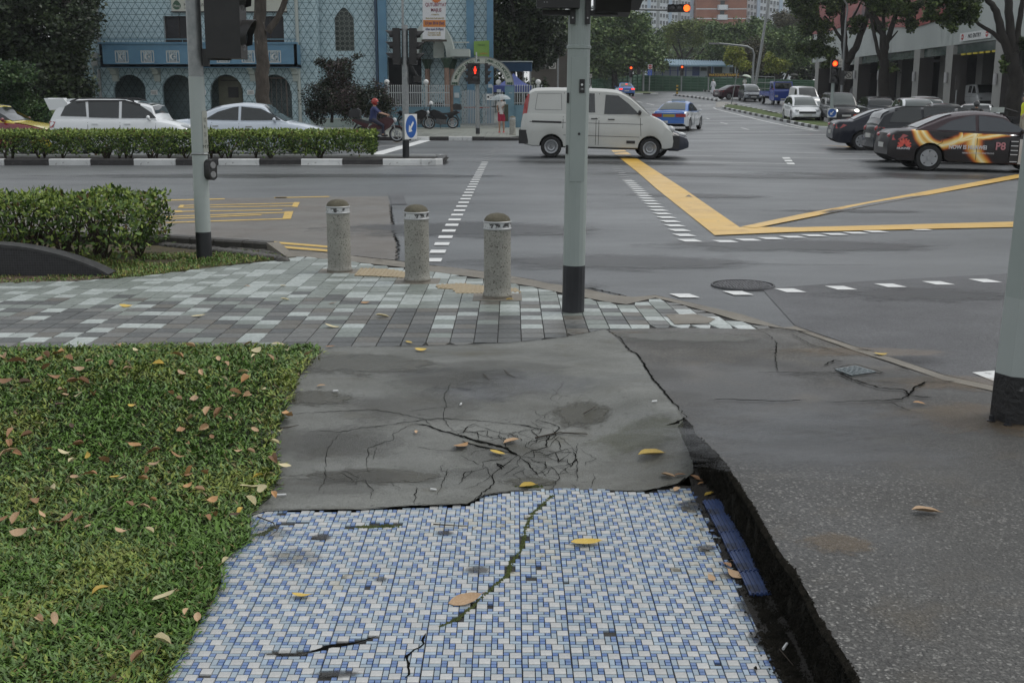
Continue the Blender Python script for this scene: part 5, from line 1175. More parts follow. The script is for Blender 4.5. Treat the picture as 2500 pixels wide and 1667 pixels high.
for px,yy in ((1044,.2),(1091,-1.9),(1104,.3)):
    x=Xp(px,200,MYF+yy); c=struct('tmp'); bpy.data.objects.remove(c)
    mb=MB(); mb.lathe([(.001,0),(.17,0),(.15,.2),(.14,cz_-.5),(.001,cz_-.5)],16,c=(x,yy,0)); mb.build('column',m_col,mq,smooth=60)
    mb=MB(); mb.lathe([(.15,cz_-.55),(.2,cz_-.35),(.3,cz_-.12),(.32,cz_-.02),(.001,cz_)],12,c=(x,yy,0)); mb.build('capital',m_cap,mq)
mb=MB(); mb.box(Xp(1100,135,64),Xp(1146,135,64),-2.2,.3,cz_+.05,cz_+.45); mb.box(Xp(1108,128,64),Xp(1146,128,64),-2.3,-2.2,cz_+.75,cz_+.82); mb.build('canopy',m_cream,mq)
# green banner and hanging event banner
m_lime=M('banner_green',(.17,.30,.06),(.21,.35,.08),scale=1.5,rough=.7); x0,z0=L66(1157,138,65.7); x1,z1=L66(1194.5,99.5,65.7)
t=thing('banner','lime green banner hanging between the blue pilasters right of the porch','banner',base+Vector((x0,-.35,z0-.5)))
mb=MB(); mb.slabxz([(0,.55),(x1-x0,.35),(x1-x0,z1-z0+.5),(0,z1-z0+.45)],0,.03); mb.build('cloth',m_lime,t); text('PAKSHI',.15,m_dgr,t,M4=TM((.42,-.008,z1-z0+.25),rx=R(90)),extr=.002,sx=.8); text('colors',.17,M('print_orange',(.55,.16,.04),rough=.6),t,M4=TM((.55,-.008,.65),rx=R(90)),extr=.002)
mb=MB(); mb.box(-4.1+.0,-3.2,.0,.03,-.3,.2); me=mb.mesh('cloth',m_lime); me.transform(Matrix.Translation((.3,-.1,.1))); 
by=60.5; p0=at(*q('C',543,398),by); p1=at(*q('C',790,0),by); bw=at(*q('C',768,390),by).x-p0.x
t=thing('banner','white event banner with orange date band above the mosque porch','banner',p0); m_bn=M('banner_white',(.60,.61,.62),(.66,.66,.67),scale=1.2,rough=.6); Hb=p1.z-p0.z+1.0
k_=.05
mb=MB(); mb.add([(0,0,0),(bw,0,.0),(bw+.14,0,Hb),(0.05,0,Hb),(0,.02,0),(bw,.02,.0),(bw+.14,.02,Hb),(.05,.02,Hb)],[(0,1,2,3),(7,6,5,4),(0,4,5,1),(1,5,6,2),(2,6,7,3),(3,7,4,0)]); mb.build('cloth',m_bn,t)
def bl(c): return at(*q('C',*c),by)-p0
a=bl((550,275)); b=bl((770,205)); mb=MB(); mb.box(a.x,bw+.04,-.006,.0,a.z,b.z); ob=mb.build('orange_band',M('print_band',(.55,.20,.05),rough=.6),t)
mar=M('print_maroon',(.22,.03,.06),rough=.6); nav=M('print_navy',(.03,.03,.12),rough=.6); gol=M('print_gold',(.36,.28,.12),rough=.6)
for s_,c,sz,mt,sx in (('QUTUBIYYAT',(677,52),.245,mar,.72),('MAJLIS',(680,105),.235,mar,.8),('A Salaf Pur',(672,150),.10,gol,.9),('Sheikh Abdul Qadir Jeelani (R)',(668,187),.105,gol,.72),('After Isyak (8.30pm)',(664,297),.165,nav,.68),('Contact Us @',(662,333),.11,gol,1),('Tel: 6294 3862',(660,357),.11,gol,1)):
    v=bl(c); text(s_,sz,mt,t,M4=TM((v.x,-.012,v.z),rx=R(90)),extr=.002,sx=sx,bold=.003)
v=bl((665,237)); text('23 Jan 2016 (Sat)',.20,nav,ob,M4=TM((v.x,-.012,v.z),rx=R(90)),extr=.002,sx=.72,bold=.004)
v=bl((682,5)); mb=MB(); st_=[( (.19 if k%2 else .26)*math.cos(R(k*12))+v.x,(.19 if k%2 else .26)*math.sin(R(k*12))*.8+v.z+.05) for k in range(30)]; mb.slabxz(st_,-.012,0); mb.build('sunburst',MATS['print_orange'],t)
mb=MB(); mb.box(-.05,bw+.1,-.03,.05,-.12,-.02); mb.tube([(bw/2,.3,Hb),(bw/2,.3,-.2)],.03,6); mb.build('hanging_pole',M('brown_bar',(.05,.04,.03),rough=.6),t)
# ---------------- fence, gate and arch sign ----------------
FNY=60.6; s60=FPX/(FNY*math.cos(PITCH)); fb0=G(q('C',600,1285),fz); FNY=fb0.y
m_fw=M('fence_blue',(.10,.19,.24),(.13,.235,.29),scale=1.5,rough=.6,spots=[((.16,.24,.26),2,.6,.75)]); m_pk=M('picket_white',(.36,.38,.38),(.42,.44,.44),scale=2,rough=.5)
def fx(cx): return at(cx,290,FNY).x
fz0=rise(0,FNY)+.12
def fzp(py): return at(1100,py,FNY).z
def fence(label,xa,xb,zw,zt,n,globes,par_name='picket_fence'):
    t=thing(par_name,label,'fence',(xa,FNY,fz0)); mb=MB(); mb.box(0,xb-xa,0,.2,0,zw-fz0); mb.build('base_wall',m_fw,t)
    pm=MB(); pm.box(-.02,.02,-.0,.03,0,zt-zw); pm.ell((0,.015,zt-zw+.03),.035,.035,.05,6); pmm=pm.mesh('picket',m_pk)
    for i in range(n): o=link('picket',pmm,t); o.location=((i+.5)*(xb-xa)/n,.08,zw-fz0)
    mb=MB(); mb.box(0,xb-xa,.06,.10,zt-fz0-.35,zt-fz0-.30); mb.box(0,xb-xa,.06,.10,zw-fz0+.08,zw-fz0+.12); mb.build('rail',m_pk,t)
    for gx in globes:
        mb=MB(); mb.box(gx-xa-.04,gx-xa+.04,.05,.13,zw-fz0,zt-fz0+.05); p=mb.build('lamp_post',m_pk,t); mb=MB(); mb.ell((gx-xa,.09,zt-fz0+.22),.145,.145,.145,16); mb.lathe([(.06,zt-fz0+.02),(.06,zt-fz0+.1)],8,c=(gx-xa,.09,0)); mb.build('globe',M('globe_white',(.62,.63,.62),rough=.3),p,smooth=60)
    return t
zw=fzp(q('C',0,1078)[1]); zt=fzp(q('C',0,872)[1])
fence('white picket fence on a low blue wall behind the parked motorcycles',fx(q('C',180,0)[0]),fx(q('C',822,0)[0]),zw,zt,30,[fx(946),fx(1041)])
fence('white picket fence on a blue wall right of the mosque gate, beside the van',fx(q('C',1462,0)[0]),fx(1325),fzp(q('C',0,1060)[1]),zt,12,[fx(1313.5)])
t=thing('low_wall','low pale wall in front of the flowering bush beside the mosque','wall',(fx(758),FNY,fz0)); mb=MB(); mb.box(0,fx(943)-fx(758),0,.2,0,.42); mb.build('wall_body',M('pale_wall',(.26,.32,.30),(.32,.38,.36),scale=2,rough=.7),t)
mb=MB(); mb.box(-.02,fx(943)-fx(758)+.02,-.03,.23,.42,.48); mb.build('coping',m_cream,t)
def C60(x,y): return at(*q('C',x,y),FNY)
gx0,gx1,gx2,gx3=C60(845,0).x,C60(922,1200).x,C60(1372,1200).x,C60(1465,1200).x; zg=C60(0,868).z
t=thing('gateway','mosque gateway with curved name arch over white gates','gate',((gx1+gx2)/2,FNY,fz0)); ox=(gx1+gx2)/2
for a,b in ((gx0,gx1),(gx2,gx3)): mb=MB(); mb.box(a-ox,b-ox,-.15,.35,0,zg-fz0); mb.build('gate_pillar',m_fw,t)
m_arch=M('arch_sign_white',(.42,.44,.38),(.48,.50,.44),scale=2,rough=.5)
cz=C60(0,860).z-fz0; ra=(C60(1450,860).x-C60(828,860).x)/2; top=C60(0,578).z-fz0; szz=(top-cz)/ra; wd_=.37
aa=ringarch(0,cz,ra-wd_,ra,-.14,.1,0,180,32,m_arch,'name_arch',t,sz=szz); ringarch(0,cz,ra-.01,ra+.04,-.2,.14,0,180,32,M('arch_edge',(.20,.21,.2),rough=.5),'arch_trim',t,sz=szz); ringarch(0,cz,ra-wd_-.03,ra-wd_+.01,-.2,.14,0,180,32,MATS['arch_edge'],'arch_trim',t,sz=szz)
def arctext(s,r_,a0,a1,size):
    for i,ch in enumerate(s):
        if ch==' ': continue
        a=R(a0+(a1-a0)*i/(len(s)-1)); x,z=r_*math.cos(a),cz+r_*szz*math.sin(a)
        tang=math.atan2(szz*math.cos(a)*-1*-1,-math.sin(a)*-1)   # direction of travel when angle falls
        ang=math.atan2(-szz*math.cos(a),math.sin(a)); text(ch,size,m_dgr,aa,M4=Matrix.Translation((x,-.15,z))@Matrix.Rotation(-ang,4,'Y')@Matrix.Rotation(R(90),4,'X'),extr=.004,bold=.003)
arctext('MALABAR MUSLIM',ra-.185,163,98,.21); arctext('JAMA-ATH MOSQUE',ra-.185,82,17,.21)
arctext('ooo oo oooo',ra-.32,150,125,.06); arctext('oooo ooo ooooo',ra-.32,62,33,.06)
for sx in (-1,1): text('MMJ',.16,m_dgr,aa,M4=TM((sx*(ra-wd_/2),-.16,cz+.08),rx=R(90)),extr=.004,bold=.01)
pm=MB(); pm.box(-.02,.02,0,.03,0,1.78); pmm=pm.mesh('picket',m_pk)
for i in range(26):
    x=gx1-ox+.12+i*(gx2-gx1-.24)/25; h=1+.07*math.sin(i/25*2*PI*1.0+.5)
    if 11<=i<=12: continue
    o=link('picket',pmm,t); o.location=(x,.1,.04); o.scale=(1,1,h)
mb=MB(); mb.box(gx1-ox,gx2-ox,.1,.14,.15,.2); mb.box(gx1-ox,gx1-ox+2.6,.1,.14,1.05,1.1); mb.box(.5,gx2-ox,.1,.14,1.05,1.1); mb.build('gate_rail',m_pk,t)
a,b=C60(1188,1010),C60(1255,948); mb=MB(); mb.box(a.x-ox,b.x-ox,.02,.06,a.z-fz0,b.z-fz0); sg=mb.build('exit_sign',m_white,t); mb=MB(); mb.lathe([(.001,.005),(.055,.005),(.055,.02)],14,c=(a.x-ox+.09,0,(a.z+b.z)/2-fz0),axis='y'); mb.build('dial',m_dark,sg); text('EXIT',.09,m_dark,sg,M4=TM((a.x-ox+.25,.01,b.z-fz0-.08),rx=R(90)),extr=.01); text('& IN',.07,m_dark,sg,M4=TM((a.x-ox+.25,.01,b.z-fz0-.23),rx=R(90)),extr=.01)
for cx,cy,w_,h_ in ((890,962,.13,.13),(1225,868,.10,.09),(1313,918,.11,.08),(1430,940,.09,.02)): v=C60(cx,cy); mb=MB(); mb.box(v.x-ox-w_,v.x-ox+w_,-.2,-.16,v.z-fz0-h_,v.z-fz0+h_); mb.build('notice',M('notice_grey',(.38,.42,.43),rough=.5),t)
v0,v1=C60(960,1085),C60(1220,1080); mb=MB(); mb.box(v0.x-ox,v1.x-ox,.5,.55,v0.z-fz0-.04,v0.z-fz0+.04); mb.build('red_barrier_pole',M('barrier_red',(.35,.03,.03),rough=.5),t)
mb=MB(); mb.ell((C60(1308,832).x-ox,.1,C60(1308,832).z-fz0),.15,.15,.15,14); mb.build('globe',MATS['globe_white'],t,smooth=60)
# blue canopy roof and tent behind the gate
a,b=at(*q('C',1290,722),68),at(*q('C',1651,628),68); b.x=at(1299,160,68).x
t=thing('canopy_roof','blue corrugated canopy edge beside the mosque gate','canopy',(a.x,68,fz0)); mb=MB(); n=40; w=(b.x-a.x)
vs=[]
for i in range(n*2+1): x=w*i/(2*n); y=.0 if i%2 else .06; vs+=[(x,y,a.z-fz0),(x,y,b.z-fz0)]
mb.add(vs,[(2*i,2*i+2,2*i+3,2*i+1) for i in range(2*n)]); mb.build('fascia',M('canopy_blue',(.07,.13,.21),(.09,.16,.25),scale=3,rough=.5),t); mb=MB(); mb.box(-.05,w+.05,-.05,4,b.z-fz0,b.z-fz0+.06); mb.build('roof_edge',m_cream,t)
mb=MB(); mb.tube([(w-.1,.1,0),(w-.1,.1,a.z-fz0)],.05,8); mb.tube([(w-.5,.6,0),(w-.5,.6,a.z-fz0)],.04,8); mb.build('post',m_galv,t)
p=[at(*q('C',x,y),64.5) for x,y in ((1250,865),(1650,865),(1462,735))]; t=thing('tent','dark blue peaked tent behind the mosque gate','tent',(p[0].x,64.5,fz0)); W_=p[1].x-p[0].x; zb=p[0].z-fz0; zt_=p[2].z-fz0; cxx=p[2].x-p[0].x
mb=MB(); n=10
ringp=[]
for (cx0,cy0) in ((0,0),(W_,0),(W_,W_),(0,W_)): ringp.append((cx0,cy0))
def sag(c,t_): return (c[0]+(cxx-c[0])*t_,c[1]+(W_/2-c[1])*t_,zb+(zt_-zb)*(t_**1.7))
for i in range(4):
    c0,c1=ringp[i],ringp[(i+1)%4]
    for k in range(n): t0,t1=k/n,(k+1)/n; mb.add([sag(c0,t0),sag(c1,t0),sag(c1,t1),sag(c0,t1)],[(0,1,2,3)])
    mb.add([(c0[0],c0[1],zb),(c1[0],c1[1],zb),(c1[0],c1[1],zb-.35),(c0[0],c0[1],zb-.35)],[(0,1,2,3)])
mb.build('tent_cover',M('tent_blue',(.035,.055,.20),(.05,.075,.25),scale=2,rough=.6),t,smooth=40); mb=MB(); [mb.box(c[0]-.03,c[0]+.03,c[1]-.03,c[1]+.03,0,zb) for c in ringp]; mb.build('tent_leg',m_pk,t)
# ---------------- trees near the mosque ----------------
ptree('large dark tree filling the left edge, left of the mosque',60,[([(150,330),(158,120),(165,-40)],.35,.2),([(158,160,0),(110,40,1)],.2,.1),([(158,120),(200,0,1)],.18,.1)],
 [(60,40,120,110),(150,90,70,120),(0,150,90,120),(120,210,90,90),(170,250,45,80),(60,250,80,60),(190,30,60,60,3)],30000,.34,TD,hole=.12,shell=.2,fr=.6)
ptree('dark wooded backdrop tree deep behind the left shrubs',72,[([(60,330),(60,60)],.3,.2)],[(30,120,150,170),(150,160,90,170),(-40,60,160,160),(190,200,60,130)],22000,.5,TD,hole=-.2,shell=.0,fr=.3)
ptree('bushy green shrub left of the mosque, above the red taxi',50,[([(50,320),(50,250)],.08,.05)],[(30,200,60,55),(70,240,45,50),(10,250,60,55),(90,290,40,30)],9000,.22,tmats('leaf_shrub',(.02,.045,.018),(.035,.070,.025),(.055,.095,.03)),hole=.05,cat='shrub',name='shrub')
ptree('low dark hedge bank below the trees beside the mosque',52,[([(120,330),(120,300)],.06,.04)],[(110,300,80,28),(190,300,40,28),(30,310,60,26)],5000,.2,TG_,hole=0,cat='shrub',name='shrub')
ptree('slim forked tree with a mottled trunk in front of the mosque',55,[([(644,330),(644,260),(640,160),(634,60),(633,-60)],.36,.27),([(655,80),(683,35),(710,-30)],.17,.12)],[(640,-160,150,70)],4000,.3,TG_,mat=m_bark)
ptree('dark flowering bush with arching sprays in front of the tiled wall',57,[([(810,300),(812,200),(825,140)],.08,.03),([(812,230),(860,150,0),(878,142)],.03,.01),([(812,200),(785,140),(772,130)],.03,.01)],
 [(800,240,48,50),(850,250,55,45),(910,250,50,40),(815,190,28,45),(840,175,25,30),(785,150,14,10),(800,160,14,12),(870,143,14,6),(935,270,30,30),(775,270,25,30)],15000,.16,
 [leafmat('bush_dark',(.012,.018,.012),(.02,.03,.018)),leafmat('bush_mid',(.025,.035,.02),(.045,.055,.03)),leafmat('bush_plum',(.06,.045,.045),(.10,.075,.075))],hole=.6,cat='bush',name='bush')
mb=MB(); 
ptree('tall dark tree hanging over the canopy right of the mosque',80,[([(1255,250),(1250,120),(1255,-30)],.3,.2)],[(1240,40,60,90),(1290,60,45,80),(1225,100,40,70),(1300,110,30,55),(1330,30,60,60),(1270,130,50,35),(1210,20,50,60)],15000,.4,TD,hole=.08,shell=.1)
ptree('backdrop tree of very dark foliage right behind the mosque',100,[([(1270,240),(1270,60)],.3,.2)],[(1250,60,90,120),(1330,80,60,80),(1220,120,60,60)],12000,.6,TD,hole=-.2,shell=0)

ptree('dark shrubs closing the yard behind the mosque gate',84,[([(1230,300),(1230,280)],.06,.04)],[(1180,240,60,60),(1240,250,60,60),(1300,250,50,60),(1120,250,60,60),(1210,290,90,30)],9000,.45,TD,hole=.5,shell=.0,cat='shrub',name='shrub')

ptree('dark tree at the far left behind the red taxi',58,[([(-160,330),(-160,60)],.35,.2)],[(-180,120,120,130),(-60,200,80,90),(-280,180,110,120),(-150,260,130,60)],14000,.5,TD,hole=.1,shell=.1)
# ---------------- vehicles ----------------
m_tyre=M('tyre',(.012,.012,.012),(.02,.02,.02),scale=20,rough=.85); m_rim=M('alloy',(.32,.33,.34),rough=.35,metal=.7); m_rimd=M('rim_dark',(.03,.03,.03),rough=.6)
m_glass=M('car_glass',(.012,.016,.016),rough=.06,spec=.8); m_glassl=M('car_glass_pale',(.06,.075,.072),rough=.08,spec=.8)
m_trim=M('black_trim',(.012,.012,.013),(.02,.02,.021),scale=9,rough=.5); m_chr=M('chrome',(.5,.5,.5),rough=.2,metal=.9); m_under=M('underbody',(.006,.006,.006),rough=.9)
m_tail=M('tail_lamp',(.30,.012,.010),rough=.2,coat=1); m_tailon=M('tail_lamp_lit',(.9,.03,.02),emis=1.6); m_head=M('head_lamp',(.42,.44,.45),rough=.12,spec=.8); m_amb=M('amber_lamp',(.6,.2,.02),rough=.2); m_plate=M('number_plate_white',(.55,.55,.52),rough=.4); m_ybl=M('number_plate_yellow',(.35,.28,.04),rough=.4)
def paint(n,c,rough=.25,metal=.0): return M('paint_'+n,c,tuple(x*1.08 for x in c),scale=.8,rough=rough,metal=metal,coat=.7 if max(c)>.1 else .25,spec=.5 if max(c)>.1 else .25)
def interp(P,x):
    if x<=P[0][0]: return P[0][1]
    for (a,b),(c,d) in zip(P[:-1],P[1:]):
        if x<=c: t=(x-a)/(c-a+1e-9); return b+(d-b)*t
    return P[-1][1]
def smoothP(P,n=6):   # catmull-rom through (x,z)
    out=[]
    for i in range(len(P)-1):
        p0=P[max(0,i-1)];p1=P[i];p2=P[i+1];p3=P[min(len(P)-1,i+2)]
        for k in range(n):
            t=k/n; z=.5*((2*p1[1])+(-p0[1]+p2[1])*t+(2*p0[1]-5*p1[1]+4*p2[1]-p3[1])*t*t+(-p0[1]+3*p1[1]-3*p2[1]+p3[1])*t**3); out.append((p1[0]+(p2[0]-p1[0])*t,z))
    out.append(P[-1]); return out
def car(name,label,cat,sp,pm,roofm=None,group=None,detail=True):
    """sp: W width, top [(x,z)] lower body line rear->front, bot [(x,z)], gh [(x,z)] roof line, belt [(x,z)], wx (rear,front) axle x, wr, panes, tumble"""
    t=thing(name,label,cat,(0,0,0),0,group); W=sp['W']/2; top=smoothP(sp['top']); bot=sp['bot']; gh=smoothP(sp['gh'],5); wr=sp['wr']; wx=sp['wx']; x0,x1=top[0][0],top[-1][0]
    tum=sp.get('tum',.30); er=sp.get('er',.28)
    def wid(x):
        d=min(x-x0,x1-x); return W*(1-.17*max(0,1-d/er)**2.2) if d<er else W
    def topz(x): return interp(top,x)
    ar=wr+.045
    def arch_(x):
        for a in wx:
            if abs(x-a)<ar: return wr*1.0+math.sqrt(ar*ar-(x-a)**2)
        return 0
    xs=sorted(set([round(x0+(x1-x0)*i/26,3) for i in range(27)]+[round(a+ar*math.cos(PI*k/10),3) for a in wx for k in range(11)]+[round(p[0],3) for p in sp['top']]))
    xs=[x for x in xs if x0<=x<=x1]
    def sec(x):
        w=wid(x); T=topz(x); zb=interp(bot,x); az=max(zb,arch_(x)); zm=max(az+.01,zb+(T-zb)*.45)
        zs=max(zm+.01,T-.16*min(1,(T-zb)))
        return [(0,zb+.0),(w-.27,zb),(w-.27,az),(w-.05,az),(w-.012,az+.02 if az<zm-.03 else zm-.005),(w,zm),(w-.02,zs),(w-.07,T-.035),(w-.17,T),(0,T+.015)]
    def side_y(x,z):
        s_=sec(x); P=s_[3:9]; 
        for (ya,za),(yb,zb) in zip(P[:-1],P[1:]):
            if za<=z<=zb: return ya+(yb-ya)*(z-za)/(zb-za+1e-9)
        return P[2][0] if z<P[0][1] else P[-1][0]
    mb=MB(); K=10; vs=[]; 
    for x in xs:
        for y,z in sec(x): vs.append((x,y,z))
        for y,z in sec(x): vs.append((x,-y,z))
    fs=[];ms=[]
    for i in range(len(xs)-1):
        for sd in (0,1):
            for k in range(K-1): a=i*2*K+sd*K+k; mb_m=1 if k<3 else 0; fs.append((a,a+1,a+2*K+1,a+2*K)); ms.append(mb_m)
    for i in (0,len(xs)-1):
        o=i*2*K; fs.append(tuple([o+k for k in range(K)]+[o+K+k for k in range(K-1,0,-1)])); ms.append(0)
    mb.v=vs; mb.f=fs; mb.m=ms
    body=mb.build('body',[pm,m_under],t,smooth=32,weld=True)
    # greenhouse
    g0,g1=gh[0][0],gh[-1][0]; gx=[p[0] for p in gh]
    def belt(x): return interp(sp['belt'],x)
    def gy(x,z):
        wb=wid(x)-.09; return wb-tum*max(0,z-belt(x))
    vs=[];fs=[]; K=5
    for x,z in gh:
        b=belt(x)-.06; z=max(z,b+.02); zr=max(b+.01,z-.07*min(1,(z-b)/.3))
        pr=[(wid(x)-.08,b),(gy(x,(b+zr)/2),(b+zr)/2),(gy(x,zr),zr),(max(.05,gy(x,z)-.11),z),(0,z+.025)]
        vs+=[(x,y,zz) for y,zz in pr]+[(x,-y,zz) for y,zz in pr]
    for i in range(len(gh)-1):
        for sd in (0,1):
            for k in range(K-1): a=i*2*K+sd*K+k; fs.append((a,a+1,a+2*K+1,a+2*K))
    for i in (0,len(gh)-1): o=i*2*K; fs.append(tuple([o+k for k in range(K)]+[o+K+k for k in range(K-1,0,-1)]))
    mb=MB(); mb.add(vs,fs); gr=mb.build('roof',roofm or pm,t,smooth=38,weld=True)
    # panes
    def densify(poly,st=.12):
        out=[]
        for a,b in zip(poly,poly[1:]+poly[:1]):
            n=max(1,int(math.dist(a,b)/st))
            for k in range(n): out.append((a[0]+(b[0]-a[0])*k/n,a[1]+(b[1]-a[1])*k/n))
        return out
    def sidepatch(par,nm,poly,mat,off=.008,fy=None,sides=(1,-1),smooth=None):
        P=densify(poly); f=fy or gy; 
        for sd in sides:
            bm=bmesh.new(); V=[bm.verts.new((x,sd*(f(x,z)+off),z)) for x,z in P]; bm.faces.new(V); bmesh.ops.triangulate(bm,faces=bm.faces[:])
            bmesh.ops.recalc_face_normals(bm,faces=bm.faces); me=bpy.data.meshes.new(nm); bm.to_mesh(me); bm.free(); me.materials.append(mat); link(nm,me,par)
    for P in sp['panes']:
        sidepatch(gr,'side_window',P,sp.get('glass',m_glass),.010)
    tri=[]
    def screen(nm,ra,rb,mat,ins=.10):   # glass between two x on roofline, offset outwards
        vs=[];n=8; fs=[]
        for i in range(n+1):
            x=ra+(rb-ra)*i/n; z=interp(gh,x); dz=(interp(gh,x+.02)-interp(gh,x-.02))/.04; nx,nz=-dz,1; l=math.hypot(nx,nz); nx/=l;nz/=l
            y=max(.05,gy(x,z)-ins)
            for u in (-1,-.5,0,.5,1): vs.append((x+nx*.014,u*y,z+nz*.014+.025*(1-abs(u))))
        for i in range(n):
            for k in range(4): a=5*i+k; fs.append((a,a+1,a+6,a+5))
        mb=MB(); mb.add(vs,fs); mb.build(nm,mat,gr,smooth=60)
    if 'ws' in sp: screen('windscreen',*sp['ws'],sp.get('wsglass',m_glass))
    if 'rs' in sp: screen('rear_window',*sp['rs'],sp.get('wsglass',m_glass))
    # wheels
    style=sp.get('rim','five')
    wb=MB(); wb.lathe([(wr*.62,-.09),(wr*.93,-.095),(wr,-.07),(wr,.07),(wr*.93,.095),(wr*.62,.09)],28,axis='y'); tym=wb.mesh('tyre',m_tyre,smooth=40)
    rb=MB(); rb.lathe([(.001,.02),(wr*.6,.02),(wr*.63,.085),(wr*.66,.085)],24,axis='y',m=1)
    ns=dict(five=5,seven=7,steel=0)[style]
    rb.lathe([(wr*.56,.085),(wr*.62,.098),(wr*.66,.09)],28,axis='y')
    for k in range(ns):
        a=2*PI*k/ns; c_,s_=math.cos(a),math.sin(a); w0,w1=(.055,.10) if ns==5 else (.035,.055)
        P=[(.03,-w0),(wr*.6,-w1),(wr*.6,w1),(.03,w0)]
        P=[(u*c_-v*s_,u*s_+v*c_) for u,v in P]; rb.slabxz(P,.055,.09)
    if style=='steel': rb.lathe([(.001,.10),(wr*.16,.10),(wr*.2,.07),(wr*.36,.085),(wr*.44,.05),(wr*.56,.07)],24,axis='y')
    rb.lathe([(.001,.10),(.045,.10),(.05,.07)],12,axis='y'); rmm=rb.mesh('rim',[sp.get('rimmat',m_rim),m_rimd],smooth=35)
    for a in wx:
        for sd in (1,-1):
            w=thing('wheel','','x'); 
            for k in ('label','category'): del w[k]
            w.parent=t; w.location=(a,sd*(W-.11),wr); w.rotation_euler=(0,random.uniform(0,1.2),0 if sd>0 else PI); 
            link('tyre',tym,w); link('rim',rmm,w)
    S_=dict(t=t,body=body,roof=gr,side_y=side_y,gy=gy,wid=wid,topz=topz,patch=sidepatch,W=W,belt=belt,gh=gh)
    def line(par,nm,pts,w,mat,off=.006,fy=None,sides=(1,-1)):
        f=fy or side_y; P=densify(pts+pts[::-1],.1)[:None]; D=[]
        for a,b in zip(pts[:-1],pts[1:]):
            n=max(1,int(math.dist(a,b)/.08)); D+=[(a[0]+(b[0]-a[0])*k/n,a[1]+(b[1]-a[1])*k/n) for k in range(n)]
        D.append(pts[-1])
        for sd in sides:
            vs=[]
            for i,(x,z) in enumerate(D):
                q0=D[max(0,i-1)];q1=D[min(len(D)-1,i+1)]; dx,dz=q1[0]-q0[0],q1[1]-q0[1]; l=math.hypot(dx,dz)+1e-9; nx,nz=-dz/l*w/2,dx/l*w/2
                for s_ in (-1,1): vs.append((x+nx*s_,sd*(f(x+nx*s_,z+nz*s_)+off),z+nz*s_))
            mb=MB(); mb.add(vs,[(2*i,2*i+1,2*i+3,2*i+2) for i in range(len(D)-1)]); mb.build(nm,mat,par)
    S_['line']=line
    def lens(par,nm,x,y,z,sx,sy,sz,mat,both=True):
        for sd in ((1,-1) if both else (1,)): mb=MB(); mb.ell((x,sd*y,z),sx,sy,sz,12); mb.build(nm,mat,par,smooth=60)
    S_['lens']=lens
    for a in sp.get('seams',[]): line(body,'door_gap',a,.012,m_under,.003)
    for (hx,hz) in sp.get('handles',[]):
        for sd in (1,-1): y_=side_y(hx,hz); mb=MB(); mb.box(hx-.09,hx+.09,min(sd*(y_-.01),sd*(y_+.022)),max(sd*(y_-.01),sd*(y_+.022)),hz-.014,hz+.014); mb.build('door_handle',sp.get('hmat',pm),body)
    if 'mirror' in sp:
        mx,mz=sp['mirror']
        for sd in (1,-1): mb=MB(); mb.ell((mx,sd*(W+.05),mz),.05,.085,.06,12); mb.box(mx-.03,mx+.03,min(sd*(W-.1),sd*(W+.02)),max(sd*(W-.1),sd*(W+.02)),mz-.07,mz-.03); mb.build('mirror',sp.get('mmat',pm),t,smooth=60)
    for L_ in sp.get('lens',[]): lens(body,*L_)
    for nm_,po_,mt_ in sp.get('sidep',[]): sidepatch(body,nm_,po_,mt_,.012,side_y)
    for bb in sp.get('boxes',[]): mb=MB(); mb.box(*bb[1]); mb.build(bb[0],bb[2],body)
    return t,S_
def place(t,p,yaw,h=rd): t.location=(p.x,p.y,h(p.x,p.y)); t.rotation_euler=(-0,0,yaw)
def slope(t):  # sit on the rising road
    x,y,z=t.location; e=.9; n=Vector((-(rd(x+e,y)-rd(x-e,y))/(2*e),-(rd(x,y+e)-rd(x,y-e))/(2*e),1)).normalized(); qy=t.rotation_euler[2]
    m=Vector((0,0,1)).rotation_difference(n).to_matrix()@Matrix.Rotation(qy,3,'Z'); t.rotation_euler=m.to_euler()
# generic shapes
def sedan(L=4.75,W=1.8,H=1.47,**k):
    h=L/2; s=dict(W=W,top=[(-h,.62),(-h+.05,.90),(-h+.25,1.0),(-h+.9,1.02),(-.2,.97),(h-1.55,.96),(h-.9,.88),(h-.35,.74),(h-.06,.60),(h,.48)],bot=[(-h,.38),(-h+.2,.24),(h-.3,.2),(h,.30)],
      gh=[(-h+.55,1.0),(-h+.95,1.18),(-h+1.45,1.38),(-h+2.0,H-.01),(-.05,H),(.45,H-.07),(h-1.75,1.18),(h-1.25,.94)],belt=[(-h,.98),(0,.94),(h,.92)],wx=(-h+1.0,h-.93),wr=.325,tum=.42,
      panes=[[(-h+1.12,1.02),(-h+1.5,1.24),(-h+1.95,1.37),(-.3,1.39),(-.3,1.0)],[(-.22,1.0),(-.22,1.39),(.35,1.33),(.75,1.14),(.95,1.0)]],ws=(.42,h-1.33),rs=(-h+1.55,-h+.70),
      seams=[[(-.27,.3),(-.27,.92)],[(.92,.32),(.98,.6),(.92,.9)],[(-1.3,.62),(-1.12,.7),(-1.05,.95)]],handles=[(-.95,.84),(.02,.82)],mirror=(.78,1.02),
      sidep=[('tail_lamp',[(-h+.07,.74),(-h+.25,.76),(-h+.45,.86),(-h+.33,.90),(-h+.09,.87)],m_tail)],lens=[('tail_lamp',-h+.15,W/2-.34,.85,.16,.20,.075,m_tail),('head_lamp',h-.30,W/2-.27,.66,.24,.15,.085,m_head)],
      boxes=[('number_plate',(-h-.012,-h+.05,-.26,.26,.55,.67),m_plate),('number_plate',(h-.04,h+.012,-.26,.26,.38,.48),m_plate),('grille',(h-.10,h-.03,-.4,.4,.52,.62),m_trim)])
    s.update(k); return s
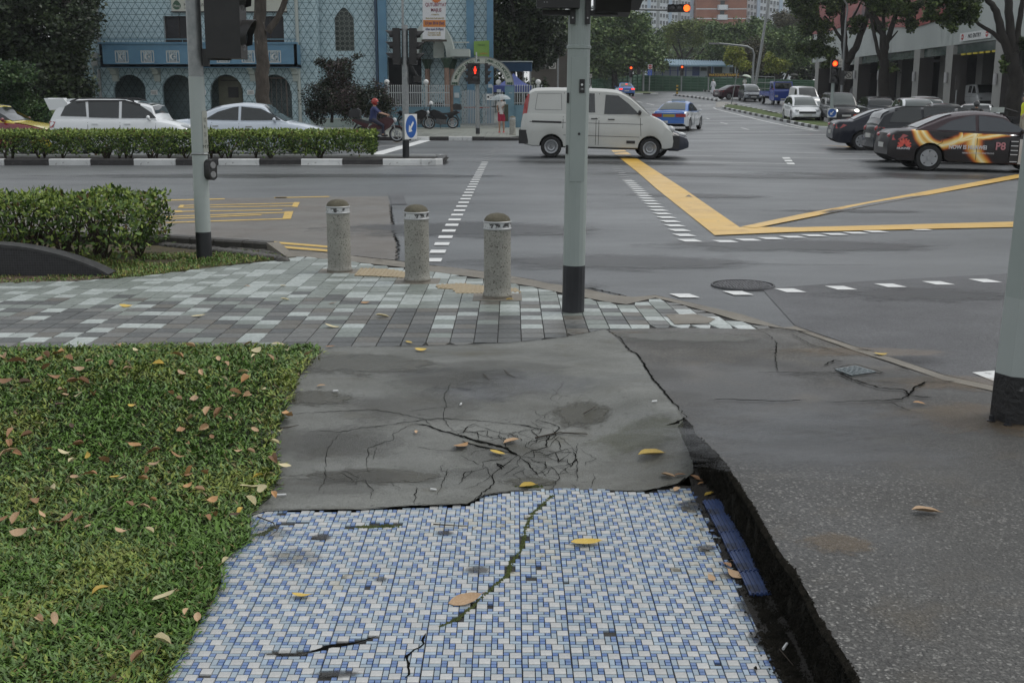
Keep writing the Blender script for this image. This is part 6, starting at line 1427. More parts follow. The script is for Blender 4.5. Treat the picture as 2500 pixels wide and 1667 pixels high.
def suv(L=4.5,W=1.83,H=1.68,**k):
    h=L/2; s=dict(W=W,top=[(-h,.62),(-h+.04,.95),(-h+.1,1.06),(-.4,1.06),(h-1.3,1.05),(h-.75,.97),(h-.2,.82),(h-.03,.62),(h,.5)],bot=[(-h,.42),(-h+.2,.28),(h-.3,.26),(h,.36)],
      gh=[(-h+.08,1.06),(-h+.22,1.35),(-h+.42,H-.10),(-h+.75,H-.01),(-.4,H),(.35,H-.06),(.85,1.42),(h-1.05,1.04)],belt=[(-h,1.06),(h,1.0)],wx=(-h+.85,h-.88),wr=.35,tum=.30,
      panes=[[(-h+.38,1.14),(-h+.5,1.4),(-h+.75,1.56),(-1.0,1.57),(-.95,1.12)],[(-.88,1.1),(-.92,1.57),(-.05,1.58),(-.05,1.08)],[(.03,1.08),(.03,1.57),(.4,1.52),(.85,1.24),(1.0,1.08)]],ws=(.42,h-1.12),rs=(-h+.40,-h+.16),
      seams=[[(-.9,.5),(-.9,1.04)],[(0,.35),(0,1.04)],[(.98,.4),(1.0,1.0)]],handles=[(-.7,.92),(.2,.92)],mirror=(.82,1.1),
      sidep=[('tail_lamp',[(-h+.06,.80),(-h+.18,.82),(-h+.26,.98),(-h+.10,.99)],m_tail)],lens=[('tail_lamp',-h+.14,W/2-.24,.94,.14,.12,.10,m_tail),('head_lamp',h-.30,W/2-.24,.82,.22,.14,.09,m_head)],
      boxes=[('number_plate',(-h-.012,-h+.05,-.26,.26,.68,.80),m_plate),('number_plate',(h-.04,h+.012,-.26,.26,.42,.52),m_plate),('grille',(h-.14,h-.02,-.42,.42,.62,.74),m_trim)])
    s.update(k); return s
def putw(t,loc,p,yaw,sl=False):   # put local ground point loc (x,y) of the vehicle on ground point p
    c,s=math.cos(yaw),math.sin(yaw); x=p.x-(loc[0]*c-loc[1]*s); y=p.y-(loc[0]*s+loc[1]*c); t.location=(x,y,rd(x,y)); t.rotation_euler=(0,0,yaw)
    slope(t)
P_=paint
# the old silver white van in the middle
vs_=dict(W=1.69,top=[(-2.20,.60),(-2.19,.95),(-2.14,1.2),(-1.8,1.22),(0,1.2),(1.1,1.18),(1.45,1.19),(1.75,1.06),(1.98,.86),(2.12,.66),(2.20,.50)],bot=[(-2.2,.38),(-1.9,.30),(1.9,.28),(2.2,.36)],
 gh=[(-2.15,1.18),(-2.08,1.5),(-1.97,1.78),(-1.8,1.87),(-1.2,1.895),(0,1.89),(.45,1.86),(.75,1.75),(1.1,1.49),(1.48,1.17)],belt=[(-2.2,1.2),(2.2,1.18)],wx=(-1.33,1.42),wr=.292,tum=.14,er=.3,
 panes=[[(-.88,1.25),(-.86,1.77),(-.16,1.77),(-.13,1.25)],[(.12,1.21),(.15,1.74),(.50,1.72),(.80,1.50),(1.10,1.22)]],ws=(.62,1.42),
 seams=[[(-.02,.36),(-.02,1.78)],[(-.1,.36),(-.1,1.2)],[(-1.02,.80),(-1.0,1.78)],[(1.16,.62),(1.12,1.2)],[(-1.0,.62),(1.12,.60)],[(-1.95,.97),(1.2,.95)]],handles=[(-.15,1.08),(.32,1.07)],hmat=m_trim,mirror=(1.10,1.28),mmat=m_trim,rim='steel',
 boxes=[('front_bumper',(1.92,2.24,-.80,.80,.30,.66),m_trim),('rear_bumper',(-2.24,-1.98,-.82,.82,.36,.74),m_trim)],lens=[('head_lamp',1.98,.66,.83,.14,.13,.10,m_head)])
van,V_=car('parked_van' if 0 else 'van','silver white panel van crossing the junction behind the tall pole','van',vs_,P_('vanwhite',(.42,.43,.405),rough=.3))
V_['patch'](V_['roof'],'tail_lamp',[(-2.155,1.13),(-2.10,1.5),(-2.02,1.72),(-1.96,1.72),(-2.03,1.13)],m_tail,.012,V_['gy'])
V_['line'](V_['body'],'door_rail',[(-1.88,.975),(-1.06,.965)],.055,m_trim,.006); 
V_['line'](V_['roof'],'panel_edge',[(-1.80,1.3),(-1.74,1.74),(-1.08,1.75),(-1.06,1.3),(-1.80,1.3)],.02,P_('vangroove_shade',(.24,.25,.235)),.006,V_['gy'])  # pressed panel: shade of its crease painted as a darker line
V_['patch'](V_['body'],'label_patch',[(.76,.42),(.76,.50),(1.0,.50),(1.0,.42)],m_trim,.012,V_['side_y'])
putw(van,(1.42,-.78),G((1584.8,389)),R(-1.5))
# small dark car nosing out beyond the van
sp=sedan(4.2,1.69,1.42); c2,_=car('car','dark blue grey car half hidden beyond the front of the silver van','car',sp,P_('darkblue',(.03,.035,.05)))
putw(c2,(2.1,-.7),Vector((at(1680,378,33.2).x,33.2,0)),R(-1))
# three cars behind the hedge
sp=sedan(4.8,1.81,1.475,rim='seven',hmat=m_chr); c3,S3=car('car','silver sedan behind the median hedge in front of the mosque','car',sp,P_('silver',(.50,.55,.61),metal=.1)); putw(c3,(2.4,-.8),Vector((at(808,300,33.7).x,33.7,0)),0)
m_w=P_('white',(.68,.70,.71))
sp=suv(4.12,1.75,1.585,rim='seven',wr=.33); c4,S4=car('car','white hatchback with a big rear roof spoiler behind the hedge','car',sp,m_w)
mb=MB()
for sd in (-1,1): mb.slabxz([(-2.12,1.60),(-1.60,1.62),(-1.50,1.50),(-1.62,1.32),(-1.96,1.30)],sd*.66-.03,sd*.66+.03)
mb.slabxz([(-2.14,1.62),(-2.02,1.63),(-1.90,1.31),(-2.0,1.29)],-.68,.68); mb.build('spoiler',m_w,c4)
for sd in (-1,1): mb=MB(); mb.tube([(-1.45,sd*.58,1.53),(-1.2,sd*.58,1.62),(.1,sd*.58,1.62),(.35,sd*.58,1.54)],.022,6); mb.build('roof_rail',m_trim,c4)
pass; S4['line'](c4,'window_visor',[(-1.25,1.52),(-.9,1.555),(.1,1.555),(.55,1.44)],.05,m_trim,.02,S4['gy'])
putw(c4,(2.06,-.8),Vector((at(474,300,32.4).x,32.4,0)),0)
sp=sedan(4.6,1.75,1.46); c5,S5=car('taxi','dark red and yellow taxi at the left edge behind the hedge','taxi',sp,P_('red',(.17,.02,.03)),P_('yellow',(.62,.50,.04)))
yl=MATS['paint_yellow']; mb=MB(); T5=S5['topz']; xs5=[.95+i*.12 for i in range(11)]; vs=[];
for x in xs5:
    w=S5['wid'](x)-.12; vs+=[(x,-w,T5(x)+.004),(x,0,T5(x)+.028),(x,w,T5(x)+.004)]
mb.add(vs,[(3*i+k,3*i+k+1,3*i+k+4,3*i+k+3) for i in range(10) for k in (0,1)]); mb.build('bonnet',yl,c5,smooth=60); S5['patch'](c5,'bumper',[(1.62,.22),(1.62,.5),(2.18,.5),(2.26,.36),(2.2,.26)],yl,.012,S5['side_y'])
mb=MB(); mb.box(-.15,.1,-.35,.35,1.47,1.6); mb.build('roof_sign',M('sign_orange',(.6,.22,.03),rough=.4),c5)
putw(c5,(2.3,-.8),Vector((at(139,300,33.6).x,33.6,0)),0)
# black taxi in advertising wrap
sp=sedan(4.8,1.83,1.475,glass=M('tinted_glass',(.035,.042,.05),rough=.1,spec=.8)); bt,SB=car('taxi','black taxi with flame pattern advertising wrap, nearest car on the right','taxi',sp,P_('wrap',(.018,.016,.018),rough=.3),P_('maroonblack',(.05,.032,.036)))
b=SB['body']; sy=lambda x,z: SB['side_y'](x,z) if z<SB['topz'](x)-.06 else max(SB['side_y'](x,z),SB['gy'](x,z)+.01)
mo=M('flame_orange',(.62,.24,.05),(.75,.36,.09),scale=6,rough=.4); my=M('flame_yellow',(.80,.55,.16),(.85,.68,.30),scale=5,rough=.4)
def XZ(x,z): return ((x-1225)/342.0-1.4,(1490-z)/342.0)   # from the wrap as seen on the door side
def smooth2(P,n=5):
    out=[]
    for i in range(len(P)-1):
        a=P[max(0,i-1)];b_=P[i];c=P[i+1];d=P[min(len(P)-1,i+2)]
        for k in range(n):
            t_=k/n; out.append(tuple(.5*(2*b_[j]+(c[j]-a[j])*t_+(2*a[j]-5*b_[j]+4*c[j]-d[j])*t_*t_+(3*b_[j]-a[j]-3*c[j]+d[j])*t_**3) for j in (0,1)))
    return out+[P[-1]]
def wrap(pts,w,mat,off=.012): SB['line'](b,'flame_band',smooth2([XZ(*p) for p in pts]),w,mat,off,sy)
def flame(m):
    N=m.node_tree.nodes;L=m.node_tree.links; bs=N['Principled BSDF']; base=bs.inputs['Base Color'].links[0].from_socket
    tc=N.new('ShaderNodeTexCoord'); sp_=N.new('ShaderNodeSeparateXYZ'); L.new(tc.outputs['Object'],sp_.inputs[0]); X,Y,Z=sp_.outputs
    def mt(op,a,b_=0.0,cl=False):
        n=N.new('ShaderNodeMath'); n.operation=op; n.use_clamp=cl
        for i,v in enumerate((a,b_)):
            if isinstance(v,(int,float)): n.inputs[i].default_value=v
            else: L.new(v,n.inputs[i])
        return n.outputs[0]
    ad=lambda a,b_:mt('ADD',a,b_); su=lambda a,b_:mt('SUBTRACT',a,b_); mu=lambda a,b_:mt('MULTIPLY',a,b_); ab=lambda a:mt('ABSOLUTE',a)
    nz=N.new('ShaderNodeTexNoise'); nz.inputs['Scale'].default_value=2.2; L.new(tc.outputs['Object'],nz.inputs['Vector']); wob=mu(su(nz.outputs[0],.5),.09)
    def band(d,w): return mt('SUBTRACT',1.0,mt('DIVIDE',ab(ad(d,wob)),w),True)
    lt=lambda v,c:mt('LESS_THAN',v,c); gt=lambda v,c:mt('GREATER_THAN',v,c)
    dx,dz=su(X,-1.08),su(Z,1.20); r=mt('SQRT',ad(mu(dx,dx),mu(dz,dz)))
    b1=mu(band(su(r,.56),.14),lt(X,-.62)); b2=mu(band(su(r,.70),.16),lt(X,-1.35))
    tail=mu(mu(band(su(Z,ad(.70,mu(ad(X,.95),.36))),.17),gt(X,-1.15)),lt(X,-.15)); t2=mu(mu(band(su(Z,ad(.80,mu(ad(X,.5),.16))),.09),gt(X,-.7)),lt(X,.55))
    q2=su(.74,Z); b3=band(su(X,ad(-.36,mu(mu(q2,q2),1.1))),.30); b4=mu(band(su(Z,.17),.07),gt(X,-.1))
    f=b1
    for v in (b2,tail,t2,b3,b4): f=mt('MAXIMUM',f,v)
    f=mu(f,gt(ab(Y),.74))
    rr=N.new('ShaderNodeValToRGB'); e=rr.color_ramp.elements; e[0].position=0; e[0].color=(.016,.013,.014,1); e[1].position=1; e[1].color=(.85,.78,.50,1)
    for p_,c_ in ((.18,(.10,.02,.008,1)),(.38,(.50,.13,.02,1)),(.62,(.72,.40,.08,1)),(.82,(.85,.62,.22,1))): x=e.new(p_); x.color=c_
    L.new(f,rr.inputs[0]); L.new(rr.outputs[0],bs.inputs['Base Color'])
flame(SB['body'].data.materials[0])
SB['line'](b,'window_chrome',[XZ(1250,1128),XZ(1600,1145),XZ(1965,1178)],.02,m_chr,.012,SB['side_y'])
# emblem with red petals and the wording
yy=-(sy(-2.05,.75)+.014); 
for k in range(8):
    a=R(-10+k*200/7); c,s=math.cos(a),math.sin(a); mb=MB(); L1=.17
    pts=[(0.02,0),(L1*.55,-.035),(L1,-.02),(L1,.02),(L1*.55,.035)]
    cx,cz=XZ(1008,1275); pts=[(cx+u*c-v*s,cz+u*s+v*c) for u,v in pts]; P=[(x,-(sy(x,z)+.015),z) for x,z in pts]; mb.add(P,[tuple(range(5))]); mb.build('petal',M('emblem_red',(.55,.04,.03),(.7,.12,.08),scale=12,rough=.4),b)
def stext(s,cx,cz,size,mat,sx=1,bold=0):
    x,z=XZ(cx,cz); y=-(sy(x,z)+.030); return text(s,size,mat,b,M4=TM((x,y,z),rx=R(90)),extr=.002,sx=sx,bold=bold)
wt=M('print_white',(.62,.62,.64),rough=.4); stext('HUAWEI',1000,1302,.075,wt,1.1,.002); stext('NOW IS HUAWEI',1535,1283,.135,wt,.88,.004); stext('P8',1805,1270,.26,M('print_pink',(.48,.20,.22),rough=.4),.95,.006); stext('PERFECTLY CRAFTED. SMARTPHONE',1625,1330,.055,wt,.85)
for (x0,x1,z0,z1,mt) in ((1885,1955,1215,1400,m_trim),(1960,2050,1205,1415,M('phone_white',(.50,.48,.46),rough=.3))):
    SB['patch'](b,'print_phone',[XZ(x0,z1),XZ(x0,z0),XZ(x1,z0),XZ(x1,z1)],mt,.033,sy,sides=(-1,))
for zz in (1225,1262,1300,1335,1395): SB['line'](b,'print_line',[XZ(1890,zz),XZ(1950,zz)],.02,wt,.037,sy,sides=(-1,))
mb=MB(); mb.box(.35,.5,-.3,.3,1.47,1.6); mb.build('roof_sign',m_cream,bt); S=None
mb=MB(); mb.tube([(.5,-.1,1.6),(.9,-.1,1.49)],.015,5); mb.build('antenna',m_trim,bt)
S=bpy.context.scene
yawB=R(-5); t=bt; p=Vector((at(2263.7,418,28.9).x,28.9,0)); putw(bt,(-1.4,-.85),p,yawB)
# dark wagon and dark sedan beyond it
sp=suv(4.5,1.8,1.56,glass=m_glass); w2,_=car('car','dark grey estate car between the wrapped taxi and the dark sedan','car',sp,P_('charcoal',(.022,.024,.028))); p=Vector((at(q('F',752,1300)[0],380,33.0).x,33.0,0)); putw(w2,(-2.25,-.8),p,R(-4))
for sd in (-1,1): mb=MB(); mb.tube([(-1.7,sd*.62,1.50),(-1.4,sd*.62,1.58),(.1,sd*.62,1.58),(.4,sd*.62,1.50)],.02,6); mb.build('roof_rail',m_trim,w2)
sp=sedan(4.8,1.85,1.46,rim='seven'); w3,S3b=car('car','dark navy sedan, leftmost of the three dark cars on the right','car',sp,P_('navy',(.012,.014,.022))); p=Vector((at(q('F',395,1200)[0],358,41.0).x,41.0,0)); putw(w3,(-2.4,-.8),p,R(-7))
# blue and white taxi
sp=sedan(4.8,1.83,1.475,wsglass=m_glassl,hmat=m_chr,rim='seven'); bl_=P_('taxiblue',(.03,.13,.42)); bw_,SW=car('taxi','blue and white taxi seen from behind, driving away right of the van','taxi',sp,P_('taxiwhite',(.55,.58,.60)),bl_)
mb=MB(); h_=2.4; TW=SW['topz']; xs6=[-2.395+i*.11 for i in range(14)]; vs=[]
for x in xs6: w=SW['wid'](x)-.06; z=TW(x); vs+=[(x-.004,-w,max(.4,z-.1)+.01),(x,-w+.09,z+.012),(x,0,z+.03),(x,w-.09,z+.012),(x-.004,w,max(.4,z-.1)+.01)]
mb.add(vs,[(5*i+k,5*i+k+1,5*i+k+6,5*i+k+5) for i in range(13) for k in range(4)]); mb.build('boot_lid',bl_,bw_,smooth=50)
w=SW['wid'](-2.35); mb=MB(); mb.box(-2.43,-2.385,-w+.03,w-.03,.40,.93); rb=mb.build('rear_panel',bl_,bw_)
mb=MB(); mb.box(-2.445,-2.43,-.30,.30,.72,.86); mb.build('number_plate',m_ybl,rb); mb=MB(); mb.box(-2.445,-2.43,.05,.75,.42,.53); nb=mb.build('advert_strip',m_plate,rb); text('6552 2222',.11,m_dark,nb,M4=TM((-2.447,.4,.475),rx=R(90),rz=R(-90)),extr=.001)
for sd in (-1,1): mb=MB(); mb.box(-2.46,-2.40,min(sd*.36,sd*.86),max(sd*.36,sd*.86),.72,.88); mb.build('tail_lamp',m_tail,rb)
mb=MB(); mb.box(-.2,.05,-.36,.36,1.48,1.60); mb.build('roof_sign',m_cream,bw_)
SW['patch'](SW['body'],'door_advert',[(-1.1,.3),(-1.05,.93),(-.3,.93),(-.3,.3)],M('advert_grey',(.10,.11,.13),(.42,.44,.46),scale=7,rough=.5),.012,SW['side_y'])
putw(bw_,(-1.4,-.85),G((1682,320)),R(70))
# far blue taxi
sp=sedan(4.8,1.83,1.475,wsglass=m_glassl); ft,_=car('taxi','small blue taxi with lit brake lamps far up the road','taxi',sp,bl_,bl_)
mb=MB(); mb.box(-2.47,-2.40,-.86,-.50,.74,.88); mb.box(-2.47,-2.40,.50,.86,.74,.88); mb.box(-1.95,-1.9,-.12,.12,1.30,1.36); mb.build('brake_lamp',m_tailon,ft)
p=G((1541,236)); putw(ft,(-2.4,-.5),p,R(91))
# oncoming queue
def queue(sp,nm,label,cat,col,Y,px,yaw,roof=None,loc=(0,0)):
    t,s=car(nm,label,cat,sp,col,roof); x=at(px,250,Y).x; putw(t,loc,Vector((x,Y,0)),R(yaw)); return t,s
def mpv(L=4.6,W=1.75,H=1.58,**k):
    h=L/2; return suv(L,W,H,gh=[(-h+.10,1.02),(-h+.3,1.3),(-h+.6,H-.06),(-h+1.1,H),(-.1,H-.01),(.45,H-.12),(1.0,1.28),(h-.85,.98)],top=[(-h,.62),(-h+.04,.9),(-h+.15,1.03),(-.4,1.0),(h-1.1,.98),(h-.6,.88),(h-.15,.70),(h,.5)],ws=(.40,h-.90),
      panes=[[(-h+.45,1.08),(-h+.65,1.36),(-1.0,1.46),(-.95,1.06)],[(-.88,1.05),(-.9,1.46),(-.05,1.46),(-.05,1.03)],[(.03,1.03),(.03,1.45),(.4,1.38),(.95,1.18),(1.15,1.02)]],
      lens=[('tail_lamp',-h+.09,W/2-.17,.95,.12,.12,.13,m_tail),('head_lamp',h-.33,W/2-.26,.74,.28,.13,.075,m_head)],boxes=[('number_plate',(h-.03,h+.015,-.26,.26,.42,.52),m_plate),('grille',(h-.16,h-.0,-.5,.5,.56,.68),m_trim),('intake',(h-.1,h+.008,-.55,.55,.30,.37),m_trim)],wsglass=m_glassl,**k)
queue(mpv(),'car','white people carrier facing the camera beside the grass median','car',m_w,73.2,1957,-94)
queue(mpv(4.5,1.7,1.6),'car','grey people carrier just left of the small blue truck','car',P_('grey',(.10,.115,.13),metal=.3),113,1830,-92)
queue(sedan(4.6,1.78,1.43),'car','dark maroon sedan turning at the far end of the queue','car',P_('maroon',(.04,.018,.025)),119,1797,18)
vk=dict(vs_); vk['boxes']=[('front_bumper',(2.0,2.22,-.8,.8,.30,.52),m_w)]; vk['wsglass']=m_glass; vk['panes']=vs_['panes'][1:]
queue(vk,'van','white delivery van behind the white people carrier','van',m_w,85.5,1962,-92)
bv=dict(vs_); bv['top']=[(-2.1,.6),(-2.09,1.0),(-2.0,1.1),(0,1.1),(1.0,1.09),(1.35,1.04),(1.8,.92),(2.05,.7),(2.1,.5)]; bv['gh']=[(-2.04,1.08),(-1.98,1.5),(-1.9,1.72),(-1.7,1.80),(0,1.82),(.4,1.78),(.8,1.52),(1.32,1.06)]; bv['belt']=[(-2.2,1.1),(2.2,1.08)]; bv['ws']=(.48,1.25); bv['bot']=[(-2.1,.36),(2.1,.32)]
bv['panes']=[[(-1.85,1.16),(-1.85,1.66),(-1.0,1.68),(-1.0,1.16)],[(-.9,1.15),(-.9,1.68),(0,1.68),(0,1.14)],[(.1,1.13),(.1,1.68),(.38,1.64),(.95,1.16)]]; bv['seams']=[[(.05,.4),(.05,1.7)],[(-.95,.4),(-.95,1.7)]]; bv['boxes']=[('front_bumper',(1.9,2.12,-.8,.8,.34,.55),m_trim),('number_plate',(2.1,2.13,-.26,.26,.48,.58),m_plate)]; bv['lens']=[('head_lamp',1.88,.62,.80,.18,.16,.12,M('head_lamp_lit',(.9,.9,.85),emis=1.2))]; bv['wsglass']=m_glassl; bv['W']=1.75; bv['mmat']=P_('blackvan',(.02,.021,.024))
queue(bv,'van','black compact van with a lit headlamp behind the red traffic light','van',MATS['paint_blackvan'],70.3,2050,-94)
queue(suv(4.5,1.83,1.56,wsglass=m_glass),'car','dark grey crossover between the black van and a white one','car',P_('slate',(.04,.045,.05),metal=.2),69.5,2143,-96)
ws,SS=queue(suv(4.6,1.88,1.64,wsglass=m_glassl),'car','white crossover with a person leaning from its rear window','car',m_w,59.8,2234,-98)
queue(suv(4.5,1.8,1.60,wsglass=m_glassl),'car','white estate car behind the white crossover','car',m_w,69,2262,-96)
queue(sedan(4.6,1.8,1.42,wsglass=m_glass),'car','black saloon right of the white crossover','car',P_('black',(.02,.02,.02)),52.5,2306,-96)
queue(sedan(4.6,1.78,1.40,wsglass=m_glass),'car','white sedan behind the motorcyclist near the right edge','car',m_w,52,2385,-115)
# blue flatbed truck
t=thing('truck','small blue flatbed truck in the oncoming queue','truck'); cb=P_('truckblue',(.02,.055,.30))
mb=MB(); mb.slabxz([(.75,.62),(.75,1.98),(.95,2.02),(1.9,2.0),(2.18,1.35),(2.28,1.2),(2.30,.62),(2.26,.38),(.8,.38)],-.84,.84); cab=mb.build('cab',cb,t,smooth=30)
mb=MB(); mb.add([(1.915,-.72,1.92),(1.915,.72,1.92),(2.165,.76,1.38),(2.165,-.76,1.38)],[(0,1,2,3)]); me=mb.mesh('windscreen',m_glass); me.transform(Matrix.Translation((.03,0,.012))); link('windscreen',me,cab)
for sd in (-1,1):
    mb=MB(); mb.add([(1.0,sd*.848,1.88),(1.75,sd*.848,1.88),(2.05,sd*.848,1.3),(1.0,sd*.848,1.3)],[(0,1,2,3)]); mb.build('side_window',m_glass,cab); mb=MB(); mb.box(2.27,2.32,min(sd*.5,sd*.78),max(sd*.5,sd*.78),.68,.86); mb.build('head_lamp',m_head,cab); mb=MB(); mb.ell((2.1,sd*1.0,1.55),.05,.09,.15,10); mb.build('mirror',m_trim,cab)
mb=MB(); mb.box(2.30,2.325,-.25,.25,.46,.56); mb.build('number_plate',m_plate,cab)
mb=MB(); mb.box(-2.6,.68,-.86,.86,.72,.80); [mb.box(-2.6,.68,a,b,.80,1.12) for a,b in ((-.86,-.82),(.82,.86))]; mb.box(-2.6,-2.56,-.82,.82,.80,1.12); mb.box(.64,.68,-.82,.82,.8,1.5); mb.build('flatbed',cb,t)
mb=MB(); mb.box(-2.5,1.8,-.35,.35,.45,.70); mb.build('chassis',m_under,t)
for a in (-1.7,1.5):
    for sd in (-1,1):
        w=bpy.data.objects.new('wheel',None); COL.objects.link(w); w.parent=t; w.location=(a,sd*.70,.33); mb=MB(); mb.lathe([(.18,-.1),(.31,-.1),(.33,-.07),(.33,.07),(.31,.1),(.18,.1)],20,axis='y'); mb.build('tyre',m_tyre,w,smooth=40); mb=MB(); mb.lathe([(.001,.05),(.12,.06),(.19,.1)],16,axis='y'); mb.lathe([(.001,-.05),(.12,-.06),(.19,-.1)],16,axis='y'); mb.build('rim',m_rim,w)
putw(t,(1.5,-.8),G((1884,256.3)),R(-87))
# ---------------- far kerbs, islands, median on the right ----------------
m_grs=M('grass_verge',(.05,.08,.02),(.085,.12,.03),scale=.8,rough=.95,bump=.5,bscale=8,spots=[((.10,.09,.04),.5,.6,.75)])
def kpoly(pts,step,w=.16,par=None,flip=False,z1=.15,mats=None):
    P=[G(p) for p in pts]; P=[Vector((p.x,p.y,0)) for p in P]; out=[]
    for a,b in zip(P[:-1],P[1:]):
        n=max(1,round((b-a).length/step)); out+=[a.lerp(b,k/n) for k in range(n)]
    out.append(P[-1]); kerbline(par,out,mats or [kw,kbk],w=-w if flip else w,z1=z1,h=rd); return P
isl=struct('grass_median')
p1=[q('E',1022,1222),q('E',1300,1282),q('E',1600,1345),q('E',1880,1405),q('E',2110,1452),q('F',400,1128)]
P1=kpoly(p1,1.0,par=isl)
p2=[q('F',400,1128),q('F',410,1095),q('F',270,1050),q('F',0,1008),q('E',1800,1325),q('E',1500,1255),q('E',1250,1208),q('E',1110,1190),q('E',1040,1205),q('E',1022,1222)]
P2=kpoly(p2,1.0,par=isl)
sheet('median_grass',[(p.x,p.y) for p in P1+P2[1:-1]],lambda x,y:rd(x,y)+.13,(1.5,1.5),m_grs)
pc=[G(q('V',*p)) for p in ((545,625),(830,640),(1080,770),(760,735),(545,745),(430,750),(440,640))]
sheet('concrete_island',[(p.x,p.y) for p in pc],lambda x,y:rd(x,y)+.02,(3,3),M('island_concrete',(.22,.21,.19),(.28,.27,.24),scale=1,rough=.6))
i2=struct('traffic_island'); P=kpoly([q('E',475,1078),q('E',700,1105),q('E',1000,1148)],.95,par=i2,z1=.17); P=kpoly([q('E',475,1078),q('E',700,1100),q('E',1000,1140)],.95,par=i2,z1=.17)
i3=struct('traffic_island'); A=[q('D',1300,905),q('D',1515,903)]; kpoly(A,.95,par=i3,flip=False); B_=[G(p) for p in (q('D',1300,905),q('D',1515,903),q('D',1400,886),q('D',1290,888))]; sheet('island_grass',[(p.x,p.y) for p in B_],lambda x,y:rd(x,y)+.12,(4,2),m_grs)
fk=struct('far_kerb'); fp=[q('D',395,842),q('D',640,842),q('D',900,850),q('D',1320,851),q('D',1500,850),q('E',0,1000),q('E',300,1003),q('E',600,1012),q('E',850,1035),q('E',1100,1065),q('E',1400,1080)]
FK=kpoly(fp,1.15,par=fk,z1=.2)
FKp=[(p.x,p.y) for p in FK]; sheet('far_verge',FKp+[(60,120),(60,330),(-40,330),(FKp[0][0]-5,FKp[0][1])],lambda x,y:rd(x,y)+.17,(8,6),m_grs)
pv2=[G(q('E',*p)) for p in ((640,1010),(1000,1050),(1100,1062),(1400,1078),(1400,1040),(900,1010),(650,992))]; sheet('far_footpath',[(p.x,p.y) for p in pv2],lambda x,y:rd(x,y)+.185,(4,4),M('footpath_grey',(.2,.2,.19),(.25,.25,.235),scale=1,rough=.6))
rv=[(20.5,40),(32,40),(32,125),(21,125)]
sheet('car_park_apron',[(27.5,46),(60,46),(60,125),(27.5,125)],lambda x,y:rd(x,y)+.14,(6,4),M('apron',(.12,.12,.115),(.16,.16,.15),scale=.6,rough=.6))
# ---------------- green hoarding and site office ----------------
m_hd=M('hoarding_green',(.035,.095,.055),(.05,.12,.07),scale=.8,rough=.55,spots=[((.03,.06,.04),.5,.6,.8)])
def hoard(label,pa,pb,Ya,Yb,top_a,top_b,npan):
    a=at(pa,top_a,Ya); b=at(pb,top_b,Yb); t=thing('hoarding',label,'hoarding',(a.x,a.y,rd(a.x,a.y))); d=(b-a); me_=None
    for i in range(npan):
        p0=a+d*(i/npan)-t.location; p1=a+d*((i+1)/npan)-t.location; zt0=p0.z; zt1=p1.z; mb=MB(); n=7; ln=(p1-p0); ln.z=0; L_=ln.length; nn=Vector((ln.y,-ln.x,0)).normalized()*.05; vs=[]
        for k in range(2*n+1):
            f=k/(2*n); off=nn if k%2 else nn*0
            for p,zt in ((p0,zt0),(p1,zt1)): z0=-.6; vs.append((p.x+off.x,p.y+off.y,z0+(zt-z0)*f))
        mb.add(vs,[(2*k,2*k+1,2*k+3,2*k+2) for k in range(2*n)]); mb.build('panel',m_hd,t)
        mb=MB(); mb.box(p0.x-.06,p0.x+.06,p0.y-.14,p0.y-.02,-.6,zt0+.05); mb.build('post',MATS['hoarding_green'],t)
hoard('green ribbed hoarding curving away left of the street lamp',1446,1568,148,156,194,182,10)
hoard('long green ribbed hoarding in front of the blue roofed site office',1568,1990,156,150,183.5,197,24)
oy=172; t=thing('site_office','blue roofed site office behind the green hoarding','building',at(1600,215,oy)); o_=t.location.copy()
def LO(x,y,Y=oy): v=at(*q('E',x,y),Y)-o_; return v.x,v.z
x0,zb=LO(250,870); x1,_=LO(1180,870); _,ze=LO(400,735); mb=MB(); mb.box(x0,x1,0,8,zb-2,ze); mb.build('wall',M('office_wall',(.30,.34,.38),(.36,.40,.44),scale=.5,rough=.6),t)
m_or=M('office_roof',(.17,.27,.35),(.21,.32,.40),scale=.6,rough=.5); xa,za=LO(60,735); xb,zb2=LO(1110,748); xr0,zr0=LO(190,662); xr1,zr1=LO(1095,690)
mb=MB(); mb.add([(xa,-1.5,za),(xb,-1.5,zb2),(xr1,4,zr1+.1),(xr0,4,zr0+.1),(xa,9,za),(xb,9,zb2)],[(0,1,2,3),(3,2,5,4),(0,3,4),(1,5,2)]); mb.build('roof',m_or,t)
for i in range(34): f=i/34; mb=MB(); mb.tube([(xa+(xb-xa)*f,-1.52,za+(zb2-za)*f+.05),(xr0+(xr1-xr0)*f,3.98,zr0+(zr1-zr0)*f+.17)],.06,4); mb.build('roof_rib',m_or,t)
mb=MB(); mb.box(xa,xb,-1.6,-1.5,za-.25,za-.02); mb.build('gutter',m_or,t)
for a,b,c,d,nm,mt in ((690,775,745,856,'door',M('office_blue',(.03,.06,.17),rough=.5)),(785,855,765,800,'window',m_glassl),(540,600,755,800,'window',M('office_brown',(.07,.04,.04),rough=.6)),(940,1030,757,825,'window',m_glassl),(1110,1170,757,820,'window',m_glassl)):
    u0,w0=LO(a,d); u1,w1=LO(b,c); mb=MB(); mb.box(u0,u1,-.08,0,w0,w1); mb.build(nm,mt,t)
for px in (258,345,430,515,605,860,900): u,_=LO(px,800); mb=MB(); mb.box(u-.08,u+.08,-1.4,-1.25,zb-2,ze); mb.build('post',MATS['office_blue'],t)
u0,w0=LO(265,800); u1,_=LO(690,800); mb=MB(); mb.box(u0,u1,-1.4,-1.35,w0-.03,w0+.03); mb.build('rail',MATS['office_blue'],t)
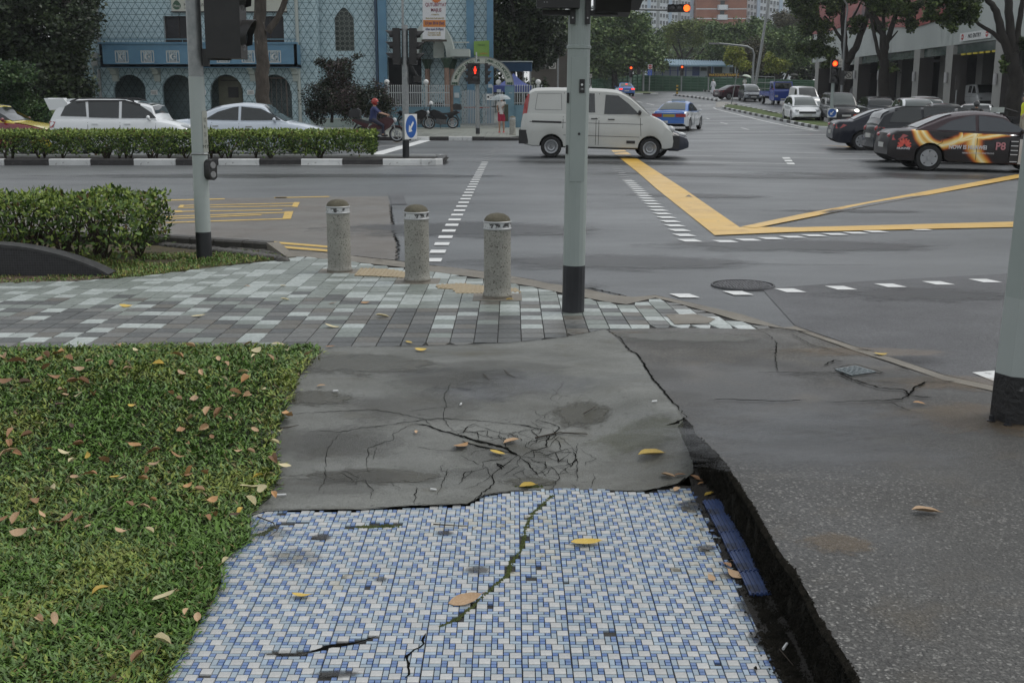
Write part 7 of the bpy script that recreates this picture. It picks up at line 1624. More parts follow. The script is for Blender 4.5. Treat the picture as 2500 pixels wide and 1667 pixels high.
a=at(*q('E',890,870),149); b=at(*q('E',1210,828),149); t=thing('banner','dark banner with yellow lettering above the green hoarding','banner',a); mb=MB(); mb.box(0,b.x-a.x,-.03,0,0,b.z-a.z); o=mb.build('cloth',m_dark,t); text('WATCHOUTTRAFFIC',.42,M('print_yellow',(.6,.38,.06),rough=.6),o,M4=TM(((b.x-a.x)/2,-.05,(b.z-a.z)/2),rx=R(90)),extr=.004,sx=.95,bold=.01)
# railing along the far footpath
a=G(q('E',890,1005)); b=G(q('E',1610,1050)); t=thing('railing','grey metal railing along the far footpath behind the grey people carrier','railing',a); d=b-a; 
mb=MB(); mb.box(-.04,.04,-.04,.04,0,2.0); pm=mb.mesh('post',m_galv)
for i in range(9): o=link('post',pm,t); o.location=d*(i/8)
for z in (.5,1.2,1.95): mb=MB(); mb.tube([(0,0,z),(d.x,d.y,d.z+z)],.05,5); mb.build('rail',m_galv,t)
# ---------------- housing blocks ----------------
m_hw=M('flat_white',(.68,.71,.75),(.74,.77,.81),scale=.05,rough=.7); m_hb=M('flat_blue',(.44,.54,.66),(.48,.58,.70),scale=.05,rough=.7); m_hg=M('flat_grey',(.33,.35,.36),rough=.7); m_br=M('flat_brick',(.27,.10,.055),(.33,.13,.075),scale=.4,rough=.8); m_win=M('flat_window',(.055,.07,.08),(.10,.115,.12),scale=.3,rough=.3)
HY=480.; sH=FPX/(HY*math.cos(PITCH)); hz0=rise(0,HY)
def block(label,px0,px1,cols,mats,slant=0.0,seed=1):
    a=at(px0,120,HY); b=at(px1,120,HY); W_=b.x-a.x; t=thing('apartment_block',label,'building',(a.x,HY,hz0)); zt=at(0+px0,-70,HY).z-hz0
    mb=MB(); mb.box(0,W_,0,14,0,zt); mb.build('wall',m_hw,t)
    z0=at(px0,120,HY).z-hz0; random.seed(seed); n=cols; cw=W_/n; wm=MB(); wm.box(-.42,.42,-.12,0,-.72,.72); wmm=wm.mesh('window',m_win); fm=MB(); fm.box(-.03,.03,-.16,-.12,-.72,.72); fm.box(-.5,.5,-.25,0,-.85,-.76); fmm=fm.mesh('frame',m_hw)
    for i in range(n):
        kind=i%7
        if kind==3: mb=MB(); mb.box(i*cw,(i+.9)*cw,-.7,0,0,zt); mb.build('bay',m_hb,t); continue
        if kind==6: mb=MB(); mb.box(i*cw,(i+1)*cw,-.1,0,0,zt); mb.build('recess_panel',m_hg,t); continue
        for s in range(-1,8):
            z=z0+s*2.8+ i*slant
            o=link('window',wmm,t); o.location=((i+.5)*cw,0,z); f=link('frame',fmm,o)
            if random.random()<.12: mb=MB(); mb.box(-.4,.3,-.6,-.1,-1.35,-.9); mb.build('air_conditioner',m_hg,o)
    return t
block('white and pale blue apartment block left of the brick faced one',1556,1697,19,None,-.12,3)
block('white and pale blue apartment block right of the brick faced one',1820,1975,20,None,-.2,5)
a=at(1697,120,HY-6); b=at(1819,120,HY-6); W_=b.x-a.x; t=thing('apartment_block','brick faced apartment block end with white balconies','building',(a.x,HY-6,hz0)); zt=at(1697,-70,HY).z-hz0; mb=MB(); mb.box(0,W_,0,19,0,zt); mb.build('wall',m_br,t)
for py in (-1.5,22,45.5,69): z=at(1697,py,HY-6).z-hz0; mb=MB(); mb.box(-.1,W_+.1,-.15,0,z-.25,z+.1); mb.build('floor_band',m_hw,t)
u0=at(1750,50,HY-6).x-a.x; u1=at(1775,50,HY-6).x-a.x
for py in (24,48,0): 
    z=at(1697,py,HY-6).z-hz0; mb=MB(); mb.box(u0,u1,-1.6,-1.4,z,z+1.7); mb.box(u0,u0+.2,-1.6,0,z,z+1.7); mb.box(u1-.2,u1,-1.6,0,z,z+1.7); mb.box(u0,u1,-1.6,0,z-.2,z); bb=mb.build('balcony',m_hw,t); mb=MB(); mb.box(u0+1.2,u1-1.2,-.1,-.02,z+.0,z+3.4); mb.build('opening',m_dark,bb)
# ---------------- background trees ----------------
gt='trees beyond the junction'
TO=tmats('leaf_brownish',(.05,.05,.03),(.08,.075,.045),(.11,.10,.06))
ptree('mid green tree seen just left of the tall grey pole',125,[([(1365,215),(1362,120)],.25,.15)],[(1365,100,38,55),(1350,160,30,40),(1385,70,35,40),(1345,120,25,30),(1375,185,30,25)],9000,.5,TG_,hole=.12,shell=.3)
ptree('dark broad tree right of the tall pole, over the green hoarding',150,[([(1500,215),(1500,110)],.4,.2),([(1500,150),(1460,90)],.2,.1),([(1500,150),(1550,90)],.2,.1)],[(1470,80,50,50),(1520,60,50,40),(1450,130,45,45),(1510,130,55,45),(1570,120,40,50),(1585,150,35,30),(1430,90,40,60),(1560,60,25,22),(1480,165,60,25)],20000,.6,TG_,hole=.22,shell=.2)
ptree('dark tree with a top spray below the left apartment block',170,[([(1560,200),(1560,100)],.3,.2)],[(1580,90,28,28),(1560,55,22,22),(1600,130,28,40),(1620,160,25,20)],6000,.6,TG_,hole=.1,shell=.3)
ptree('pale olive umbrella shaped tree with bare forking limbs',200,[([(1672,205),(1668,150)],.4,.3),([(1668,155),(1640,105)],.22,.1),([(1668,150),(1655,95)],.2,.1),([(1668,150),(1690,120),(1700,85)],.22,.1),([(1668,155),(1710,130),(1725,110)],.2,.1)],
  [(1640,82,30,20),(1670,68,38,18),(1710,70,34,20),(1625,105,24,16),(1690,95,28,13),(1728,85,24,20),(1615,125,16,10),(1655,105,18,9)],12000,.45,TL,hole=.22,shell=.2,fr=.35)
ptree('dark green spreading tree below the brick faced block',190,[([(1790,205),(1790,120)],.5,.3)],[(1780,80,55,28),(1820,95,55,32),(1760,115,40,25),(1850,75,40,25),(1800,130,50,22),(1740,140,30,18),(1710,145,22,14)],16000,.6,TG_,hole=.3,shell=.2,fr=.35)
ptree('mid green tree behind the blue truck',172,[([(1900,205),(1900,130)],.4,.3),([(1915,200),(1935,150)],.2,.1)],[(1890,100,45,30),(1930,95,40,35),(1870,130,35,30),(1930,140,40,40),(1955,120,30,60)],14000,.6,TG_,hole=.3,shell=.2,fr=.35)
ptree('brownish thin leaved tree beside the right apartment block',230,[([(1920,180),(1920,90)],.3,.2)],[(1910,52,30,22),(1935,60,25,22),(1890,62,20,15)],6000,.55,TO,hole=.1,shell=.1)
ptree('lime green bushy tree right of the site office',160,[([(1792,205),(1792,160)],.15,.08)],[(1795,130,20,16),(1780,145,14,14),(1805,150,16,16)],3500,.4,TY,hole=.1,shell=.1)
ptree('brown leaved tangled tree between the two lime green ones',163,[([(1825,205),(1825,150)],.2,.1)],[(1830,125,26,28),(1820,160,22,28),(1850,140,15,40)],6000,.4,TO,hole=.2,shell=.1)
ptree('small yellow green tree in front of the dark wood',157,[([(1893,205),(1892,165)],.12,.06)],[(1880,150,18,12),(1905,155,16,11),(1890,172,18,9),(1878,138,10,7)],3000,.4,TY,hole=.15,shell=.1,fr=.6)
ptree('small yellow leaved sapling by the banner',158,[([(1815,205),(1815,175)],.08,.05)],[(1815,165,9,12),(1822,158,7,7)],900,.4,TY,hole=.1,shell=.1)
ptree('low dark scrub along the hoarding top',178,[([(1880,205),(1880,195)],.08,.05)],[(1700,165,90,14),(1860,180,90,16),(1960,180,50,20),(1620,170,40,14),(1480,185,70,16)],12000,.7,TD,hole=.2,shell=.0,cat='shrub',name='shrub')
ptree('far belt of dark trees below the apartment blocks',300,[([(1600,200),(1600,150)],.4,.3)],[(1620,130,70,25),(1750,110,90,30),(1880,100,90,40),(1500,120,80,40),(1400,110,60,60),(1300,130,60,50),(1980,100,80,60),(1650,150,60,20),(1570,160,50,20)],22000,1.4,TG_,hole=.4,shell=.0,fr=.12)
# street trees on the right
TR=tmats('leaf_street',(.024,.040,.014),(.048,.075,.025),(.095,.13,.04))
ptree('forked street tree left of the no pedestrians sign',95,[([q('F',500,860),q('F',510,560)],.50,.38),([q('F',515,560),q('F',600,420),q('F',690,200),q('F',720,-60)],.34,.18),([q('F',508,560),q('F',500,330),q('F',490,120),q('F',500,-40)],.30,.15),([q('F',500,380),q('F',420,250),q('F',330,140)],.16,.07),([q('F',505,260),q('F',600,120),q('F',660,0)],.12,.06)],
 [q('F',150,60)+(42,30),q('F',330,40)+(48,32),q('F',460,-30)+(60,30),q('F',240,130)+(30,22),q('F',180,260)+(26,22),q('F',290,330)+(34,22),q('F',250,430)+(26,16),q('F',380,470)+(22,15),q('F',340,200)+(26,20),q('F',600,200)+(20,12),q('F',130,420)+(18,14),q('F',330,560)+(14,10),q('F',100,10)+(22,16),q('F',560,260)+(12,8)],16000,.34,TR,hole=.10,shell=.1,fr=.7)
ptree('street tree with several slender upright limbs in front of the red panel',84,[([q('F',850,860),q('F',850,520)],.42,.34),([q('F',850,520),q('F',870,380),q('F',960,120),q('F',980,-60)],.24,.14),([q('F',848,520),q('F',830,300),q('F',760,130),q('F',700,-40)],.24,.14),([q('F',840,560),q('F',790,440),q('F',740,170),q('F',700,60)],.15,.10),([q('F',860,420),q('F',845,180),q('F',830,-40)],.14,.1),([q('F',900,350),q('F',970,270)],.08,.04)],
 [q('F',900,60)+(30,22),q('F',1010,110)+(24,18),q('F',1040,230)+(24,15),q('F',960,10)+(36,20),q('F',820,220)+(16,12),q('F',880,590)+(18,10),q('F',1080,30)+(24,18),q('F',1110,220)+(10,12),q('F',760,20)+(26,16)],10000,.30,TR,hole=.05,shell=.1,fr=.8)
ptree('thick dark street tree nearest the right edge, by the parked motorcycle',57,[([q('F',1985,1045),q('F',1990,700),q('F',1950,470)],.42,.34),([q('F',1955,480),q('F',1880,300),q('F',1830,100),q('F',1740,-20)],.26,.12),([q('F',1960,470),q('F',1945,250),q('F',1925,-40)],.24,.18),([q('F',1990,440),q('F',2030,200),q('F',2060,-40)],.15,.12),([q('F',1880,370),q('F',1800,290),q('F',1700,230),q('F',1600,150),q('F',1540,110)],.12,.05)],
 [q('F',1440,80)+(45,35),q('F',1560,60)+(34,30),q('F',1400,200)+(26,24),q('F',1300,130)+(26,18),q('F',1480,-20)+(60,25),q('F',1620,-30)+(30,20),q('F',1390,280)+(14,10),q('F',1930,560)+(14,22),q('F',2040,360)+(16,16),q('F',1330,30)+(26,22)],14000,.26,TR,hole=.12,shell=.1,fr=.9)
# ---------------- car park building on the right ----------------
m_fa=M('fascia_panel',(.38,.415,.40),(.45,.485,.465),scale=.35,rough=.5,spots=[((.15,.17,.17),.3,.6,.75)],stretch=(1,1,.3)); m_co=M('column_paint',(.27,.27,.255),(.32,.32,.30),scale=.7,rough=.6); m_cod=M('dark_brown_shade',(.045,.04,.038),rough=.6)
BX=31.; bz=5.35; t=thing('car_park','grey concrete podium with dark openings, tall columns and a red wall panel','building',(BX,80,0))
mb=MB(); 
for y0,y1 in ((-24,-8),(-8,4),(4,16),(16,28),(28,40.8)): mb=MB(); mb.box(0,1.2,y0+.01,y1-.01,bz,14); mb.build('fascia_panel',m_fa,t)
mb=MB(); mb.box(0,30,40.8,41.2,bz,14); mb.box(1.2,30,-24,40.8,bz+.3,bz+.5); mb.build('soffit',m_cod,t)
mb=MB(); mb.box(12,12.3,-24,41,0,bz); mb.box(1,30,40.4,40.8,0,bz); mb.build('back_wall',m_dark,t)
mb=MB(); mb.box(.25,.45,-24,40.8,bz-.6,bz); mb.build('glass_strip',M('glass_green',(.04,.065,.06),(.10,.13,.12),scale=.8,rough=.15),t)
cols=[-15,-6.2,2.3,8.9,17.5,24.5,38]
for c in cols:
    mb=MB(); mb.box(-.06,1.0,c,c+1.3,0,bz-.0,0); cm=mb.build('column',m_co,t); mb=MB(); mb.box(-.05,1.01,c-.03,c-.001,0,bz-.65); mb.build('column_shade_side',m_cod,cm)  # dark sheet on each near face, the column's shaded side painted in
    zz=rd(BX,80+c)+2.6
    if c<25: mb=MB(); mb.lathe([(.001,zz-.35),(.13,zz-.35),(.13,zz+.35),(.001,zz+.35)],10,c=(-.2,c+.65,0)); mb.build('wall_lamp',M('lamp_grey',(.42,.42,.42),rough=.4),cm)
for c in (5,12,20,31): mb=MB(); mb.box(6,7,c,c+1.2,0,bz); mb.build('column',m_co,t)
RP=[]
for px,py,in (q('F',150,300),q('F',280,300),q('F',400,268),q('F',480,240),q('F',620,235),q('F',840,240),q('F',1100,240),q('F',1180,225),q('F',1290,190),q('F',1380,150),q('F',1480,90),q('F',1560,10),q('F',1600,-60)):
    Yp=BX*FPX*1/(px-1250)*1.0; Yp=Yp; v=at(px,py,1.0); k=BX/v.x; RP.append((v.y*k-80,CAMZ+(v.z-CAMZ)*k))
RP=sorted(RP,key=lambda p:-p[0]); mb=MB(); poly=[(y,z) for y,z in RP]+[(RP[-1][0],13.5),(RP[0][0],13.5)]
mb.slabyz(poly,-.12,-.01); mb.build('red_panel',M('red_mural',(.22,.035,.035),(.36,.09,.08),scale=.22,rough=.5,spots=[((.07,.06,.07),.15,.58,.66)]),t)
mb=MB(); mb.box(-.2,-.12,-4.2,.9,5.5,6.05); ne=mb.build('no_entry_sign',m_white,t); rz_=R(-90)
text('NO ENTRY',.38,m_dark,ne,M4=TM((-.21,-1.65,5.78),rx=R(90),rz=rz_),extr=.004,sx=1.15,bold=.005)
for y_ in (.4,-3.7): mb=MB(); mb.lathe([(.001,-.215),(.2,-.215),(.2,-.2)],20,c=(0,y_,5.78),axis='x'); dd=mb.build('disc',M('sign_red',(.42,.03,.03),rough=.4),ne); mb=MB(); mb.box(-.225,-.216,y_-.13,y_+.13,5.74,5.82); mb.build('bar',m_white,dd)
for k in range(6): mb=MB(); mb.box(.3,.4,-4.2+k*1.05,-3.5+k*1.05,4.62,4.74); mb.build('height_bar',M('bar_yellow',(.75,.6,.05),rough=.4),t)
mb=MB(); [mb.box(.33,.36,y_,y_+.03,4.74,5.35) for y_ in (-3.9,-1.8,.2,1.2)]; mb.build('bar_hanger',m_galv,t)
mb=MB(); mb.box(-.4,-.36,-22,-8.5,.2,1.9); mb.build('glass_railing',M('railing_glass',(.05,.055,.055),rough=.2),t)
mb=MB(); [mb.box(-.42,-.33,-22+k*1.5,-21.95+k*1.5,.2,1.95) for k in range(10)]; mb.box(-.45,-.3,-22,-8.5,1.93,1.99); mb.build('handrail',m_galv,t)
mb=MB(); 
for k in range(14): mb.box(.6,2.2,26+k*.35,26.35+k*.35,1.3+0*k,1.5+(13-k)*.19)
mb.build('stair',M('stair',(.08,.08,.085),rough=.7),t)
x=q('F',1470,0)[0]; g=at(x,258,72); t2=thing('sign_post','slim post with a narrow grey plate at the car park entrance','sign post',(g.x,72,rd(g.x,72)+.14)); mb=MB(); mb.tube([(0,0,0),(0,0,2.4)],.05,8); mb.build('pole',m_galv,t2); mb=MB(); mb.box(-.14,.14,-.05,0,1.8,2.6); me=mb.mesh('plate',m_cod); me.transform(Matrix.Diagonal((1,1,1,1))); link('plate',me,t2)
# white van parked inside
vv=dict(vs_); vv['wsglass']=m_glass; vq,_=car('van','white van parked in the dark car park behind the columns','van',vv,m_w); vq.location=(35.5,88,rd(35,88)+.15); vq.rotation_euler=(0,0,R(-95))
# ---------------- lamps, signals and signs in the distance ----------------
def pole(label,px,pyb,pyt,Y,r,nm='street_lamp',cat='street lamp',mat=None,lean=0):
    b=at(px,pyb,Y); zg=rd(b.x,Y)+.1; t=thing(nm,label,cat,(b.x,Y,zg)); zt=at(px,pyt,Y).z-zg; mb=MB(); mb.tube([(0,0,0),(lean,0,zt)],[r,r*.65],10); mb.build('pole',mat or m_galv,t,smooth=60); return t,zt
def LP(t,k,x,y): v=at(*q(k,x,y),t.location.y)-t.location; return Vector((v.x,0,v.z))
t,zt=pole('street lamp with a curved arm reaching left over the hoarding',q('E',140,0)[0],q('E',0,985)[1],q('E',0,420)[1],150,.13)
P=[LP(t,'E',140,985)*0+Vector((0,0,zt)),LP(t,'E',158,350),LP(t,'E',140,310),LP(t,'D',1340,245),LP(t,'D',1270,232),LP(t,'D',1220,238)]; mb=MB(); mb.tube(P,.09,8); mb.build('arm',m_galv,t,smooth=60); c=LP(t,'D',1200,238); mb=MB(); mb.ell((c.x,0,c.z),.33,.14,.1,10); mb.build('lamp_head',M('lamp_white',(.6,.6,.6),rough=.3),t,smooth=60)
t,zt=pole('tallest street lamp standing by the traffic queue',q('E',1390,0)[0],q('E',0,985)[1],-20,140,.2,lean=1.4)
t,zt=pole('street lamp with a long flat head on a bent arm',q('E',1368,0)[0],q('E',0,985)[1],q('E',0,700)[1],141,.17)
P=[Vector((0,0,zt)),LP(t,'E',1388,620),LP(t,'E',1370,560),LP(t,'E',1310,525),LP(t,'E',1150,508),LP(t,'E',990,492)]; mb=MB(); mb.tube(P,.11,8); mb.build('arm',m_galv,t,smooth=60); c=LP(t,'E',940,492); mb=MB(); mb.box(c.x-.6,c.x+.6,-.15,.15,c.z-.1,c.z+.1); mb.build('lamp_head',M('lamp_grey2',(.2,.2,.2),rough=.4),t)
t,zt=pole('slim street lamp rising through the forked street tree',q('F',480,0)[0],q('F',0,800)[1],q('F',0,180)[1],92,.12)
P=[Vector((0,0,zt)),LP(t,'F',532,90),LP(t,'F',525,40),LP(t,'F',500,0),LP(t,'F',470,-25)]; mb=MB(); mb.tube(P,.07,8); mb.build('arm',m_galv,t,smooth=60)
c=LP(t,'F',538,658); mb=MB(); mb.box(c.x-.28,c.x+.28,-.1,-.06,c.z-.28,c.z+.28); sg=mb.build('sign_plate',M('sign_pale',(.45,.44,.4),rough=.5),t)
mb=MB()
def ringxz(mb,cx,cz,r0,r1,y0,n=20):
    vs=[]
    for k in range(n): a=2*PI*k/n; vs+=[(cx+r0*math.cos(a),y0,cz+r0*math.sin(a)),(cx+r1*math.cos(a),y0,cz+r1*math.sin(a))]
    mb.add(vs,[(2*k,2*k+1,(2*k+3)%(2*n),(2*k+2)%(2*n)) for k in range(n)])
ringxz(mb,c.x,c.z,.18,.225,-.115); mb.slabxz([(c.x-.16,c.z+.13),(c.x-.13,c.z+.16),(c.x+.16,c.z-.13),(c.x+.13,c.z-.16)],-.12,-.11); mb.tube([(c.x-.06,-.115,c.z-.11),(c.x,-.115,c.z+.02),(c.x+.07,-.115,c.z-.11)],.02,5); mb.ell((c.x+.01,-.115,c.z+.1),.03,.01,.03,8); mb.build('no_pedestrians_symbol',m_dark,sg)
t,zt=pole('plain grey post behind the tall corner pole',q('D',557,0)[0],215,q('D',0,240)[1],110,.10,'post','post')
# signal on the grass median, right
g=G(q('F',385,1092),lambda x,y:rd(x,y)+.13); t=thing('signal_pole','signal pole with a lit red lamp at the tip of the grass median','signal pole',g)
mb=MB(); octa(mb,.10,.09,.7,3.2,12); mb.build('shaft',m_pole,t,smooth=40); mb=MB(); octa(mb,.105,.10,0,.7,12); mb.build('painted_foot',m_pb,t,smooth=40)
def S3(x,y,dy=0): v=at(*q('F',x,y),t.location.y+dy)-t.location; return Vector((v.x,dy,v.z))
c=S3(408,622); head(t,Vector((c.x,-.05,c.z)),(0,-1),3,.40,.15,.38,.2,.22,lit=0); head(t,Vector((c.x+.42,.0,c.z-.35)),(.9,-.4),2,.36,.13,.30,.2,.15)
mb=MB(); mb.slabxz([(c.x+.15,c.z+.2),(c.x+.48,c.z+.2),(c.x+.48,c.z+.6),(c.x+.32,c.z+.78),(c.x+.15,c.z+.78)],.02,.05); pl=mb.build('number_plate',MATS['sign_pale'],t); text('T10',.12,m_dark,pl,M4=TM((c.x+.32,.01,c.z+.5),rx=R(90)),extr=.003) ; text('8001',.11,m_dark,pl,M4=TM((c.x+.32,.01,c.z+.32),rx=R(90)),extr=.003)
c=S3(397,984,-.2); keepleft(t,(c.x,-.2,c.z),0,.78)
# overhead red signal on an arm
Yo=52.; b=at(1400,320,Yo); t=thing('signal_gantry','overhead arm with a sideways signal showing red, top centre right','traffic light',(b.x,Yo,.05)); zt=at(1400,19.5,Yo).z-.05
mb=MB(); octa(mb,.11,.09,0,zt+.2,12); mb.build('shaft',m_galv,t,smooth=40); xe=at(1632,25,Yo).x-b.x; mb=MB(); mb.tube([(0,0,zt),(xe,0,zt-.1)],[.07,.05],8); mb.build('arm',m_galv,t,smooth=60)
x0_=at(1630,21,Yo).x-b.x; x1_=at(1683,21,Yo).x-b.x; z1_=at(1650,12,Yo).z-.05; z0_=at(1650,30.5,Yo).z-.05
mb=MB(); mb.box(x0_,x1_,-.12,.1,z0_,z1_); hb_=mb.build('signal_head',m_hous,t)
for k,px in enumerate((1640.5,1658.5,1675.5)): lens3(hb_,Vector((at(px,21,Yo).x-b.x,-.125,(z0_+z1_)/2)),(0,-1),.145,.16,mat=m_redl if k==2 else None)
mb=MB(); mb.lathe([(.001,-.0),(.11,.0),(.155,.01)],20,axis='y'); me=mb.mesh('glow_ring',m_red); me.transform(Matrix.Translation((at(1675.5,21,Yo).x-b.x,-.128,(z0_+z1_)/2))); link('glow_ring',me,hb_)
# pedestrian signal across the road
g=G(q('C',1100,1352),lambda x,y:.15); t=thing('signal_pole','pedestrian signal pole with lit red man in front of the mosque gate','signal pole',g); Yp=g.y
def S4(x,y): v=at(*q('C',x,y),Yp)-t.location; return Vector((v.x,0,v.z))
zt=S4(1092,528).z; z0=S4(1100,1292).z; mb=MB(); octa(mb,.085,.08,z0,zt-.6,12); mb.build('shaft',m_galv,t,smooth=40); mb=MB(); octa(mb,.09,.088,0,z0,12); mb.build('painted_foot',m_pb,t,smooth=40); mb=MB(); mb.tube([(-.04,0,zt-.7),(-.04,0,zt)],.03,8); mb.build('mast_tip',m_pk,t)
c=S4(1075,745); T=Vector((c.x,-.1,c.z)); hd=head(t,T,(0,-1),2,.40,.15,.40,.16,.16)
mb=MB(); c2_=S4(1075,712); x,z=c2_.x,c2_.z; y=-.30
mb.ell((x,y,z+.12),.035,.01,.04,10); mb.slabxz([(x-.05,z+.07),(x+.05,z+.07),(x+.065,z-.03),(x+.04,z-.05),(x+.035,z-.15),(x-.035,z-.15),(x-.04,z-.05),(x-.065,z-.03)],y-.005,y+.005); mb.build('red_man',m_red,hd)
head(t,Vector((c.x-.20,0,c.z)),(-1,0),3,.27,.1,.27,.12,.17); head(t,Vector((c.x+.42,0,c.z)),(1,0),3,.27,.1,.27,.12,.17)
# distant signals and signs
def dsig(label,k,x,y,yb,Y,lit=0,r=.14):
    b=at(*q(k,x,yb),Y); t=thing('signal_pole',label,'signal pole',(b.x,Y,rd(b.x,Y)+.1)); v=at(*q(k,x,y),Y)-t.location; mb=MB(); mb.tube([(0,0,0),(0,0,v.z+.2)],.09,8); mb.build('shaft',m_galv,t); head(t,Vector((0,-.1,v.z-.45)),(0,-1),3,.42,r,.42,.15,.15,lit=lit)
dsig('far signal with a red light left of the green hoarding lamp','D',1252,650,800,135); dsig('far red signal in front of the site office','E',568,755,990,150); dsig('far unlit signal right of the walking people','E',872,770,1010,150,lit=None)
b=G(q('E',205,1045)); t=thing('stop_sign','round red STOP sign over a blue notice on a thin post','sign',b); zt=(at(*q('E',210,725),b.y)-b).z; mb=MB(); mb.tube([(0,0,0),(.1,0,zt)],.06,6); mb.build('pole',m_galv,t)
v=at(*q('E',217,755),b.y)-b; mb=MB(); mb.box(v.x-.28,v.x+.28,-.1,-.06,v.z-.28,v.z+.28); pl=mb.build('sign_plate',m_white,t); mb=MB(); mb.lathe([(.001,-.13),(.25,-.13),(.25,-.11)],20,c=(v.x,0,v.z),axis='y'); dd=mb.build('disc',MATS['sign_red'],pl); text('STOP',.2,m_white,dd,M4=TM((v.x,-.14,v.z),rx=R(90)),extr=.003,bold=.006)
v=at(*q('E',214,820),b.y)-b; mb=MB(); mb.box(v.x-.28,v.x+.28,-.1,-.06,v.z-.34,v.z+.34); pl=mb.build('blue_notice',M('notice_blue',(.03,.10,.45),rough=.4),t); [text(s_,.11,m_white,pl,M4=TM((v.x,-.11,v.z+dz_),rx=R(90)),extr=.003) for s_,dz_ in (('LOOK OUT',.18),('FOR',0),('TRAFFIC',-.18))]
b=G(q('E',1130,1185)); t=thing('post','thin grey post on the concrete island','post',b); zt=(at(*q('E',1165,790),b.y)-b).z; mb=MB(); mb.tube([(0,0,0),(.45,0,zt)],.05,6); mb.build('pole',m_galv,t); mb=MB(); mb.box(-.5,.5,-.3,.3,.02,.1); mb.build('foot',m_cod,t)
b=G(q('E',520,1075)); t=thing('marker_post','yellow and black marker post at the island tip','post',b); zt=(at(*q('E',524,960),b.y)-b).z
for k in range(6): mb=MB(); mb.box(-.1,.1,-.1,.1,zt*k/6+.0,zt*(k+1)/6-.004); mb.build('stripe',[m_dark,M('marker_yellow',(.6,.4,.05),rough=.5)][k%2],t)
# shop front beyond the mosque
a=at(1298,205,118); t=thing('shop_building','dim brown shop building with a sign board far behind the mosque gate','building',(a.x,118,rd(0,118))); o_=t.location.copy()
def L8(x,y): v=at(*q('D',x,y),118)-o_; return v.x,v.z
x0,z0=L8(300,850); x1,z1=L8(650,460); mb=MB(); mb.box(x0,x1,0,10,-.2,z1); mb.build('wall',M('shop_wall',(.07,.06,.05),(.10,.09,.075),scale=.4,rough=.8),t)
u0,w0=L8(315,655); u1,w1=L8(475,588); mb=MB(); mb.box(u0,u1,-.2,0,w0,w1); sb=mb.build('sign_board',M('board_brown',(.045,.03,.028),rough=.6),t); text('UP LEE & CO',.26,m_hg,sb,M4=TM(((u0+u1)/2-.2,-.22,w0+.17),rx=R(90)),extr=.01,sx=.9,bold=.004); text('利教人壽',.3,m_hg,sb,M4=TM(((u0+u1)/2-.2,-.22,w1-.18),rx=R(90)),extr=.01)
u,w=L8(500,628); mb=MB(); mb.box(u-.36,u+.36,-.9,-.8,w-.36,w+.36); pl=mb.build('no_walking_sign',MATS['sign_pale'],t); mb=MB(); ringxz(mb,u,w,.22,.29,-.92); mb.slabxz([(u-.2,w+.16),(u-.16,w+.2),(u+.2,w-.16),(u+.16,w-.2)],-.93,-.91); mb.tube([(u-.08,-.92,w-.13),(u,-.92,w+.03),(u+.09,-.92,w-.13)],.024,5); mb.ell((u,-.92,w+.13),.04,.01,.04,8); mb.build('symbol',m_dark,pl)
mb=MB(); [mb.box(x0+k*.28,x0+k*.28+.04,-.1,0,L8(0,600)[1],L8(0,550)[1]) for k in range(8)]; mb.box(x0,x0+2,-.1,0,L8(0,552)[1],L8(0,548)[1]); mb.build('roof_rail',m_galv,t)
b=at(*q('D',868,728),140); t=thing('sign','small square speed sign right of the tall corner pole','sign',(b.x,140,rd(b.x,140))); h_=b.z-t.location.z; mb=MB(); mb.box(-.2,.2,-.05,0,h_-.22,h_+.22); pl=mb.build('sign_plate',MATS['sign_pale'],t); text('60',.28,m_dark,pl,M4=TM((0,-.06,h_),rx=R(90)),extr=.003); mb=MB(); mb.tube([(0,.02,0),(0,.02,h_)],.06,6); mb.build('pole',m_galv,t)

# ---------------- air ----------------
hz=MB(); hz.box(-420,420,-30,620,-8,130); ho=hz.build('haze',None or (lambda m:(m.node_tree.nodes.remove(m.node_tree.nodes['Principled BSDF']),m)[1])(M('haze_air',(1,1,1)))); ho['kind']='stuff'
m=MATS['haze_air']; pv_=m.node_tree.nodes.new('ShaderNodeVolumePrincipled'); pv_.inputs['Density'].default_value=.00028; pv_.inputs['Color'].default_value=(.93,.96,1,1); pv_.inputs['Anisotropy'].default_value=.2; mo_=[n for n in m.node_tree.nodes if n.bl_idname=='ShaderNodeOutputMaterial'][0]; m.node_tree.links.new(pv_.outputs[0],mo_.inputs['Volume'])
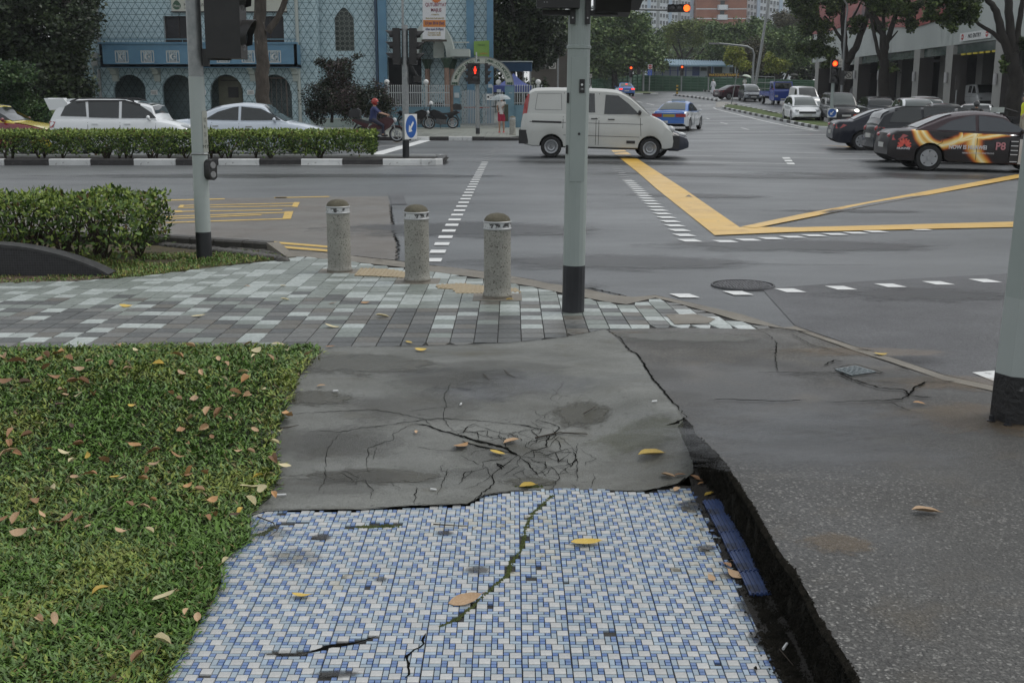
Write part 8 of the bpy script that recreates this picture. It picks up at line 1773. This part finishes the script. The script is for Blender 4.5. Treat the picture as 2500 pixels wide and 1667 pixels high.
# ---------------- people ----------------
m_skin=M('skin',(.32,.19,.13),(.36,.22,.15),scale=6,rough=.55); m_hair=M('hair',(.012,.010,.009),rough=.6)
def cloth(n,c): return M('cloth_'+n,c,tuple(x*1.15 for x in c),scale=9,rough=.85)
def person(label,loc,yaw,h=1.68,top=(.5,.5,.5),bot=(.05,.05,.07),pose='walk',vox=.022,arms=None,shorts=False,hair=True,robe=False,shoe=(.02,.02,.02),hat=None,helmet=None,group=None,sit=False,female=False,lean=0,fingers=False):
    k=h/1.7; t=thing('person',label,'person',loc,yaw,group); V=lambda x,y,z:(x*k,y*k,z*k)
    sh=.19 if not female else .17
    if sit: hipz=.78; feet=[(.42,.16,.25),(.42,-.16,.25)]; knees=[(.44,.17,.62),(.44,-.17,.62)]
    elif pose=='walk': hipz=.90; feet=[(.22,.09,.05),(-.24,-.09,.08)]; knees=[(.17,.09,.48),(-.02,-.09,.47)]
    else: hipz=.91; feet=[(.0,.10,.05),(.03,-.10,.05)]; knees=[(.03,.10,.48),(.05,-.10,.48)]
    lx=lean; ch=(lx*.8,0,hipz+.42); nk=(lx,0,hipz+.58); hd=(lx+.03,0,hipz+.72)
    hands=arms or [(.16,sh+.06,.80),(-.12,-sh-.06,.82)]
    body=MB()
    body.ell(V(*hd),.088*k,.075*k,.115*k,14); body.ell(V(hd[0]+.085,0,hd[2]-.02),.022*k,.014*k,.02*k,8)
    for s in (-1,1): body.ell(V(hd[0]-.005,s*.078,hd[2]-.01),.018*k,.012*k,.03*k,6)
    body.tube([V(*nk),V(lx+.01,0,hipz+.66)],[.055*k,.05*k],10)
    body.tube([V(0,0,hipz-.02),V(lx*.4,0,hipz+.2),V(*ch),V(lx,0,hipz+.56)],[.13*k,.115*k,.14*k,.09*k],12)
    arm=[]
    for s,hn in zip((1,-1),hands):
        S0=(lx*.95,s*sh,hipz+.50); el=((S0[0]+hn[0])/2-.05,(S0[1]+hn[1])/2+s*.05,(S0[2]+hn[2])/2-.04); arm.append((S0,el,hn))
        body.tube([V(lx*.9,s*.06,hipz+.50),V(*S0),V(*el),V(*hn)],[.06*k,.052*k,.038*k,.026*k],8); body.ell(V(hn[0]+.02,hn[1],hn[2]-.03),.035*k,.022*k,.045*k,8)
        if fingers:
            for f in range(4): body.tube([V(hn[0]+.02+.012*(f-1.5),hn[1],hn[2]-.05),V(hn[0]+.03+.013*(f-1.5),hn[1]+.01*s,hn[2]-.10+.006*abs(f-1)),V(hn[0]+.045+.012*(f-1.5),hn[1]+.012*s,hn[2]-.115)],[.009*k,.008*k,.006*k],5)
            body.tube([V(hn[0]+.0,hn[1]-.02*s,hn[2]-.02),V(hn[0]+.03,hn[1]-.045*s,hn[2]-.06)],[.011*k,.008*k],5)
    for s,kn,ft in zip((1,-1),knees,feet):
        body.tube([V(0,s*.085,hipz),V(*kn),V(*ft)],[.085*k,.055*k,.036*k],10); body.ell(V(ft[0]+.05,ft[1],ft[2]-.02),.12*k,.04*k,.035*k,8)
    remesh(body,vox*.8,'body',m_skin,t)
    sm=MB()
    if robe:
        sm.tube([V(0,0,.10),V(0,0,.6),V(0,0,hipz),V(*ch),V(lx,0,hipz+.58)],[.24*k,.20*k,.17*k,.17*k,.09*k],14)
    else: sm.tube([V(0,0,hipz-.04),V(lx*.4,0,hipz+.2),V(*ch),V(lx,0,hipz+.57)],[.155*k,.135*k,.162*k,.09*k],14)
    for (S0,el,hn) in arm:
        e2=el if (robe or not shorts) else tuple((a+b)/2 for a,b in zip(S0,el)); sm.tube([V(lx*.9,S0[1]*.3,hipz+.49),V(*S0),V(*e2)],[.08*k,.07*k,.055*k],8)
        if robe: sm.tube([V(*el),V(*hn)],[.055*k,.05*k],8)
    remesh(sm,vox,'shirt' if not robe else 'robe',cloth('%.2f_%.2f_%.2f'%top,top),t)
    if not robe:
        tm=MB()
        for s,kn,ft in zip((1,-1),knees,feet):
            e2=tuple(a+(b-a)*(.85) for a,b in zip((0,s*.085,hipz),kn)) if shorts else None
            tm.tube([V(0,s*.08,hipz+.05),V(*(e2 or kn))]+([] if shorts else [V(ft[0],ft[1],ft[2]+.06)]),[.115*k,.09*k if shorts else .07*k]+([] if shorts else [.055*k]),10)
        tm.tube([V(0,0,hipz-.06),V(0,0,hipz+.08)],[.15*k,.145*k],12); remesh(tm,vox,'shorts' if shorts else 'trousers',cloth('%.2f_%.2f_%.2f'%bot,bot),t)
    for s,ft in zip((1,-1),feet): mb=MB(); mb.ell(V(ft[0]+.05,ft[1],ft[2]-.018),.135*k,.05*k,.04*k,10); mb.build('shoe',cloth('shoe%.2f'%shoe[0],shoe),t,smooth=60)
    if helmet: mb=MB(); mb.ell(V(hd[0]-.01,0,hd[2]+.03),.145*k,.125*k,.14*k,16); hm=mb.build('helmet',M('helmet_%.2f'%helmet[0],helmet,rough=.25),t,smooth=60); mb=MB(); mb.ell(V(hd[0]+.07,0,hd[2]+.0),.075*k,.10*k,.05*k,12); mb.build('visor',m_glass,hm,smooth=60)
    elif hair: mb=MB(); mb.ell(V(hd[0]-.025,0,hd[2]+.035),.092*k,.086*k,.10*k,12); mb.build('hair',m_hair,t,smooth=60)
    if hat: mb=MB(); mb.lathe([(.001,.07*k),(.07*k,.065*k),(.085*k,0)],14,c=V(hd[0],0,hd[2]+.05)); mb.build('cap',cloth('hat',hat),t,smooth=60)
    mb=MB(); [mb.ell(V(hd[0]+.08,s*.03,hd[2]+.005),.008*k,.012*k,.008*k,6) for s in (-1,1)]; mb.ell(V(hd[0]+.083,0,hd[2]-.055),.006*k,.024*k,.006*k,6); mb.build('face_detail',m_hair,t)
    return t,k,hd,arm
def umbrella(par_label,loc,rad,hh,mat,tilt=(0,0,0),cat='umbrella',dome=.45):
    t=thing('umbrella',par_label,cat,loc); t.rotation_euler=tilt; n=8; 
    for i in range(n):
        mb=MB(); vs=[];m_=5
        for j in range(m_+1):
            a=(j/m_)*PI/2*.92; r_=rad*math.sin(a); z=hh-rad*dome*2*(1-math.cos(a))*.85
            for u in (0,.5,1): th=2*PI*(i+u)/n; rr=r_*(1-.05*(u==.5)); vs.append((rr*math.cos(th),rr*math.sin(th),z+(.02*rad if u==.5 else 0)))
        mb.add(vs,[(3*j+k_,3*j+k_+1,3*j+k_+4,3*j+k_+3) for j in range(m_) for k_ in (0,1)]); mb.build('panel',mat,t,smooth=50)
    mb=MB(); mb.tube([(0,0,0),(0,0,hh+.05)],.009,6); mb.build('shaft',m_chr,t); return t
# woman with the clear umbrella by the gate
g=G(q('C',1340,1340),fz); p,k,hd,arm=person('person in white top and red shorts under a clear umbrella by the gate',g,R(-95),1.60,(.52,.50,.48),(.30,.02,.05),pose='stand',shorts=True,shoe=(.45,.05,.06),female=True,vox=.016,arms=[(.20,.06,1.22),(.14,-.16,1.02)],fingers=True)
ub=umbrella('clear domed umbrella held by the person at the gate',g+Vector((-.03,-.16,1.13)),.47,.58,M('clear_plastic',(.60,.66,.68),rough=.2,alpha=.45),tilt=(0,R(-4),0),dome=.36)
mb=MB(); mb.slabyz([(-.05,-.35),(.20,-.35),(.12,.42),(-.04,.42)],-.05,.05); bgg=mb.build('shoulder_bag',cloth('olive',(.07,.075,.055))); bgg.location=g+Vector((.26,-.06,.86)); bgg.rotation_euler=(0,R(-18),R(90)); tag(bgg,'long olive cloth bag at the side of the person in red shorts','bag')
# far pedestrians
def fp_(k_,x,y,**kw): g=G(q(k_,x,y)); g.z+=.18; return g
F1=[('far person with a backpack and pale shirt beside the green hoarding',('E',467,985),(.32,.36,.36),(.06,.09,.07),80),('far person in white shirt and dark trousers holding a cap over the head',('E',665,990),(.55,.58,.62),(.04,.05,.05),100),
 ('far person in dark green shirt beside the post stump',('E',780,1003),(.03,.09,.08),(.12,.07,.06),95),('far person in blue and white shirt right of the stump',('E',845,1008),(.07,.07,.28),(.25,.24,.25),70)]
for lb,pt,tp,bt_,yw in F1: person(lb,fp_(*pt),R(yw),1.68,tp,bt_,vox=.035)
person('robed person in long white clothes crossing the far road',G(q('E',925,1056)),R(100),1.70,(.62,.63,.66),(.6,.6,.6),robe=True,hair=False,hat=(.62,.62,.62),vox=.035)
g=G(q('E',1278,1040)); g.z+=.15; person('far person in white sleeves walking under a pale umbrella',g,R(60),1.66,(.5,.5,.48),(.03,.03,.03),vox=.035); umbrella('pale green umbrella of the far person behind the maroon sedan',g+Vector((.1,0,1.2)),.62,.85,cloth('umb',(.50,.56,.48)),tilt=(0,R(14),0),dome=.3)
g=G(q('E',1830,1010)); g.z+=.15; person('far person with a dark umbrella above the blue truck',g,R(60),1.66,(.05,.05,.05),(.03,.03,.03),vox=.035); umbrella('dark grey umbrella seen above the blue truck',g+Vector((0,0,1.2)),.6,.85,cloth('umbd',(.06,.065,.06)),dome=.3)
g=at(*q('F',1795,830),76.5); g.z=rd(g.x,76.5)+.75; person('guard in dark uniform standing behind the glass railing',Vector((31.4,61.5,rd(31,61)+.45)),R(190),1.70,(.03,.03,.035),(.03,.03,.03),pose='stand',vox=.03,hat=(.02,.02,.02),arms=[(.18,.02,1.42),(.15,-.15,1.05)])
v=ws.location; c_,s_=math.cos(ws.rotation_euler[2]),math.sin(ws.rotation_euler[2]); w_=(-.55,-.74)
person('person in white shirt leaning out of the white crossover window',Vector((v.x+w_[0]*c_-w_[1]*s_,v.y+w_[0]*s_+w_[1]*c_,v.z+.02)),ws.rotation_euler[2]+R(20),1.66,(.55,.56,.57),(.05,.05,.06),sit=True,vox=.03,lean=.15,arms=[(.25,.15,1.05),(.30,-.2,1.05)])
# ---------------- motorcycles ----------------
def moto(label,loc,yaw,col=(.015,.015,.016),box=True,scooter=False,group=None,screen=False):
    t=thing('motorcycle',label,'motorcycle',loc,yaw,group); pc=P_('bike%.3f'%col[0],col,rough=.3)
    for nm,x in (('front',.68),('rear',-.66)):
        w=bpy.data.objects.new('wheel',None); COL.objects.link(w); w.parent=t; w.location=(x,0,.30)
        mb=MB(); mb.lathe([(.235,-.045),(.285,-.05),(.30,-.02),(.30,.02),(.285,.05),(.235,.045)],26,axis='y'); mb.build('tyre',m_tyre,w,smooth=50)
        mb=MB(); mb.lathe([(.20,-.03),(.238,-.035),(.238,.035),(.20,.03)],26,axis='y'); 
        for k in range(5): a=2*PI*k/5; mb.tube([(0,0,0),(.21*math.cos(a),0,.21*math.sin(a))],.016,5)
        mb.lathe([(.001,-.05),(.05,-.05),(.05,.05),(.001,.05)],12,axis='y'); mb.lathe([(.09,.04),(.12,.045),(.12,.04)],16,axis='y'); mb.build('rim',m_rim,w,smooth=50)
    mb=MB(); mb.tube([(.68,-.09,.30),(.50,-.09,.86)],.025,8); mb.tube([(.68,.09,.30),(.50,.09,.86)],.025,8); mb.build('fork',m_galv,t,smooth=60)
    mb=MB(); mb.tube([(.46,-.36,.98),(.50,-.18,1.0),(.52,0,.94),(.50,.18,1.0),(.46,.36,.98)],.016,6); mb.build('handlebar',m_trim,t,smooth=60)
    for s in (-1,1): mb=MB(); mb.tube([(.50,s*.26,1.0),(.50,s*.34,1.12)],.008,5); mb.ell((.49,s*.37,1.15),.015,.06,.04,8); mb.build('mirror',m_trim,t,smooth=60)
    mb=MB(); mb.slabxz([(.52,.90),(.60,.78),(.44,.56),(.22,.42),(-.30,.40),(-.42,.56),(-.20,.70),(.0,.86),(.30,.96)],-.13,.13); mb.build('body_panel',pc,t,smooth=30)
    mb=MB(); mb.slabxz([(.20,.50),(.24,.26),(-.05,.18),(-.30,.24),(-.32,.44)],-.16,.16); mb.build('engine',M('engine_grey',(.06,.06,.06),(.12,.12,.12),scale=20,rough=.4,metal=.4),t,smooth=20)
    mb=MB(); mb.slabxz([(.10,.86),(-.15,.78),(-.45,.80),(-.85,.92),(-.90,.86),(-.45,.70),(-.15,.68)],-.14,.14); mb.build('seat',m_trim,t,smooth=30)
    mb=MB(); mb.slabxz([(-.35,.70),(-.90,.86),(-1.0,.80),(-.85,.70),(-.45,.52)],-.11,.11); tl=mb.build('tail_panel',pc,t,smooth=30); mb=MB(); mb.box(-1.01,-.96,-.08,.08,.78,.84); mb.build('tail_lamp',m_tail,tl)
    mb=MB(); mb.tube([(.10,-.17,.24),(-.30,-.19,.24),(-.85,-.20,.36)],[.025,.04,.055],10); mb.build('exhaust',m_rim,t,smooth=60)
    mb=MB(); mb.ell((.60,0,.82),.09,.10,.10,12); mb.build('head_lamp',m_head,t,smooth=60); mb=MB(); mb.slabxz([(.93,.50),(.80,.62),(.60,.64),(.45,.56),(.50,.54),(.62,.60),(.78,.58),(.90,.48)],-.07,.07); mb.build('mudguard',pc,t); mb=MB(); mb.slabxz([(-.86,.70),(-.98,.52),(-1.02,.38),(-.98,.38),(-.92,.52),(-.80,.66)],-.07,.07); mb.build('mudguard',m_trim,t)
    if screen: mb=MB(); mb.slabxz([(.58,.86),(.46,1.22),(.43,1.2),(.52,.86)],-.17,.17); mb.build('windscreen',M('smoke_screen',(.05,.055,.06),rough=.1),t)
    if box: mb=MB(); mb.slabxz([(-.70,.93),(-.68,1.20),(-.82,1.26),(-1.08,1.22),(-1.12,1.0),(-1.08,.93)],-.20,.20); mb.build('top_box',m_trim,t,smooth=35)
    mb=MB(); mb.tube([(0,.08,.22),(-.05,.26,.01)],.014,5); mb.build('side_stand',m_trim,t); return t
gp_='motorcycles parked along the mosque fence'
g=G(q('C',850,1296),fz); moto('black touring motorcycle with top box parked facing left by the gate',g+Vector((-.66*1.0,.0,0)),R(178),group=gp_,screen=True)
g=G(q('C',505,1300),fz); moto('black motorcycle parked left of the touring one, behind the round blue sign',g+Vector((-.1,-.1,0)),R(-10),group=gp_,box=False)
g=G(q('C',560,1270),fz); moto('dark motorcycle with pale windscreen standing against the mosque fence',g+Vector((0,1.0,0)),R(150),group=gp_,box=True,screen=True)
mb=MB(); mb.ell((0,0,0),.12,.12,.13,12); hv=mb.build('helmet',m_white,smooth=60); hv.location=G(q('C',622,1296),fz)+Vector((0,.8,1.25)); tag(hv,'white and black helmet hung on the parked motorcycle mirror','helmet')
m_h=MB(); 
g=G(q('C',380,1400)); g=Vector((at(925,300,44.3).x,44.3,0)); moto('maroon and silver scooter ridden past the blue round sign','' and 0 or g,R(0),col=(.06,.02,.022),box=True); person('rider with red helmet and blue jacket on the maroon scooter',g+Vector((-.25,0,0.02)),0,1.66,(.03,.04,.11),(.02,.022,.04),sit=True,vox=.022,helmet=(.32,.035,.025),arms=[(.62,.28,1.02),(.62,-.28,1.02)],lean=.10)
g=Vector((at(2384,300,46.5).x,46.5,rd(20,46.5))); moto('white scooter behind the wrapped taxi, facing the camera',g,R(-100),col=(.5,.5,.5),box=False); person('rider in black shirt with dark helmet on the white scooter',g+Vector((.05,.25,0.02)),R(-100),1.68,(.02,.02,.02),(.05,.05,.06),sit=True,vox=.024,helmet=(.06,.06,.06),arms=[(.60,.28,1.02),(.60,-.28,1.02)],shorts=True)
g=G(q('D',1050,864)); moto('far motorcycle beside the small blue taxi',g,R(92),box=True); person('far rider in grey top with dark helmet beside the blue taxi',g+Vector((0,-.2,.02)),R(92),1.68,(.25,.25,.27),(.04,.04,.05),sit=True,vox=.035,helmet=(.03,.03,.03),arms=[(.60,.28,1.02),(.60,-.28,1.02)])
g=Vector((at(q('F',2025,1000)[0],300,55).x,55,rd(24,55))); moto('dark motorcycle parked at the foot of the right hand tree',g,R(-30),box=False)
g=Vector((at(q('F',2062,1000)[0],300,52.5).x,52.5,rd(24,52.5))); person('person in a yellow safety vest at the right edge',g,R(180),1.70,(.60,.62,.03),(.42,.38,.30),pose='stand',vox=.026)
b1=dup(b0,G(q('C',1450,1362),fz),1.0,'weathered far bollard beside the gate pillar, left of the van'); b1.scale=(1.25,1.25,1.2)
# ---------------- fallen leaves and litter ----------------
LM={'b':M('leaf_brown',(.24,.12,.055),(.36,.20,.10),scale=18,rough=.6,rand=(.6,1.25)),'t':M('leaf_tan',(.42,.27,.15),(.52,.36,.22),scale=16,rough=.6,rand=(.75,1.15)),'y':M('leaf_yellow',(.50,.34,.05),(.62,.44,.09),scale=16,rough=.5,rand=(.8,1.1),spots=[((.25,.14,.04),22,.62,.7)]),
    'c':M('leaf_cream',(.52,.45,.26),(.62,.55,.34),scale=14,rough=.6,rand=(.85,1.1),spots=[((.30,.20,.10),20,.64,.7)]),'d':M('leaf_dark',(.085,.05,.035),(.14,.085,.055),scale=20,rough=.7,rand=(.6,1.3)),'o':M('leaf_orange',(.36,.19,.075),(.46,.27,.12),scale=16,rough=.55,rand=(.7,1.2)),'k':M('leaf_grey',(.07,.07,.07),(.11,.11,.105),scale=16,rough=.6)}
def leafmesh(curl,fold,wd=.5,seed=0,n=7):
    random.seed(seed); mb=MB(); vs=[]
    for i in range(n+1):
        t_=i/n; w=wd*.5*math.sin(PI*min(1,t_**.85))**.8*(1+random.uniform(-.08,.08)); x=t_-.5; z=curl*(4*(t_-.5)**2)*.25+random.uniform(-.01,.01)
        for s in (-1,-.55,0,.55,1): vs.append((x,s*w,z+fold*abs(s)*w+(.02*math.sin(7*t_+s) )))
    for i in range(n):
        for k in range(4): a=5*i+k; mb.f.append((a,a+1,a+6,a+5)); mb.m.append(0)
    mb.v=vs; mb.tube([(.49,0,curl*.25),(.62,.03,curl*.25+.03)],[.012,.008],4); return mb
LMB={k:[leafmesh(*a,seed=i).mesh('fallen_leaf',LM[k],smooth=60) for i,a in enumerate(((.5,.5,.46),(-.3,.9,.42),(.9,.2,.6),(.2,1.3,.5)))] for k in LM}
def leaf(x,y,kind,size,label,group=None,hf=hl,zo=.03,rz=None,src=False,tilt=.3,flat=1.0):
    g=G((x,y),hf); o=link('fallen_leaf',random.choice(LMB[kind])); o.location=(g.x,g.y,g.z+zo); o.rotation_euler=(random.gauss(0,tilt),random.gauss(0,tilt),random.uniform(0,6.28) if rz is None else R(rz)); o.scale=(size,size*random.uniform(.85,1.15),size*flat); tag(o,label,'leaf',group); return o
random.seed(21)
# leaves on the lawn (zoom coordinates) : x,y,colour,size
LV="1300 88 c 8,860 70 t 7,700 95 c 7,805 110 o 9,540 70 t 6,1393 107 t 7,1120 62 t 6,1155 97 c 10,1150 115 c 6,990 132 t 7,1020 150 t 8,1135 150 c 6,1225 125 t 7,1100 187 t 8,910 190 t 7,825 198 t 8,1110 225 o 9,1020 222 c 6,270 105 o 11,310 125 b 9,180 135 b 9,210 115 b 8,80 140 b 14,20 125 t 9,355 178 t 8,240 215 b 9,215 168 b 7,505 145 b 7,580 172 t 6,405 142 t 5,25 235 b 11,285 275 t 9,295 298 t 8,360 298 c 9,425 290 b 10,380 235 b 8,330 235 b 8,1190 272 c 6,1065 280 o 9,1065 305 t 9,1115 298 t 8,810 315 t 7,880 318 t 12,940 372 t 10,990 378 b 9,1033 398 t 7,860 402 t 7,1155 458 t 8,820 460 b 11,920 446 t 9,180 428 c 7,325 440 d 7,50 465 b 9,125 480 b 8,35 555 t 10,80 560 b 8,220 545 o 9,355 522 b 8,290 560 c 8,330 597 c 7,45 515 b 8,610 528 o 11,695 550 b 10,855 520 t 6,800 575 o 9,960 490 b 7,1080 553 t 7,1135 555 t 7,1243 513 c 7,700 612 t 8,410 655 b 10,470 598 b 10,340 672 t 7,545 680 t 8,650 680 o 8,860 645 o 9,845 665 b 9,925 650 b 7,770 705 t 5,850 712 o 7,902 730 t 8,228 725 c 14,155 782 b 8,585 795 b 8,655 805 t 8,725 818 c 5,695 778 o 6,960 778 o 9,190 845 t 8,75 860 t 9,5 875 b 11,298 868 b 15,360 862 b 9,95 928 t 12,175 918 t 11,400 900 t 7,552 922 t 10,675 918 c 6,940 855 b 9,970 840 b 10,905 1090 t 9,1020 1050 c 8,455 1186 y 11,745 1225 c 16,845 1285 t 8,895 1318 t 9,245 1325 t 11,185 1325 t 7,735 1425 c 13,625 1497 b 11,1065 390 t 6,1300 390 o 14,1268 460 c 9,1240 585 b 13,1285 622 c 10,1165 665 y 8,1130 720 c 13,1190 728 c 10,1135 775 c 12,1240 748 o 8,1085 825 y 7,1065 845 d 8,775 290 b 7,600 345 y 4,945 260 y 5,715 150 y 8,660 640 b 6,520 672 y 6,115 240 d 8,400 575 y 5,270 340 d 8,75 385 d 7,615 90 c 4,450 118 c 4"
def wlabel(kind,size,x,y):
    return {'c':'cream','t':'tan','b':'brown','o':'orange brown','y':'yellow','d':'dark brown'}[kind]
special={(745,1225):'large cream leaf lying on the lower lawn, largest of its kind',(735,1425):'cream curled leaf at the bottom of the lawn near the blue mosaic',(298,868):'crumpled red brown leaf at the middle left of the lawn',(228,725):'big pale crumpled leaf above the red brown one on the lawn',(455,1186):'long yellow tan leaf low on the left lawn',(625,1497):'shrivelled brown leaf at the bottom of the lawn',(245,1325):'cream leaf at the bottom left of the lawn',(1130,720):'pale cream leaf at the lawn corner, beside the cracked concrete',(1240,585):'brown leaf heaped at the right edge of the lawn',(880,318):'long tan leaf on the upper right lawn',(1300,390):'long orange leaf poking from the lawn onto the concrete',(905,1090):'single tan leaf close to the mosaic edge on the lawn'}
for it in LV.split(','):
    a,b_,k_,sz=it.split(); a=float(a);b_=float(b_); sz=float(sz); s_=q('O',a,b_); g=G(s_,hl); dist=math.hypot(g.x,g.y); size=sz*2.6/1.851*(dist*.98+.3)/FPX*2.0*1.15
    size=max(.045,min(.115,size*1.12)); key=(int(a),int(b_)); c_=wlabel(k_,sz,a,b_)
    far='on the '+('upper ' if b_<300 else ('middle ' if b_<640 else 'lower '))+('left' if a<430 else ('centre' if a<870 else 'right'))+' of the lawn'
    leaf(s_[0],s_[1],k_,size,special.get(key,'small %s fallen leaf scattered %s'%(c_,far)),'%s leaves scattered %s'%(c_,far),zo=.035)
# leaves and litter on the hard ground
H_=[(('Q',845,92),'y',.075,'narrow yellow leaf at the top of the concrete patch',hp,10),(('Q',350,75),'b',.06,'pinkish brown leaf at the top left corner of the concrete',hp,30),(('Q',300,290),'t',.05,'small tan leaf on the left of the concrete patch',hp,0),(('Q',820,543),'t',.045,'small pale leaf left of the wide crack',hp,95),(('Q',1066,622),'o',.095,'tan oval leaf beside the wide crack',hp,50),(('Q',1340,597),'t',.08,'thin tan leaf lying across the web of cracks',hp,15),(('Q',1265,660),'y',.085,'curled yellow leaf on the web of cracks',hp,-30),(('Q',2105,668),'y',.125,'long ragged yellow leaf on the right of the concrete',hp,3),(('Q',2195,785),'t',.07,'tan leaf near the right end of the concrete lip',hp,-30),(('Q',2262,780),'b',.055,'pinkish brown leaf near the black step',hp,0),(('Q',2245,852),'t',.055,'tan leaf at the top right of the mosaic',hm,60),(('Q',1430,842),'y',.075,'yellow leaf in the moss on the concrete lip',hp,0),
 (('U',545,778),'y',.125,'curved yellow leaf lying on the upper right mosaic',hm,8),(('T',880,733),'y',.072,'small yellow tan leaf on the middle of the mosaic',hm,-10),(('T',1925,763),'t',.12,'long thin tan leaf beside the mossy mosaic crack',hm,12),(('U',1460,908),'t',.095,'big curled tan leaf at the end of the ribbed tiles',hm,150),(('U',1255,500),'y',.06,'yellow ragged leaf on the ribbed blue tiles',hm,20),(('U',1262,982),'t',.045,'small tan leaf on the right of the mosaic',hm,110),(('U',1350,903),'b',.06,'red brown leaf tip beside the ribbed tiles',hm,110),(('U',1405,965),'t',.085,'narrow tan leaf below the ribbed blue tiles',hm,130),(('U',1205,412),'b',.075,'dark red leaf in the heap at the top of the black step',hm,20),(('U',1165,400),'b',.07,'red brown leaf at the left of the heap by the step',hm,120),(('U',1215,435),'o',.055,'orange leaf under the heap by the black step',hm,10),(('U',1228,812),'k',.05,'grey stone shaped leaf lying on the right of the mosaic',hm,0),(('U',1158,535),'k',.028,'tiny grey pebble like leaf at the upper right mosaic',hm,0),
 (('N',722,1132),'y',.085,'yellow leaf on the kerb right of the slab',hs_,3),(('N',950,1420),'o',.06,'orange brown leaf beside the slab crack, near the right pole',hs_,-15),((2260,1255),'t',.105,'curved tan leaf alone on the rough slab',hs_,-5),(('K',965,1163),'y',.10,'yellow orange leaf on the slate paving left of the bollards',hpv,0),(('K',1520,1240),'c',.10,'pale curled leaf on the slate paving below the left pole',hpv,10),(('K',940,930),'y',.07,'round yellow leaf at the foot of the low black wall',hpv,0),(('L',290,1070),'c',.045,'small cream leaf on the slate paving left of the first bollard',hpv,0),(('L',300,1175),'c',.07,'pale leaf on the paving below the first bollard',hpv,10),(('L',665,1205),'b',.06,'brown leaf on the paving below the left bollard',hpv,0),(('L',915,1200),'o',.07,'orange leaf on the slate paving between two bollards',hpv,0),(('L',1045,1303),'c',.10,'pale serrated leaf on the paving below the middle bollard',hpv,5),(('L',660,1383),'c',.10,'pale leaf on dark slate near the lawn corner',hpv,5),(('L',1250,1505),'y',.06,'yellow leaf at the lower edge of the slate paving',hpv,-40),(('L',250,1520),'c',.09,'pale yellow leaf where the paving meets the lawn',hpv,5),(('L',2020,1172),'y',.06,'yellow leaf at the foot of the right bollard',hpv,5),(('K',2165,1005),'c',.05,'cream leaf scrap on the upper paving',hpv,0),(('K',1895,1008),'t',.05,'tan leaf scrap on the upper paving',hpv,0),(('M',1370,835),'d',.0001,'x',rd,0)]
for pt,k_,sz,lb,hf,rz in H_:
    if sz<.001: continue
    pp_=q(*pt) if len(pt)==3 else pt; leaf(pp_[0],pp_[1],k_,sz,lb,None,hf,.020 if hf is hp else .012,rz,tilt=.10,flat=.45)
def butt(pt,label,rz,hf,L_=.03):
    p=q(*pt); g=G(p,hf); mb=MB(); mb.tube([(-L_/2,0,.005),(L_/2,0,.005)],.0045,8); o=mb.build('cigarette_butt',MATS['white_paint'],smooth=60); o.location=(g.x,g.y,g.z+.014); o.rotation_euler=(0,0,R(rz)); tag(o,label,'cigarette butt')
for pt,lb,rz,hf in ((('Q',1064,391),'short white butt at the centre of the concrete',80,hp),(('Q',2122,376),'white butt near the right edge of the concrete',20,hp),(('Q',915,860),'white butt near the bottom of the concrete patch',-20,hp),(('Q',380,318),'white scrap on the upper left concrete',10,hp),(('Q',85,890),'long pale butt by the lawn corner',10,hp),(('U',1683,1388),'white butt lying in the dark gutter soil',60,hm)): butt(pt,lb,rz,hf,.04 if 'long' in lb or 'gutter' in lb else .028)
def twig(pts,label,hf,r=.003):
    P=[G(q(*p),hf) for p in pts]; c=P[0].copy(); mb=MB(); mb.tube([p-c+Vector((0,0,.02)) for p in P],[r,r*.8]+[r*.5]*(len(P)-2) if len(P)>2 else [r,r*.5],5); o=mb.build('twig',m_twig); o.location=c; tag(o,label,'twig')
twig([('Q',1470,577),('Q',1600,548),('Q',1757,556)],'long dark twig lying right of the crack web',hp,.004); twig([('Q',1300,205),('Q',1330,232),('Q',1368,247)],'thin bent twig on the upper concrete',hp); twig([('Q',1185,225),('Q',1225,260)],'tiny twig on the upper concrete left of the bent one',hp); twig([('Q',1735,445),('Q',1800,408)],'straight twig by the dark stain on the right concrete',hp); twig([('Q',60,525),('Q',120,520),('Q',178,508)],'dark twig sticking out from the lawn edge',hp,.004)
twig([('T',600,240),('T',700,280),('T',725,330),('T',670,370)],'curved thin twig on the mosaic beside the lawn corner',hm); twig([('U',1650,1405),('U',1730,1500)],'thin straw lying by the gutter at the mosaic edge',hm,.002); twig([('T',1720,288),('T',1940,303)],'straight thin twig on the upper middle mosaic',hm)
